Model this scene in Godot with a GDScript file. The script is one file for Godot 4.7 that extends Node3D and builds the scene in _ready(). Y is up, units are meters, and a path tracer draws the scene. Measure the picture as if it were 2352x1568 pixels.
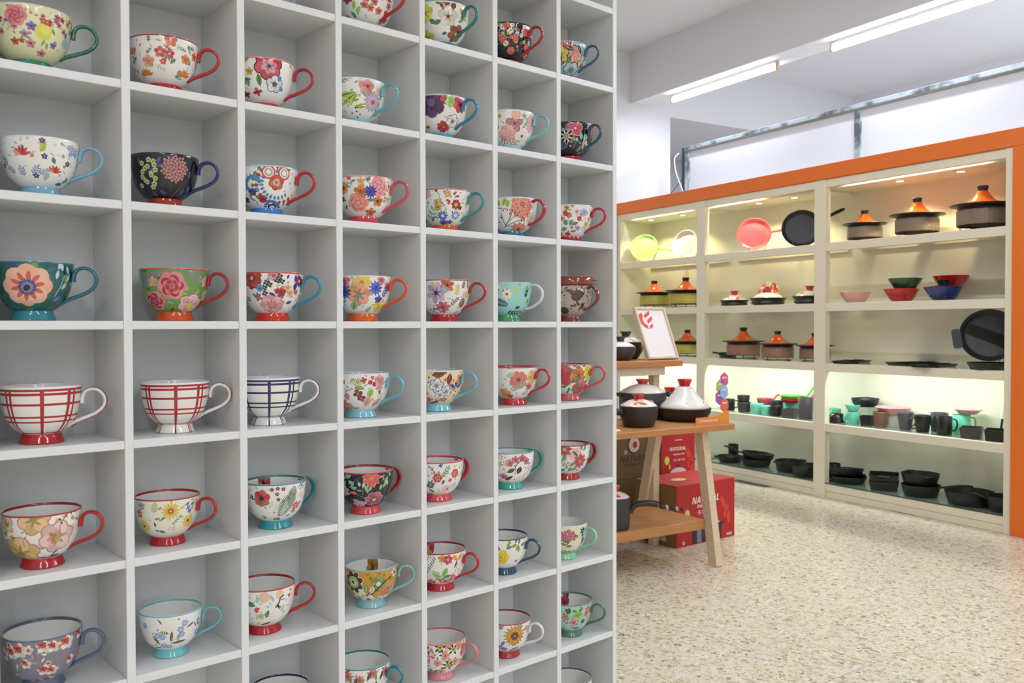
extends Node3D
# A shop: a white cube shelf of painted cups in front, an orange framed wall unit with cookware behind.
# Room frame: u runs away along the wall unit, v runs right towards it, both from the foot of the camera.
const RY := -0.175887
const UD := Vector3(0.174982, 0, -0.984571)
const VD := Vector3(0.984571, 0, 0.174982)
const CAM := Vector3(-0.49037, 1.3, 1.51537)
const PITCH := 0.198538      # cube shelf, height of a row
const COL := 0.2             # cube shelf, width of a column
const TH := 0.01414          # board thickness
const SHELF_Y := 1.30105     # height of the board at eye level
var mats := {}
var taken := {}
var cache := {}

func _ready():
	var cam := Camera3D.new()
	cam.name = "camera"
	cam.transform = Transform3D(Basis(Vector3(0.7493496, -0.0018797, 0.6621719), Vector3(0.013724, 0.9998253, -0.0126927), Vector3(-0.6620323, 0.0185989, 0.7492445)).orthonormalized(), CAM)
	cam.fov = 42.354
	cam.near = 0.05
	cam.far = 60.0
	var lens := CameraAttributesPhysical.new()
	lens.frustum_focal_length = 30.977
	lens.frustum_focus_distance = 2.1
	lens.exposure_aperture = 9.0
	lens.frustum_near = 0.05
	lens.frustum_far = 60.0
	cam.attributes = lens
	add_child(cam)
	cam.current = true
	var env := Environment.new()
	env.background_mode = Environment.BG_COLOR
	env.background_color = Color(0.35, 0.37, 0.4)
	env.tonemap_mode = Environment.TONE_MAPPER_LINEAR
	env.tonemap_exposure = 1.0
	env.sdfgi_enabled = true
	env.ssao_enabled = true
	env.ssil_enabled = true
	var we := WorldEnvironment.new()
	we.name = "environment"
	we.environment = env
	add_child(we)
	# base output of a tube, raised for the rows off the beam; the light colour is that of cool white tubes
	var tube_energy := 1.45
	for u in [5.79, 3.95, 2.11, 0.27, -1.57]:
		var which: String = {5.79: "shorter looking ceiling tube under the beam, the farther of the two in view", 3.95: "long bright ceiling tube under the beam, cut off by the top of the photo"}.get(u, "ceiling tube in the row under the beam, %s" % {2.11: "the nearest one in front of the camera", 0.27: "over the right of the camera", -1.57: "the one behind the camera"}.get(u, ""))
		tube_fixture(u, 5.735, 3.5, tube_energy, which, "tubes under the beam")
	for q in [[-2.2, "first"], [-4.0, "second"], [-5.8, "third"], [-7.3, "fourth"]]:
		tube_fixture(q[0], 2.2, 4.01, tube_energy * 2.05, "%s ceiling tube behind the camera, in the row towards the wall shelf" % q[1], "tubes over the aisles")
		tube_fixture(q[0], -1.2, 4.01, tube_energy * 2.05, "%s ceiling tube behind the camera, in the row towards the left wall" % q[1], "tubes over the aisles")
	for q in [[1.4, "nearest"], [3.1, "middle"], [4.8, "farthest"]]:  # unseen tubes added to brighten the wall unit, floor and ceiling
		tube_fixture(q[0], 3.0, 4.01, tube_energy * 1.5, "%s of three added ceiling tubes over the display table, above the frame" % q[1], "tubes over the aisles")
	for q in [[2.7, 7.4, "first"], [1.2, 7.4, "second"], [-0.3, 7.4, "third"]]:  # out-of-view tubes added to lift the brightness of the bay past the partition
		tube_fixture(q[0], q[1], 4.01, tube_energy * 6.0, "%s added, unseen ceiling tube of the space behind the white partition" % q[2], "added tubes behind the partition")
	build_room()
	build_wall_unit()
	build_cube_shelf()
	build_cups()
	build_cookware()
	build_table()

# ---------------------------------------------------------------- helpers
func rp(u, v, y = 0.0) -> Vector3:
	return Vector3(CAM.x, y, CAM.z) + UD * u + VD * v

func mat(hex: String, rough := 0.6, metal := 0.0, spec := 0.5) -> StandardMaterial3D:
	var key := "%s_%.3f_%.2f_%.2f" % [hex, rough, metal, spec]
	if not mats.has(key):
		var m := StandardMaterial3D.new()
		m.resource_name = "paint_" + hex
		m.albedo_color = Color(hex)
		m.roughness = rough
		m.metallic = metal
		m.metallic_specular = spec
		mats[key] = m
	return mats[key]

func glaze(hex: String) -> StandardMaterial3D:
	var m := mat(hex, 0.14)
	m.clearcoat_enabled = true
	m.clearcoat = 0.5
	m.clearcoat_roughness = 0.06
	return m

func numbered(called: String) -> String:
	var n: int = taken.get(called, 0)
	taken[called] = n + 1
	return called if n == 0 else "%s_%03d" % [called, n]

func thing(called: String, label: String, category: String, at := Vector3.ZERO, turn := 0.0, group := "") -> Node3D:
	var o := Node3D.new()
	o.name = numbered(called)
	add_child(o)
	o.position = at
	o.rotation.y = turn
	o.set_meta("label", label)
	o.set_meta("category", category)
	if group:
		o.set_meta("group", group)
	return o

func part(called: String, shape, m: Material, parent: Node) -> MeshInstance3D:
	var o := MeshInstance3D.new()
	o.name = called
	o.mesh = shape.mesh() if shape is MB else shape
	o.material_override = m
	parent.add_child(o, true)
	return o

func struct(called: String, at := Vector3.ZERO, turn := RY) -> Node3D:
	var o := Node3D.new()
	o.name = numbered(called)
	o.set_meta("kind", "structure")
	add_child(o)
	o.position = at
	o.rotation.y = turn
	return o

func struct_mesh(called: String, shape, m: Material) -> MeshInstance3D:
	var o := part(numbered(called), shape, m, self)
	o.set_meta("kind", "structure")
	return o

# a box in the room frame, from ranges of u, v and y, as local coordinates of a node at rp(0, 0) turned by RY
func rbox(b: MB, u0, u1, v0, v1, y0, y1, bevel := 0.0) -> MB:
	return b.box(Vector3((v0 + v1) / 2.0, (y0 + y1) / 2.0, -(u0 + u1) / 2.0), Vector3(v1 - v0, y1 - y0, u1 - u0), bevel)

func script_text(s: String, height: float, m: Material, parent: Node, xf: Transform3D, bold := true, called := "lettering") -> void:
	var f := SystemFont.new()
	f.font_names = PackedStringArray(["Droid Sans"])
	f.font_weight = 700 if bold else 400
	var t := TextMesh.new()
	t.text = s
	t.font = f
	t.font_size = 48
	t.pixel_size = height / 44.0
	t.depth = 0.0006
	t.curve_step = 4.0
	var o := part(called, t, m, parent)
	o.transform = xf

# ---------------------------------------------------------------- mesh builder
class MB:
	var v := PackedVector3Array()
	var n := PackedVector3Array()
	var t := PackedVector2Array()
	var i := PackedInt32Array()
	var xf := Transform3D()

	func at(x: Transform3D) -> MB:
		xf = x
		return self

	func vert(p: Vector3, nn: Vector3, uv := Vector2.ZERO) -> int:
		v.append(xf * p)
		n.append((xf.basis * nn).normalized())
		t.append(uv)
		return v.size() - 1

	# a flat face of three or four corners whose outer side is the one nn points to
	func face(c: Array, nn: Vector3, uvs := []) -> void:
		var k: Array = []
		for q in c.size():
			k.append(vert(c[q], nn, uvs[q] if q < uvs.size() else Vector2.ZERO))
		var flip: bool = (c[1] - c[0]).cross(c[2] - c[0]).dot(nn) > 0.0
		for q in range(1, c.size() - 1):
			if flip:
				i.append_array(PackedInt32Array([k[0], k[q + 1], k[q]]))
			else:
				i.append_array(PackedInt32Array([k[0], k[q], k[q + 1]]))

	func box(c: Vector3, s: Vector3, bevel := 0.0) -> MB:
		var h := s / 2.0
		var b := minf(bevel, minf(h.x, minf(h.y, h.z)) * 0.9)
		for ax in 3:
			var a1 := (ax + 1) % 3
			var a2 := (ax + 2) % 3
			for sg in [-1.0, 1.0]:
				var nn := Vector3.ZERO
				nn[ax] = sg
				var q := []
				var uv := []
				for e in [[-1, -1], [1, -1], [1, 1], [-1, 1]]:
					var p := Vector3.ZERO
					p[ax] = sg * h[ax]
					p[a1] = e[0] * (h[a1] - b)
					p[a2] = e[1] * (h[a2] - b)
					q.append(c + p)
					uv.append(Vector2(p[a1] / s[a1] + 0.5, p[a2] / s[a2] + 0.5))
				face(q, nn, uv)
		if b > 0.0:
			for ax in 3:
				var a1 := (ax + 1) % 3
				var a2 := (ax + 2) % 3
				for s1 in [-1.0, 1.0]:
					for s2 in [-1.0, 1.0]:
						var q := []
						for e in [[-1, 0], [1, 0], [1, 1], [-1, 1]]:
							var p := Vector3.ZERO
							p[ax] = e[0] * (h[ax] - b)
							p[a1] = s1 * (h[a1] - (b if e[1] else 0.0))
							p[a2] = s2 * (h[a2] - (0.0 if e[1] else b))
							q.append(c + p)
						var nn := Vector3.ZERO
						nn[a1] = s1
						nn[a2] = s2
						face(q, nn.normalized())
			for sx in [-1.0, 1.0]:
				for sy in [-1.0, 1.0]:
					for sz in [-1.0, 1.0]:
						var q := []
						for ax in 3:
							var p := Vector3(sx * (h.x - b), sy * (h.y - b), sz * (h.z - b))
							p[ax] += [sx, sy, sz][ax] * b
							q.append(c + p)
						face(q, Vector3(sx, sy, sz).normalized())
		return self

	# profile of (radius, height) points; the solid lies to the left of the way they run
	func lathe(pr: Array, seg := 40, vs := [], squash := 1.0) -> MB:
		var m := pr.size()
		var sn := []
		for k in m - 1:
			var d: Vector2 = pr[k + 1] - pr[k]
			sn.append(Vector2(d.y, -d.x).normalized())
		for k in m - 1:
			var na: Vector2 = sn[k]
			var nb: Vector2 = sn[k]
			if k > 0 and sn[k - 1].dot(sn[k]) > 0.8:
				na = (sn[k - 1] + sn[k]).normalized()
			if k < m - 2 and sn[k + 1].dot(sn[k]) > 0.8:
				nb = (sn[k + 1] + sn[k]).normalized()
			var base := v.size()
			var va: float = vs[k] if vs.size() else float(k) / (m - 1)
			var vb: float = vs[k + 1] if vs.size() else float(k + 1) / (m - 1)
			for j in seg + 1:
				var f := TAU * (float(j) / seg - 0.5)
				var dx := sin(f)
				var dz := cos(f)
				vert(Vector3(pr[k].x * dx, pr[k].y, pr[k].x * dz * squash), Vector3(na.x * dx, na.y, na.x * dz / squash), Vector2(float(j) / seg, va))
				vert(Vector3(pr[k + 1].x * dx, pr[k + 1].y, pr[k + 1].x * dz * squash), Vector3(nb.x * dx, nb.y, nb.x * dz / squash), Vector2(float(j) / seg, vb))
			for j in seg:
				var a := base + j * 2
				if pr[k + 1].x > 0.00001:
					i.append_array(PackedInt32Array([a, a + 1, a + 3]))
				if pr[k].x > 0.00001:
					i.append_array(PackedInt32Array([a, a + 3, a + 2]))
		return self

	# a bar of elliptic section swept through points; w across (along side), h in the other direction
	func tube(pts: Array, w: Array, h: Array, side := Vector3.ZERO, seg := 10, caps := true) -> MB:
		var m := pts.size()
		var base := v.size()
		var s0 := side
		for k in m:
			var tg: Vector3 = (pts[mini(k + 1, m - 1)] - pts[maxi(k - 1, 0)]).normalized()
			if s0 == Vector3.ZERO:
				s0 = tg.cross(Vector3.UP if absf(tg.y) < 0.9 else Vector3.RIGHT)
			var sd := (s0 - tg * s0.dot(tg)).normalized()
			if side == Vector3.ZERO:
				s0 = sd
			var up := sd.cross(tg)
			var ww: float = w[mini(k, w.size() - 1)]
			var hh: float = h[mini(k, h.size() - 1)]
			for j in seg:
				var f := TAU * j / seg
				vert(pts[k] + sd * cos(f) * ww + up * sin(f) * hh, sd * cos(f) / ww + up * sin(f) / hh)
		for k in m - 1:
			for j in seg:
				var a := base + k * seg + j
				var b := base + k * seg + (j + 1) % seg
				var flip: bool = (v[b] - v[a]).cross(v[a + seg] - v[a]).dot(n[a]) > 0.0
				if flip:
					i.append_array(PackedInt32Array([a, a + seg, b, b, a + seg, b + seg]))
				else:
					i.append_array(PackedInt32Array([a, b, a + seg, b, b + seg, a + seg]))
		if caps:
			for k in [0, m - 1]:
				var tg: Vector3 = (pts[1] - pts[0]).normalized() * -1.0 if k == 0 else (pts[m - 1] - pts[m - 2]).normalized()
				var c := []
				for j in seg:
					c.append(xf.affine_inverse() * v[base + k * seg + j])
				face(c, tg)
		return self

	# a square bar between two points
	func bar(a: Vector3, b: Vector3, w: float, h: float, side: Vector3) -> MB:
		var tg := (b - a).normalized()
		var s := (side - tg * side.dot(tg)).normalized()
		var u := s.cross(tg)
		var q := []
		for p in [a, b]:
			for e in [[-1, -1], [1, -1], [1, 1], [-1, 1]]:
				q.append(p + s * e[0] * w * 0.5 + u * e[1] * h * 0.5)
		face([q[0], q[1], q[2], q[3]], -tg)
		face([q[4], q[5], q[6], q[7]], tg)
		for k in 4:
			var m := (k + 1) % 4
			face([q[k], q[m], q[m + 4], q[k + 4]], (q[k] + q[m] - a * 2.0).normalized())
		return self

	# an outline in the xy plane pushed from z = 0 to z = depth
	func prism(poly: PackedVector2Array, depth: float) -> MB:
		var tri := Geometry2D.triangulate_polygon(poly)
		for zz in [0.0, depth]:
			var nn := Vector3(0, 0, 1.0 if zz > 0.0 else -1.0) * signf(depth)
			for k in range(0, tri.size(), 3):
				var c := []
				for q in 3:
					c.append(Vector3(poly[tri[k + q]].x, poly[tri[k + q]].y, zz))
				face(c, nn)
		var cw := Geometry2D.is_polygon_clockwise(poly)
		for k in poly.size():
			var a := poly[k]
			var b := poly[(k + 1) % poly.size()]
			var e := b - a
			var nn := Vector3(e.y, -e.x, 0).normalized() * (-1.0 if cw else 1.0)
			face([Vector3(a.x, a.y, 0), Vector3(b.x, b.y, 0), Vector3(b.x, b.y, depth), Vector3(a.x, a.y, depth)], nn)
		return self

	func mesh() -> ArrayMesh:
		var a := []
		a.resize(Mesh.ARRAY_MAX)
		a[Mesh.ARRAY_VERTEX] = v
		a[Mesh.ARRAY_NORMAL] = n
		a[Mesh.ARRAY_TEX_UV] = t
		a[Mesh.ARRAY_INDEX] = i
		var m := ArrayMesh.new()
		m.add_surface_from_arrays(Mesh.PRIMITIVE_TRIANGLES, a)
		return m

static func curve(p: Array, steps := 6) -> Array:
	var out := []
	for k in p.size() - 1:
		var a = p[maxi(k - 1, 0)]
		var d = p[mini(k + 2, p.size() - 1)]
		for s in steps:
			out.append(p[k].cubic_interpolate(p[k + 1], a, d, float(s) / steps))
	out.append(p[p.size() - 1])
	return out

static func rounded(w: float, h: float, r: float, n := 5) -> PackedVector2Array:
	var out := PackedVector2Array()
	for c in [[1, 1, 0.0], [-1, 1, 0.5], [-1, -1, 1.0], [1, -1, 1.5]]:
		for k in n + 1:
			var f: float = PI * (c[2] + 0.5 * k / n)
			out.append(Vector2(c[0] * (w / 2 - r), c[1] * (h / 2 - r)) + Vector2(cos(f), sin(f)) * r)
	return out

func build_cups() -> void:
	cup_meshes()
	# key, x, z, diameter, row (0 at eye level, down is positive), turn of handle, kind of handle, colours of handle, foot, rim
	cup("a", -0.1259, -0.065, 0.1208, -2, -3, 1, "1f7a58", "2f8a6c", "dfe0b0", "pale yellow cup crowded with small garden flowers and a big pink rose, dark green handle", "eceabc")
	cup("b", -0.114, -0.064, 0.1165, -1, -16, 1, "7fb4cc", "7fb4cc", "dfe6ea", "white cup with blue leaves and two red tulips, light blue handle and foot")
	cup("c", -0.1257, -0.07, 0.1207, 0, -18, 1, "2c6f7e", "2f8a9a", "2c6f7e", "dark teal cup with one large peach anemone with a blue centre", "1f5f58")
	cup("d", -0.1145, -0.073, 0.1207, 1, -14, 1, "efece6", "b41820", "f3f1ea", "white cup with a red line grid standing on a solid red foot")
	cup("e", -0.1176, -0.064, 0.1181, 2, -22, 1, "b01c20", "b4161e", "9c1c28", "white cup with very large pale pink and ochre blossoms, red handle")
	cup("f", -0.1168, -0.072, 0.1185, 3, -18, 1, "5a6a84", "5a6a84", "5c6478", "grey cup with red and cream blossoms and a slate blue handle", "85828e")
	cup("g", 0.085, -0.062, 0.1167, -2, -14, 1, "b81c24", "b81c24", "a83038", "white cup with orange flowers and dark green twigs, red handle")
	cup("h", 0.086, -0.066, 0.1155, -1, -17, 1, "25246a", "a83420", "20222e", "black cup with yellow green and dusty pink hydrangea heads, dark blue handle", "14151c")
	cup("i", 0.1041, -0.072, 0.1188, 0, -20, 1, "a81e26", "e0501e", "c04040", "green cup covered with two big crimson roses, on an orange foot")
	cup("j", 0.1031, -0.071, 0.117, 1, -3, 1, "efece6", "f3f1ea", "f3f1ea", "white cup with a red line grid whose foot is white and striped too")
	cup("k", 0.089, -0.076, 0.1126, 2, -26, 1, "b01c20", "b4161e", "b01c20", "cream cup with small sunflowers and blue buds, red handle and red foot")
	cup("l", 0.091, -0.07, 0.1071, 3, -3, 1, "6cb8c0", "74c4c8", "74c0c4", "white cup with pale blue star flowers on long dark leaves, turquoise handle")
	cup("m", 0.29, -0.072, 0.1189, -3, -31, 1, "b81c24", "b81c24", "b81c24", "cup cut off by the top of the photo, only underside and red handle showing")
	cup("n", 0.2761, -0.072, 0.119, -2, -14, 1, "b41c28", "c83840", "d87078", "white cup with one large crimson flower outlined in black, a blue one below")
	cup("o", 0.2827, -0.072, 0.119, -1, -22, 1, "b41c22", "3c8ad0", "a8c4dc", "white cup with a red and blue paisley ornament on a bright blue foot")
	cup("p", 0.2927, -0.072, 0.1195, 0, -21, 1, "2f8aa4", "d83420", "c83c34", "white cup packed with red, pink and navy flowers, teal handle above a red foot")
	cup("q", 0.2836, -0.071, 0.1179, 1, -11, 1, "efece6", "f3f1ea", "f3f1ea", "white cup with a navy blue line grid")
	cup("r", 0.2929, -0.066, 0.1174, 2, 32, 2, "2a8694", "2f98a4", "3c8a94", "white cup with two dark fern fronds and a red poppy, teal handle and foot")
	cup("s", 0.2705, -0.072, 0.12, 3, -3, 1, "b41c20", "b4161e", "b41c20", "white cup with a black long beaked bird among pale leaves, red handle")
	cup("t", 0.2986, -0.062, 0.1127, 4, -28, 1, "20264c", "20264c", "20264c", "cup with a navy rim and handle at the bottom edge of the photo")
	cup("u", 0.5066, -0.072, 0.119, -3, -35, 1, "b41a20", "181a1c", "d8d4cc", "white cup with coral blossoms and black foot, cut off by the photo's top")
	cup("v", 0.4826, -0.071, 0.1192, -2, -31, 1, "6ab4bc", "8cc8cc", "d8e4dc", "white cup with a lilac daisy and long lime leaves, light turquoise handle")
	cup("w", 0.4948, -0.064, 0.1225, -1, -24, 1, "d4505c", "d8485a", "d88890", "white cup with two soft pink roses and a blue cornflower, pink handle")
	cup("x", 0.4949, -0.071, 0.1198, 0, -21, 1, "e0501c", "e4601c", "e8e0d8", "white cup with yellow, peach and blue meadow flowers, orange handle and foot")
	cup("y", 0.4905, -0.072, 0.1191, 1, -26, 1, "6cb4c8", "8ccad4", "dce8ec", "white cup with red berries and pink leaves, right of the navy grid cup")
	cup("z", 0.4945, -0.062, 0.1161, 2, 35, 2, "b01c24", "d84450", "b83040", "black cup with a coral star flower and pale green leaves on a coral foot", "17171a")
	cup("A", 0.5095, -0.065, 0.1119, 3, -3, 1, "8cc4c4", "8cc4c4", "8cb8b8", "mustard and brown cup with bold ornamental flowers and a pale turquoise foot")
	cup("B", 0.4844, -0.062, 0.1158, 4, -29, 1, "1f8088", "1f8088", "2f8a90", "white cup with pink thistles and teal handle, cut off by the photo's bottom")
	cup("C", 0.6962, -0.062, 0.1215, -3, -38, 1, "1f7a78", "2f8a8a", "e8e4d8", "white cup with large yellow and brown five petalled flowers, dark teal handle")
	cup("D", 0.6931, -0.065, 0.1202, -2, -34, 1, "2f80a0", "4fa4bc", "c8ccd8", "white dotted cup with one large dark purple flower, blue handle")
	cup("E", 0.7119, -0.073, 0.1189, -1, -27, 1, "2f9490", "e4601c", "b86860", "white cup with small meadow flowers, teal green handle above an orange foot")
	cup("F", 0.7091, -0.072, 0.1189, 0, -17, 1, "b41824", "b81c24", "a85050", "white cup with loose orange, lilac and rose flowers, red handle and wide red foot")
	cup("G", 0.6881, -0.072, 0.1183, 1, -24, 1, "6cb8c8", "84d0dc", "d0dce0", "cup with a dense navy, rust and cream leaf pattern, light blue handle")
	cup("H", 0.6845, -0.067, 0.117, 2, 39, 2, "c83038", "d84a54", "cc4048", "white cup with two small red roses and dark twigs, red handle turned to the back")
	cup("I", 0.6886, -0.064, 0.1174, 3, -27, 1, "b81a22", "b81a22", "a82028", "white cup with a bright green leaf and orange butterfly, flowers printed inside")
	cup("J", 0.6881, -0.064, 0.1174, 4, -31, 1, "d88078", "dc9090", "d07870", "white cup with salmon blossoms among black leaves, salmon pink handle")
	cup("K", 0.8913, -0.062, 0.1202, -3, -34, 1, "a81a20", "a81a20", "1c1e24", "black cup strewn with tiny white, yellow and red flowers, red handle", "14151a")
	cup("L", 0.8977, -0.065, 0.1202, -2, -18, 1, "7cc4c8", "94d4d8", "c8dcd8", "white cup with pastel pink blossoms and sage leaves, aqua handle")
	cup("M", 0.913, -0.071, 0.1194, -1, -33, 2, "b01824", "2f7f9a", "dcd8d4", "white cup with one big salmon peony and grey twigs, red handle above a blue foot")
	cup("N", 0.8976, -0.072, 0.1187, 0, -21, 2, "d8e0dc", "4fa468", "a4d4cc", "mint blue cup with red berries and a dark fir twig, white handle and green foot")
	cup("O", 0.9168, -0.072, 0.1186, 1, -27, 1, "c02834", "cc2c34", "c83c44", "white cup with one coral chrysanthemum, crimson handle, on the board just below eye level")
	cup("P", 0.9007, -0.067, 0.1162, 2, 29, 2, "3fa090", "48b0a0", "5fb0a4", "white cup with dusty pink blossoms and black green leaves, jade handle and foot")
	cup("Q", 0.878, -0.066, 0.1164, 3, -24, 1, "1f4460", "1f4a68", "2c3c4c", "white cup with one yellow rose, dark navy handle and foot")
	cup("R", 0.8843, -0.063, 0.1169, 4, -23, 1, "e4e2de", "b02830", "a02c34", "white cup with a large sunflower, white handle and red foot")
	cup("S", 1.083, -0.067, 0.1188, -3, -26, 1, "2f5a80", "2f5a80", "8ab0b4", "pale green cup with yellow and salmon flowers and black leaves, blue handle", "a4ccc0")
	cup("T", 1.0961, -0.062, 0.1219, -2, -37, 1, "1f4a64", "b81c20", "1c1e24", "black cup with a pink blossom and white outlined daisies, dark blue handle", "17191f")
	cup("U", 1.1064, -0.071, 0.1188, -1, -19, 1, "b41c2c", "b81c30", "dcdce0", "white cup with small strawberries and blue flowers, crimson handle")
	cup("V", 1.1079, -0.073, 0.1184, 0, -36, 2, "7a3424", "8a3826", "7a4434", "brown and cream cup closed with a red brown silicone lid", "b8a898", "lidded cup")
	cup("W", 1.1055, -0.074, 0.1191, 1, -16, 1, "d0545c", "d85860", "c85058", "white cup with large red, orange and yellow poppies and green leaves, pink handle")
	cup("X", 1.0943, -0.067, 0.1164, 2, 35, 2, "a81c24", "b01c24", "8a2830", "white cup with a pale pink poinsettia with a red heart, dark red handle")
	cup("Y", 1.0814, -0.065, 0.1165, 3, -33, 1, "8ad4ac", "8cd8b0", "dce4d4", "cream cup with a red flower cluster and mint green handle and foot")
	cup("Z", 1.0982, -0.062, 0.1161, 4, -19, 1, "4f7460", "5a8068", "5a7868", "sage green cup with red berry sprigs, dark green handle")
	cup("0", 1.0959, -0.062, 0.1167, 5, -35, 1, "4a6a5c", "4a6a5c", "5a6c64", "cup with plain white inside and dark green handle at the photo's bottom edge")

# ---------------------------------------------------------------- cube shelf
func build_cube_shelf() -> void:
	var o := thing("cube_shelf", "tall white cube shelf that shows one cup in each square cell", "shelf")
	var white := mat("e9ebea", 0.32)
	var r0 := -6
	var r1 := 7
	var y_top := SHELF_Y - PITCH * r0
	var y_bot := SHELF_Y - PITCH * r1
	for c in range(-2, 7):
		part("upright_panel", MB.new().box(Vector3(COL * c, (y_top + y_bot) / 2, -0.0802), Vector3(TH, y_top - y_bot + TH, 0.1604), 0.0008), white, o)
	var board := MB.new().box(Vector3(0, 0, -0.0807), Vector3(COL - TH, TH, 0.1596), 0.0008).mesh()
	for c in range(-1, 7):
		for r in range(r0, r1 + 1):
			var b := part("shelf_board", board, white, o)
			b.position = Vector3(COL * c - COL / 2, SHELF_Y - PITCH * r, 0)
	part("back_panel", MB.new().box(Vector3(COL * 2, (y_top + y_bot) / 2, -0.1645), Vector3(COL * 8 + TH, y_top - y_bot + TH, 0.008), 0.0), white, o)
	part("plinth", MB.new().box(Vector3(COL * 2, (y_bot - TH / 2) / 2 - 0.0005, -0.09), Vector3(COL * 8, y_bot - TH / 2 - 0.001, 0.14), 0.001), white, o)

# ---------------------------------------------------------------- room
func tube_fixture(u, v, under, energy, label: String, group := "") -> void:
	var o := thing("ceiling_tube", label, "ceiling light", rp(u, v, under), RY, group)
	part("lamp_body", MB.new().box(Vector3(0, -0.013, 0), Vector3(0.044, 0.026, 1.3), 0.004), mat("d9dcda", 0.5), o)
	for s in [-1.0, 1.0]:
		part("lamp_holder", MB.new().box(Vector3(-0.005, -0.046, s * 0.645), Vector3(0.034, 0.068, 0.024), 0.006), mat("c8b48a", 0.5), o)
	var glow := StandardMaterial3D.new()
	glow.resource_name = "tube_glow"
	glow.albedo_color = Color(0.95, 0.95, 0.95)
	glow.emission_enabled = true
	glow.emission = Color("f2f7ff")
	glow.emission_energy_multiplier = 10.0
	part("tube", MB.new().tube([Vector3(-0.005, -0.054, -0.633), Vector3(-0.005, -0.054, 0.633)], [0.021], [0.021], Vector3(1, 0, 0), 14), glow, o)
	var l := AreaLight3D.new()
	l.name = "tube_area_light"
	l.area_size = Vector2(1.24, 0.042)
	l.area_normalize_energy = true
	l.light_color = Color("eff4ff")
	l.light_energy = energy
	l.shadow_enabled = true
	l.area_range = 14.0
	l.area_attenuation = 2.0
	l.transform = Transform3D(Basis(Vector3(0, 0, -1), Vector3(-1, 0, 0), Vector3(0, 1, 0)), Vector3(-0.005, -0.0765, 0))
	o.add_child(l)

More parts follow.
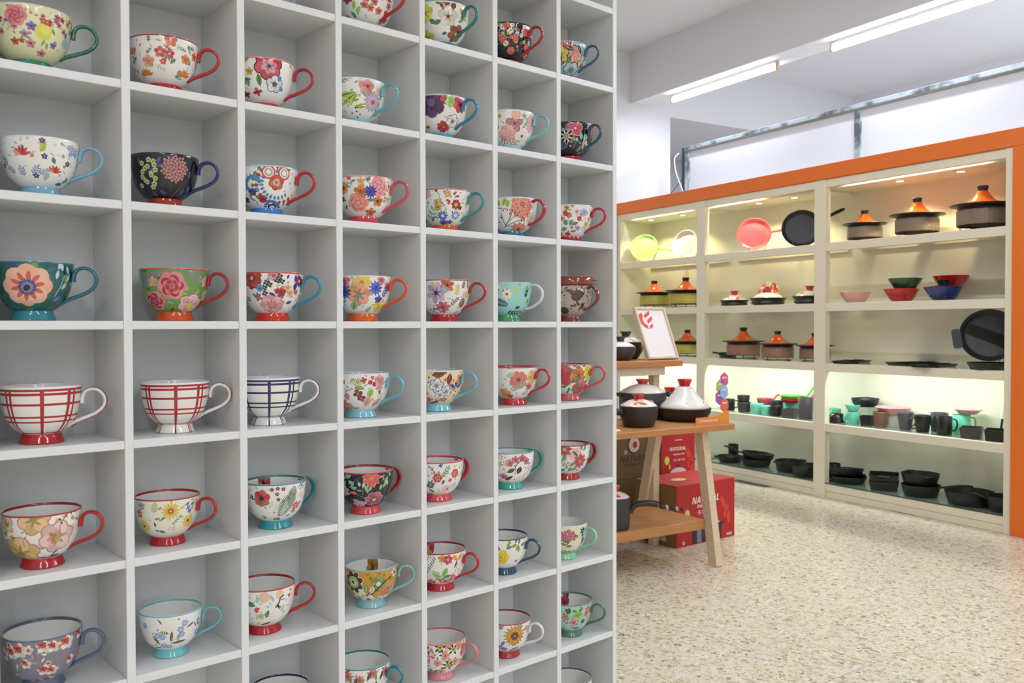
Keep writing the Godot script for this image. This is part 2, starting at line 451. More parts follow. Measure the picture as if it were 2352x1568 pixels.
func build_room() -> void:
	var white := mat("e6e6ea", 0.75)
	# floor: terrazzo slabs with hairline joints, laid a few degrees off the room
	var terrazzo := terrazzo_material()
	var fl := struct("floor", rp(0, 0, 0), RY)
	part("floor_bed", rbox(MB.new(), -8.1, 8.8, -3.4, 9.1, -0.12, -0.012), mat("8a8478", 0.8), fl)
	var slabs := Node3D.new()
	slabs.name = "terrazzo_slabs"
	var slab := MB.new().box(Vector3(0, -0.006, 0), Vector3(0.7475, 0.012, 0.3725), 0.0008).mesh()
	fl.add_child(slabs)
	slabs.position = Vector3(3.14, 0, -2.157)
	slabs.rotation.y = deg_to_rad(3.7)
	for r in range(-3, 15):
		for c in range(-3, 4):
			var s := part("slab", slab, terrazzo, slabs)
			s.position = Vector3(0.375 + c * 0.75 - (0.0 if r < 0 else [0.22, 0.5, 0.05, 0.6][r % 4]), 0, -0.1875 - r * 0.375)
	part("far_terrazzo", rbox(MB.new(), -8.0, 1.0, -3.3, 9.0, -0.0125, -0.0005), terrazzo, fl)
	part("far_terrazzo", rbox(MB.new(), 1.0, 8.6, -3.3, 0.8, -0.0125, -0.0035), terrazzo, fl)
	part("far_terrazzo", rbox(MB.new(), 1.0, 8.6, 5.9, 9.0, -0.0125, -0.0035), terrazzo, fl)
	part("grout", rbox(MB.new(), 1.0, 7.6, 0.8, 5.9, -0.0125, -0.005), mat("85807c", 0.8), fl)
	# ceiling, beam, walls
	var ce := MB.new()
	rbox(ce, -8.1, 8.8, -3.4, 9.1, 4.012, 4.14)
	room_mesh("ceiling", ce, white)
	room_mesh("trim_1", rbox(MB.new(), -8.0, 6.91, 5.595, 5.87, 3.5, 4.012), white)
	var we := MB.new()
	rbox(we, 6.91, 7.28, -3.4, 6.125, 0, 4.012)
	rbox(we, 6.91, 7.28, 7.9, 9.1, 0, 4.012)
	rbox(we, 6.91, 7.28, 6.125, 7.9, 3.43, 4.012)
	room_mesh("wall_end", we, white)
	var dk := white
	var wc := MB.new()
	rbox(wc, 8.7, 8.8, 6.0, 8.0, 0, 3.6)
	rbox(wc, 7.28, 8.7, 6.0, 6.125, 0, 3.6)
	rbox(wc, 7.28, 8.7, 7.9, 8.0, 0, 3.6)
	rbox(wc, 7.28, 8.7, 6.0, 8.0, 3.43, 3.6)
	room_mesh("wall_passage", wc, dk)
	room_mesh("wall_left", rbox(MB.new(), -8.1, 6.91, -3.4, -3.3, 0, 4.012), mat("e2cfc4", 0.75))
	room_mesh("wall_rear", rbox(MB.new(), -8.1, -8.0, -3.3, 9.1, 0, 4.012), white)
	room_mesh("wall_far", rbox(MB.new(), -8.0, 6.91, 9.0, 9.1, 0, 4.012), white)
	# partition of white sheets in a metal frame, behind the wall unit
	var pa := struct("wall_partition", rp(0, 0, 0), RY)
	var sheet := mat("dcdee6", 0.6)
	var metal := metal_material()
	var studs := [6.39, 4.47, 2.55, 0.63, -1.29, -3.21, -5.13, -7.05, -7.97]
	for k in studs.size() - 1:
		part("white_sheet", rbox(MB.new(), studs[k + 1] + 0.002, studs[k] - 0.002, 5.885, 5.9, 0.0, 2.97), sheet, pa)
	for s in studs:
		part("metal_stud", rbox(MB.new(), s - 0.03, s + 0.03, 5.872, 5.925, 0.0, 3.005, 0.003), metal, pa)
	part("metal_rail", rbox(MB.new(), -8.0, 6.42, 5.868, 5.93, 2.975, 3.013, 0.003), metal, pa)
	part("rail_lip", rbox(MB.new(), -8.0, 6.415, 5.866, 5.876, 2.962, 2.975), mat("6e6a60", 0.6), pa)
	part("end_post", rbox(MB.new(), 6.421, 6.47, 5.88, 5.95, 0.0, 3.013, 0.003), mat("3c4458", 0.6, 0.3), pa)
	var cb := thing("cable", "thin white cable hanging down beside the left end of the partition", "cable", rp(6.5, 5.865, 2.5), RY)
	part("wire", MB.new().tube(curve([Vector3(0.03, -0.05, 0.1), Vector3(0.0, 0.1, 0.06), Vector3(-0.03, 0.28, 0.0), Vector3(-0.02, 0.42, -0.03), Vector3(0.02, 0.47, -0.01)], 5), [0.006], [0.006], Vector3.ZERO, 8), mat("e4e6ea", 0.5), cb)
	var cd := thing("cable", "thin dark cable slanting across the dark opening above the wall unit", "cable", rp(6.65, 6.0, 2.5), RY)
	part("wire", MB.new().tube([Vector3(-0.12, 0.0, -0.1), Vector3(0.0, 0.2, 0.0), Vector3(0.09, 0.36, 0.1)], [0.004], [0.004], Vector3.ZERO, 6), mat("3a3c44", 0.6), cd)

func room_mesh(called: String, b: MB, m: Material) -> void:
	var o := struct_mesh(called, b, m)
	o.position = rp(0, 0, 0)
	o.rotation.y = RY

func metal_material() -> StandardMaterial3D:
	var m := StandardMaterial3D.new()
	m.resource_name = "bare_metal"
	m.metallic = 0.55
	m.roughness = 0.42
	var nz := FastNoiseLite.new()
	nz.seed = 5
	nz.frequency = 0.012
	nz.fractal_octaves = 4
	var g := Gradient.new()
	g.set_color(0, Color("6f757c"))
	g.set_color(1, Color("c4d2dc"))
	g.set_offset(0, 0.35)
	g.set_offset(1, 0.65)
	var t := NoiseTexture2D.new()
	t.width = 256
	t.height = 256
	t.seamless = true
	t.noise = nz
	t.color_ramp = g
	m.albedo_texture = t
	m.uv1_triplanar = true
	m.uv1_scale = Vector3(1.2, 1.2, 1.2)
	return m

func terrazzo_material() -> StandardMaterial3D:
	var p := Paint.new(1024, 1024, 1024, true)
	p.low = 1024
	p.ky = 1024
	p.im.fill_rect(Rect2i(0, 0, 1024, 1024), Color("e8e0c8"))
	p.rng.seed = 77
	var cols := ["efe8d4", "f3ecdc", "dfd8b8", "d4cda6", "d0c8b4", "d8cfba", "bdb6a2", "dbd0b4", "cac290", "e8e0cc", "b0aa9a", "dfd5b8"]
	for pass_no in [[1500, 0.009, 0.016], [5200, 0.004, 0.009], [5200, 0.0022, 0.005]]:
		for k in pass_no[0]:
			p.ou(p.rng.randf(), p.rng.randf())
			var r: float = p.rng.randf_range(pass_no[1], pass_no[2])
			var c: String = cols[p.rng.randi() % cols.size()]
			if p.rng.randf() < 0.05:
				c = ["8e8c86", "9a9078", "84847e", "a29c6a"][p.rng.randi() % 4]
			var pts := PackedVector2Array()
			var a0 := p.rng.randf() * TAU
			var asp := p.rng.randf_range(0.35, 0.9)
			var n := 6
			for q in n:
				var f := TAU * (q + p.rng.randf_range(-0.3, 0.3)) / n
				pts.append(Vector2(cos(f) * r, sin(f) * r * asp).rotated(a0))
			p.poly(pts, Color(c))
	var m := StandardMaterial3D.new()
	m.resource_name = "terrazzo"
	m.albedo_texture = p.texture()
	m.uv1_triplanar = true
	m.uv1_world_triplanar = true
	m.uv1_scale = Vector3(0.8, 0.8, 0.8)
	m.roughness = 0.24
	return m

# ---------------------------------------------------------------- wall unit
const FACE := 5.436
const BACK := 5.85
const GLASS := [1.907, 1.459, 1.01, 0.557, 0.115]
const BAYS := [[3.065, 4.41], [4.515, 5.688], [5.788, 6.86]]

func glass_material() -> StandardMaterial3D:
	if not mats.has("glass"):
		var m := StandardMaterial3D.new()
		m.resource_name = "clear_glass"
		m.transparency = BaseMaterial3D.TRANSPARENCY_ALPHA
		m.albedo_color = Color(0.75, 0.9, 0.83, 0.14)
		m.roughness = 0.03
		mats["glass"] = m
	return mats["glass"]

func build_wall_unit() -> void:
	var o := thing("wall_shelf", "cream built-in wall shelf in a broad orange frame, with glass shelves full of cookware", "shelf", rp(0, 0, 0), RY)
	var orange := mat("ee7826", 0.45)
	var cream := mat("ece5cc", 0.5)
	var inner := mat("ebe8d0", 0.6)
	part("orange_header", rbox(MB.new(), 2.3, 6.905, FACE - 0.012, FACE + 0.02, 2.385, 2.495, 0.003), orange, o)
	part("top_board", rbox(MB.new(), 2.3, 6.905, FACE + 0.02, 5.856, 2.46, 2.48), mat("d8d6d0", 0.7), o)
	part("orange_side", rbox(MB.new(), 2.3, 3.018, FACE - 0.012, 5.856, 0.0, 2.385, 0.003), orange, o)
	for s in [[3.02, 3.065], [4.41, 4.515], [5.688, 5.788], [6.86, 6.903]]:
		part("stile", rbox(MB.new(), s[0], s[1], FACE, FACE + 0.055, 0.0, 2.384, 0.002), cream, o)
		if s[0] in [3.02, 6.86]:
			part("side_panel", rbox(MB.new(), s[0] + 0.012, s[1] - 0.012, FACE + 0.055, BACK, 0.0, 2.384), inner, o)
	part("back_panel", rbox(MB.new(), 3.02, 6.903, BACK, 5.856, 0.0, 2.384), inner, o)
	for b in BAYS:
		part("top_rail", rbox(MB.new(), b[0], b[1], FACE + 0.006, FACE + 0.05, 2.325, 2.384, 0.002), cream, o)
		part("cell_ceiling", rbox(MB.new(), b[0] - 0.01, b[1] + 0.01, FACE + 0.066, BACK, 2.318, 2.34), inner, o)
		for k in 4:
			part("shelf_rail", rbox(MB.new(), b[0], b[1], FACE + 0.004, FACE + 0.044, GLASS[k] - 0.06, GLASS[k], 0.002), cream, o)
			part("glass_shelf", rbox(MB.new(), b[0] - 0.008, b[1] + 0.008, FACE + 0.045, BACK - 0.002, GLASS[k] - 0.008, GLASS[k]), glass_material(), o)
			part("shelf_batten", rbox(MB.new(), b[0], b[1], BACK - 0.02, BACK, GLASS[k] - 0.04, GLASS[k] - 0.0085), cream, o)
		part("base_board", rbox(MB.new(), b[0], b[1], FACE + 0.008, FACE + 0.03, 0.0, 0.05, 0.004), cream, o)
		part("base_board", rbox(MB.new(), b[0], b[1], FACE + 0.006, FACE + 0.03, 0.0515, 0.107, 0.003), cream, o)
		part("base_shelf", rbox(MB.new(), b[0], b[1], FACE + 0.03, BACK, 0.09, 0.106), mat("9fb094", 0.5), o)
		part("glass_base", rbox(MB.new(), b[0] - 0.002, b[1] + 0.002, FACE + 0.004, BACK - 0.002, 0.107, 0.115), glass_material(), o)
		part("glass_edge", rbox(MB.new(), b[0], b[1], FACE + 0.0025, FACE + 0.004, 0.1075, 0.1145), mat("35463a", 0.2), o)
	# recessed spotlights of the cell ceilings
	var names := {3.465: "recessed spotlight nearest the right end of the wall shelf", 3.917: "recessed spotlight over the middle lidded pot of the right bay", 4.858: "recessed spotlight over the black pan standing in the middle bay", 5.234: "recessed spotlight over the red pan in the middle bay", 6.163: "recessed spotlight over the white pan in the left bay", 6.612: "recessed spotlight over the green pan, farthest left"}
	for u in names:
		downlight(u, 5.615, 2.317, names[u])
	# light strips under the second rail from below
	var leds := [["light strip under the rail above the mugs of the right bay", 3.2, 4.3], ["light strip under the rail above the mugs of the middle bay", 4.6, 5.6], ["light strip under the rail above the pots of the left bay", 5.85, 6.8]]
	for e in leds:
		led_strip(e[0], e[1], e[2], 0.985, 0.62)
	led_strip("added light strip hidden behind the top rail over the red pan", 5.08, 5.66, 2.37, 0.55)  # these three hidden strips are added to brighten the bays through the glass
	led_strip("added light strip hidden behind the top rail of the left bay", 5.9, 6.75, 2.37, 0.25)
	led_strip("added light strip hidden behind the top rail of the right bay", 3.2, 4.3, 2.37, 0.4)

func downlight(u, v, y, label: String) -> void:
	var o := thing("downlight", label, "spotlight", rp(u, v, y), RY, "spotlights in the wall shelf")
	part("trim_ring", MB.new().lathe([Vector2(0.026, 0.0), Vector2(0.027, -0.004), Vector2(0.036, -0.004), Vector2(0.038, 0.0)], 28), mat("cfc8a8", 0.4), o)
	var glow := mat("fff4dc", 0.5)
	glow.emission_enabled = true
	glow.emission = Color("fff0d4")
	glow.emission_energy_multiplier = 5.0
	part("lens", MB.new().lathe([Vector2(0.0, -0.003), Vector2(0.026, -0.003), Vector2(0.026, 0.0)], 24), glow, o)
	var l := SpotLight3D.new()
	l.name = "spot"
	l.light_color = Color("ffe9b8")
	l.light_energy = 0.36
	l.light_size = 0.02
	l.spot_angle = 62.0
	l.spot_angle_attenuation = 0.6
	l.spot_range = 6.0
	l.spot_attenuation = 2.0
	l.shadow_enabled = true
	l.position = Vector3(0, -0.02, 0)
	l.rotation.x = -PI / 2
	o.add_child(l)

func led_strip(label: String, u0, u1, y, energy) -> void:
	var o := thing("light_strip", label, "light strip", rp((u0 + u1) / 2.0, FACE + 0.052, y), RY, "light strips in the wall shelf")
	part("strip_body", MB.new().box(Vector3(0, -0.004, 0), Vector3(0.014, 0.008, u1 - u0), 0.001), mat("e8ebe6", 0.5), o)
	var glow := StandardMaterial3D.new()
	glow.resource_name = "strip_glow"
	glow.emission_enabled = true
	glow.emission = Color("eaf6f4")
	glow.emission_energy_multiplier = 4.0
	part("light_diffuser", MB.new().box(Vector3(0, -0.01, 0), Vector3(0.01, 0.004, u1 - u0 - 0.01), 0.001), glow, o)
	var l := AreaLight3D.new()
	l.name = "strip_area_light"
	l.area_size = Vector2(u1 - u0 - 0.02, 0.01)
	l.area_normalize_energy = true
	l.light_color = Color("e6f4f0")
	l.light_energy = energy
	l.area_range = 5.0
	l.area_attenuation = 2.0
	l.shadow_enabled = true
	l.transform = Transform3D(Basis(Vector3(0, 0, -1), Vector3(-1, 0, 0), Vector3(0, 1, 0)), Vector3(0, -0.0135, 0))
	l.rotate_object_local(Vector3(1, 0, 0), -0.45)
	o.add_child(l)

# ---------------------------------------------------------------- cookware on the wall shelf
func hammered(hex: String) -> StandardMaterial3D:
	var key := "hammered" + hex
	if not mats.has(key):
		var m := StandardMaterial3D.new()
		m.resource_name = key
		m.albedo_color = Color(hex)
		m.metallic = 0.5
		m.roughness = 0.34
		var nz := FastNoiseLite.new()
		nz.noise_type = FastNoiseLite.TYPE_CELLULAR
		nz.frequency = 0.05
		nz.seed = 3
		var t := NoiseTexture2D.new()
		t.width = 256
		t.height = 256
		t.seamless = true
		t.as_normal_map = true
		t.bump_strength = 14.0
		t.noise = nz
		m.normal_enabled = true
		m.normal_texture = t
		m.normal_scale = 1.6
		m.uv1_triplanar = true
		m.uv1_scale = Vector3(9, 9, 9)
		mats[key] = m
	return mats[key]

# lidded pot on a wire ring with a hammered metal wind shield
func tagine(u, level: int, s: float, metal: String, label: String, v := 5.615) -> void:
	var o := thing("tagine_pot", label, "pot", rp(u, v, GLASS[level] + 0.0003), RY, "tagine pots in metal shields")
	o.scale = Vector3.ONE * s
	if not cache.has("tagine"):
		var ring := MB.new()
		for q in [[0.004, 0.12], [0.032, 0.143]]:
			var pts := []
			for k in 33:
				pts.append(Vector3(sin(TAU * k / 32.0) * q[1], q[0], cos(TAU * k / 32.0) * q[1]))
			ring.tube(pts, [0.0025], [0.0025], Vector3.UP, 6, false)
		for k in 8:
			var f := TAU * k / 8.0
			ring.tube([Vector3(sin(f) * 0.12, 0.004, cos(f) * 0.12), Vector3(sin(f) * 0.146, 0.034, cos(f) * 0.146)], [0.0022], [0.0022], Vector3.ZERO, 6)
		cache["tagine"] = {
			"ring": ring.mesh(),
			"drum": MB.new().lathe([Vector2(0.138, 0.036), Vector2(0.143, 0.034), Vector2(0.146, 0.04), Vector2(0.146, 0.122), Vector2(0.143, 0.126), Vector2(0.14, 0.122), Vector2(0.138, 0.04)], 48).mesh(),
			"pan": MB.new().lathe([Vector2(0.0, 0.05), Vector2(0.11, 0.05), Vector2(0.13, 0.075), Vector2(0.138, 0.135), Vector2(0.15, 0.146), Vector2(0.182, 0.152), Vector2(0.185, 0.156), Vector2(0.182, 0.16), Vector2(0.13, 0.157), Vector2(0.0, 0.15)], 48).mesh(),
			"cone": MB.new().lathe([Vector2(0.128, 0.157), Vector2(0.128, 0.163), Vector2(0.105, 0.17), Vector2(0.082, 0.182), Vector2(0.06, 0.2), Vector2(0.042, 0.221), Vector2(0.033, 0.238), Vector2(0.03, 0.244)], 48).mesh(),
			"knob": MB.new().lathe([Vector2(0.0, 0.24), Vector2(0.025, 0.24), Vector2(0.028, 0.25), Vector2(0.033, 0.27), Vector2(0.033, 0.274), Vector2(0.029, 0.277), Vector2(0.0, 0.275)], 28).mesh(),
		}
	var c: Dictionary = cache["tagine"]
	part("wire_stand", c["ring"], mat("2c2a28", 0.4, 0.6), o)
	part("metal_shield", c["drum"], hammered(metal), o)
	part("pan", c["pan"], mat("1f1c1a", 0.4), o)
	part("cone_lid", c["cone"], glaze("e2601c"), o)
	part("knob", c["knob"], mat("2a2220", 0.5), o)

func bowl_shape(r: float, h: float, foot := 0.5, t := 0.006) -> MB:
	return MB.new().lathe([Vector2(0, 0), Vector2(r * foot, 0), Vector2(r * (foot + 0.18), h * 0.25), Vector2(r * 0.85, h * 0.62), Vector2(r, h), Vector2(r - t * 0.4, h + t * 0.35), Vector2(r - t, h), Vector2(r * 0.85 - t, h * 0.62 + t * 0.3), Vector2(r * (foot + 0.16) - t, h * 0.27 + t), Vector2(0, t)], 44)

func bowl(u, v, y, r, h, hex: String, label: String, group := "") -> void:
	var o := thing("bowl", label, "bowl", rp(u, v, y + 0.0003), RY, group)
	part("bowl_body", bowl_shape(r, h), glaze(hex), o)
	part("foot_ring", MB.new().lathe([Vector2(r * 0.3, 0.001), Vector2(r * 0.3, -0.0002), Vector2(r * 0.48, -0.0002), Vector2(r * 0.48, 0.002)], 32), glaze(hex), o)

# straight or tapered beaker with a ring handle; turn sets where the handle points (0 towards v)
func mug(u, v, y, r, h, hex: String, turn: float, label: String, taper := 0.9, handle := true, called := "mug", cat := "mug") -> Node3D:
	var o := thing(called, label, cat, rp(u, v, y + 0.0003), RY + deg_to_rad(turn))
	var m := mat(hex, 0.35)
	part("mug_body", MB.new().lathe([Vector2(0, 0), Vector2(r * taper - 0.003, 0), Vector2(r * taper, 0.004), Vector2(r, h - 0.003), Vector2(r - 0.002, h), Vector2(r - 0.005, h - 0.003), Vector2(r * taper - 0.005, 0.008), Vector2(0, 0.006)], 36), m, o)
	if handle:
		part("handle", MB.new().tube(curve([Vector3(r * 0.97, h * 0.82, 0), Vector3(r + 0.02, h * 0.84, 0), Vector3(r + 0.034, h * 0.68, 0), Vector3(r + 0.032, h * 0.4, 0), Vector3(r + 0.016, h * 0.22, 0), Vector3(r * 0.93, h * 0.24, 0)], 4), [0.007], [0.005], Vector3(0, 0, 1), 8), m, o)
	return o

func skillet_shape(r: float, h: float) -> MB:
	return MB.new().lathe([Vector2(0, 0), Vector2(r * 0.8, 0), Vector2(r * 0.84, 0.004), Vector2(r, h - 0.002), Vector2(r - 0.001, h), Vector2(r - 0.005, h - 0.001), Vector2(r * 0.85, 0.014), Vector2(r * 0.81, 0.009), Vector2(r * 0.76, 0.008), Vector2(0, 0.008)], 44)

func skillet(u, v, y, r, h, hex: String, turn: float, label: String, handle := 0.16, lift := 0.02, lugs := false, called := "frying_pan") -> Node3D:
	var o := thing(called, label, "pan", rp(u, v, y + 0.0003), RY + deg_to_rad(turn))
	var m := mat(hex, 0.42)
	part("pan_body", skillet_shape(r, h), m, o)
	if handle > 0.0:
		var hp := curve([Vector3(r * 0.96, h * 0.75, 0), Vector3(r + handle * 0.2, h * 0.85, 0), Vector3(r + handle * 0.6, h + lift * 0.7, 0), Vector3(r + handle, h + lift, 0)], 4)
		part("handle", MB.new().tube(hp, [0.016, 0.013, 0.011, 0.011, 0.011, 0.012, 0.013, 0.014, 0.015, 0.015, 0.014, 0.011, 0.006], [0.007, 0.007, 0.007, 0.007, 0.007, 0.008, 0.008, 0.008, 0.008, 0.008, 0.008, 0.007, 0.004], Vector3(0, 0, 1), 10), m, o)
	if lugs:
		for s in [-1.0, 1.0]:
			part("lug", MB.new().tube(curve([Vector3(s * (r - 0.006), h * 0.8, -0.04), Vector3(s * (r + 0.02), h * 0.9, -0.03), Vector3(s * (r + 0.028), h * 0.92, 0), Vector3(s * (r + 0.02), h * 0.9, 0.03), Vector3(s * (r - 0.006), h * 0.8, 0.04)], 3), [0.006], [0.005], Vector3.UP, 8), m, o)
	return o

# a pan shown standing up: the open side looks along face, the handle points sideways
func standing_pan(u, v, y, r, depth, hex: String, face: Vector3, roll: float, handle: float, label: String, lugs := false) -> void:
	var n := (UD * face.x + VD * face.y + Vector3.UP * face.z).normalized()
	var side := Vector3.UP.cross(n).normalized().rotated(n, deg_to_rad(roll))
	var o := thing("standing_pan", label, "pan")
	o.transform = Transform3D(Basis(side, n, side.cross(n)), rp(u, v, y) - n * depth * 0.5)
	var m := glaze(hex) if hex != "17181a" else mat("1b1c1f", 0.38)
	part("pan_body", skillet_shape(r, depth), m, o)
	if lugs:
		part("rim_groove", MB.new().lathe([Vector2(r * 0.9, depth * 0.55), Vector2(r * 0.91, depth * 0.62), Vector2(r * 0.94, depth * 0.62), Vector2(r * 0.95, depth * 0.6)], 44), m, o)
		for s in [-1.0, 1.0]:
			var lug := MB.new().at(Transform3D(Basis(Vector3(1, 0, 0), Vector3(0, 0, -1), Vector3(0, 1, 0)), Vector3(s * (r + 0.012), depth - 0.009, 0)))
			lug.prism(rounded(0.055, 0.13, 0.016), 0.009)
			part("lug", lug, m, o)
	if handle > 0.0:
		part("handle", MB.new().tube(curve([Vector3(r * 0.95, depth * 0.7, 0), Vector3(r + handle * 0.25, depth * 0.8, 0), Vector3(r + handle * 0.7, depth + 0.004, 0), Vector3(r + handle, depth + 0.006, 0)], 4), [0.024, 0.014, 0.01, 0.01, 0.01, 0.011, 0.012, 0.013, 0.014, 0.014, 0.013, 0.011, 0.006], [0.006], Vector3(0, 0, 1), 10), m, o)

func plate_stand(u, v, y, s, label: String) -> void:
	var o := thing("plate_stand", label, "stand", rp(u, v, y), RY + PI / 4, "wire stands under the standing pans")
	var m := mat("6a655c", 0.4, 0.7)
	for e in [-1.0, 1.0]:
		part("wire_leg", MB.new().tube([Vector3(e * 0.05 * s, 0.04 * s, -0.07 * s), Vector3(e * 0.05 * s, 0.003, -0.07 * s), Vector3(e * 0.05 * s, 0.003, 0.05 * s), Vector3(e * 0.05 * s, 0.11 * s, 0.085 * s)], [0.0025], [0.0025], Vector3(1, 0, 0), 6), m, o)
	part("cross_wire", MB.new().tube([Vector3(-0.05 * s, 0.004, 0.05 * s), Vector3(0.05 * s, 0.004, 0.05 * s)], [0.0025], [0.0025], Vector3.UP, 6), m, o)

func lidded_dish(u, v, y, r, h, label: String, lid: String, knob := "c81e26") -> void:
	var o := thing("lidded_dish", label, "pot", rp(u, v, y + 0.0003), RY)
	part("dish", bowl_shape(r, h, 0.72, 0.006), mat("262320", 0.35), o)
	part("lid", MB.new().lathe([Vector2(r * 0.84, h - 0.004), Vector2(r * 0.84, h + 0.003), Vector2(r * 0.7, h + 0.02), Vector2(r * 0.45, h + 0.038), Vector2(r * 0.16, h + 0.048), Vector2(0, h + 0.05)], 40), lid_material(lid), o)
	part("knob", MB.new().lathe([Vector2(0, h + 0.046), Vector2(0.026, h + 0.046), Vector2(0.023, h + 0.058), Vector2(0.036, h + 0.078), Vector2(0.034, h + 0.082), Vector2(0, h + 0.08)], 28), glaze(knob), o)

# white glazed lids with red and yellow peppers painted on
func lid_material(kind: String) -> StandardMaterial3D:
	var key := "lid_" + kind
	if mats.has(key):
		return mats[key]
	var p := Paint.new(256, 64, 64, true)
	p.low = 64
	p.im.fill_rect(Rect2i(0, 0, 256, 64), Color("f4efe6"))
	p.rng.seed = kind.hash()
	for k in ({"peppers": 26, "plain": 3, "flower": 5, "red": 40}.get(kind, 6)):
		var u := p.rng.randf()
		var y := p.rng.randf_range(0.1, 0.8)
		p.o(u, y)
		var a := p.rng.randf() * TAU
		if kind == "flower":
			p._fl(0.07, "5a3a30", "e0a838", 5, 0.7, "2c2420", 0.35)
		else:
			p.petal(0, 0, 0.12, 0.05, a, Color(["c8281e", "d83c28", "e87858"][k % 3]))
			p.petal(0.01, 0, 0.07, 0.02, a, Color("eec070"))
	var m := StandardMaterial3D.new()
	m.resource_name = key
	m.albedo_texture = p.texture()
	m.roughness = 0.15
	mats[key] = m
	return m

func square_dish(u, v, y, w, d, h, hex: String, turn: float, label: String, lugs := false) -> void:
	var o := thing("square_dish", label, "dish", rp(u, v, y + 0.0003), RY + deg_to_rad(turn))
	var m := mat(hex, 0.4)
	var b := MB.new()
	var t := 0.006
	b.box(Vector3(0, t / 2, 0), Vector3(w * 0.88, t, d * 0.88), 0.002)
	part("dish_base", b, m, o)
	var s := MB.new()
	for q in [[1, 0], [-1, 0], [0, 1], [0, -1]]:
		var along_x: bool = q[0] == 0
		var l: float = w if along_x else d
		var nn := Vector3(q[0], 0, q[1])
		var a := Vector3(1, 0, 0) if along_x else Vector3(0, 0, 1)
		var half: float = (d if along_x else w) / 2.0
		var lo := nn * half * 0.86
		var hi := nn * half + Vector3(0, h, 0)
		var ring := [lo - a * l * 0.43, lo + a * l * 0.43, hi + a * l * 0.5, hi - a * l * 0.5]
		var ti := nn * -t
		s.face(ring, nn)
		s.face([ring[0] + ti, ring[1] + ti, ring[2] + ti, ring[3] + ti], -nn)
		s.face([ring[3], ring[2], ring[2] + ti, ring[3] + ti], Vector3.UP)
	part("dish_walls", s, m, o)
	if lugs:
		for e in [-1.0, 1.0]:
			part("lug", MB.new().box(Vector3(e * (w / 2 + 0.012), h * 0.86, 0), Vector3(0.03, 0.012, d * 0.4), 0.005), m, o)

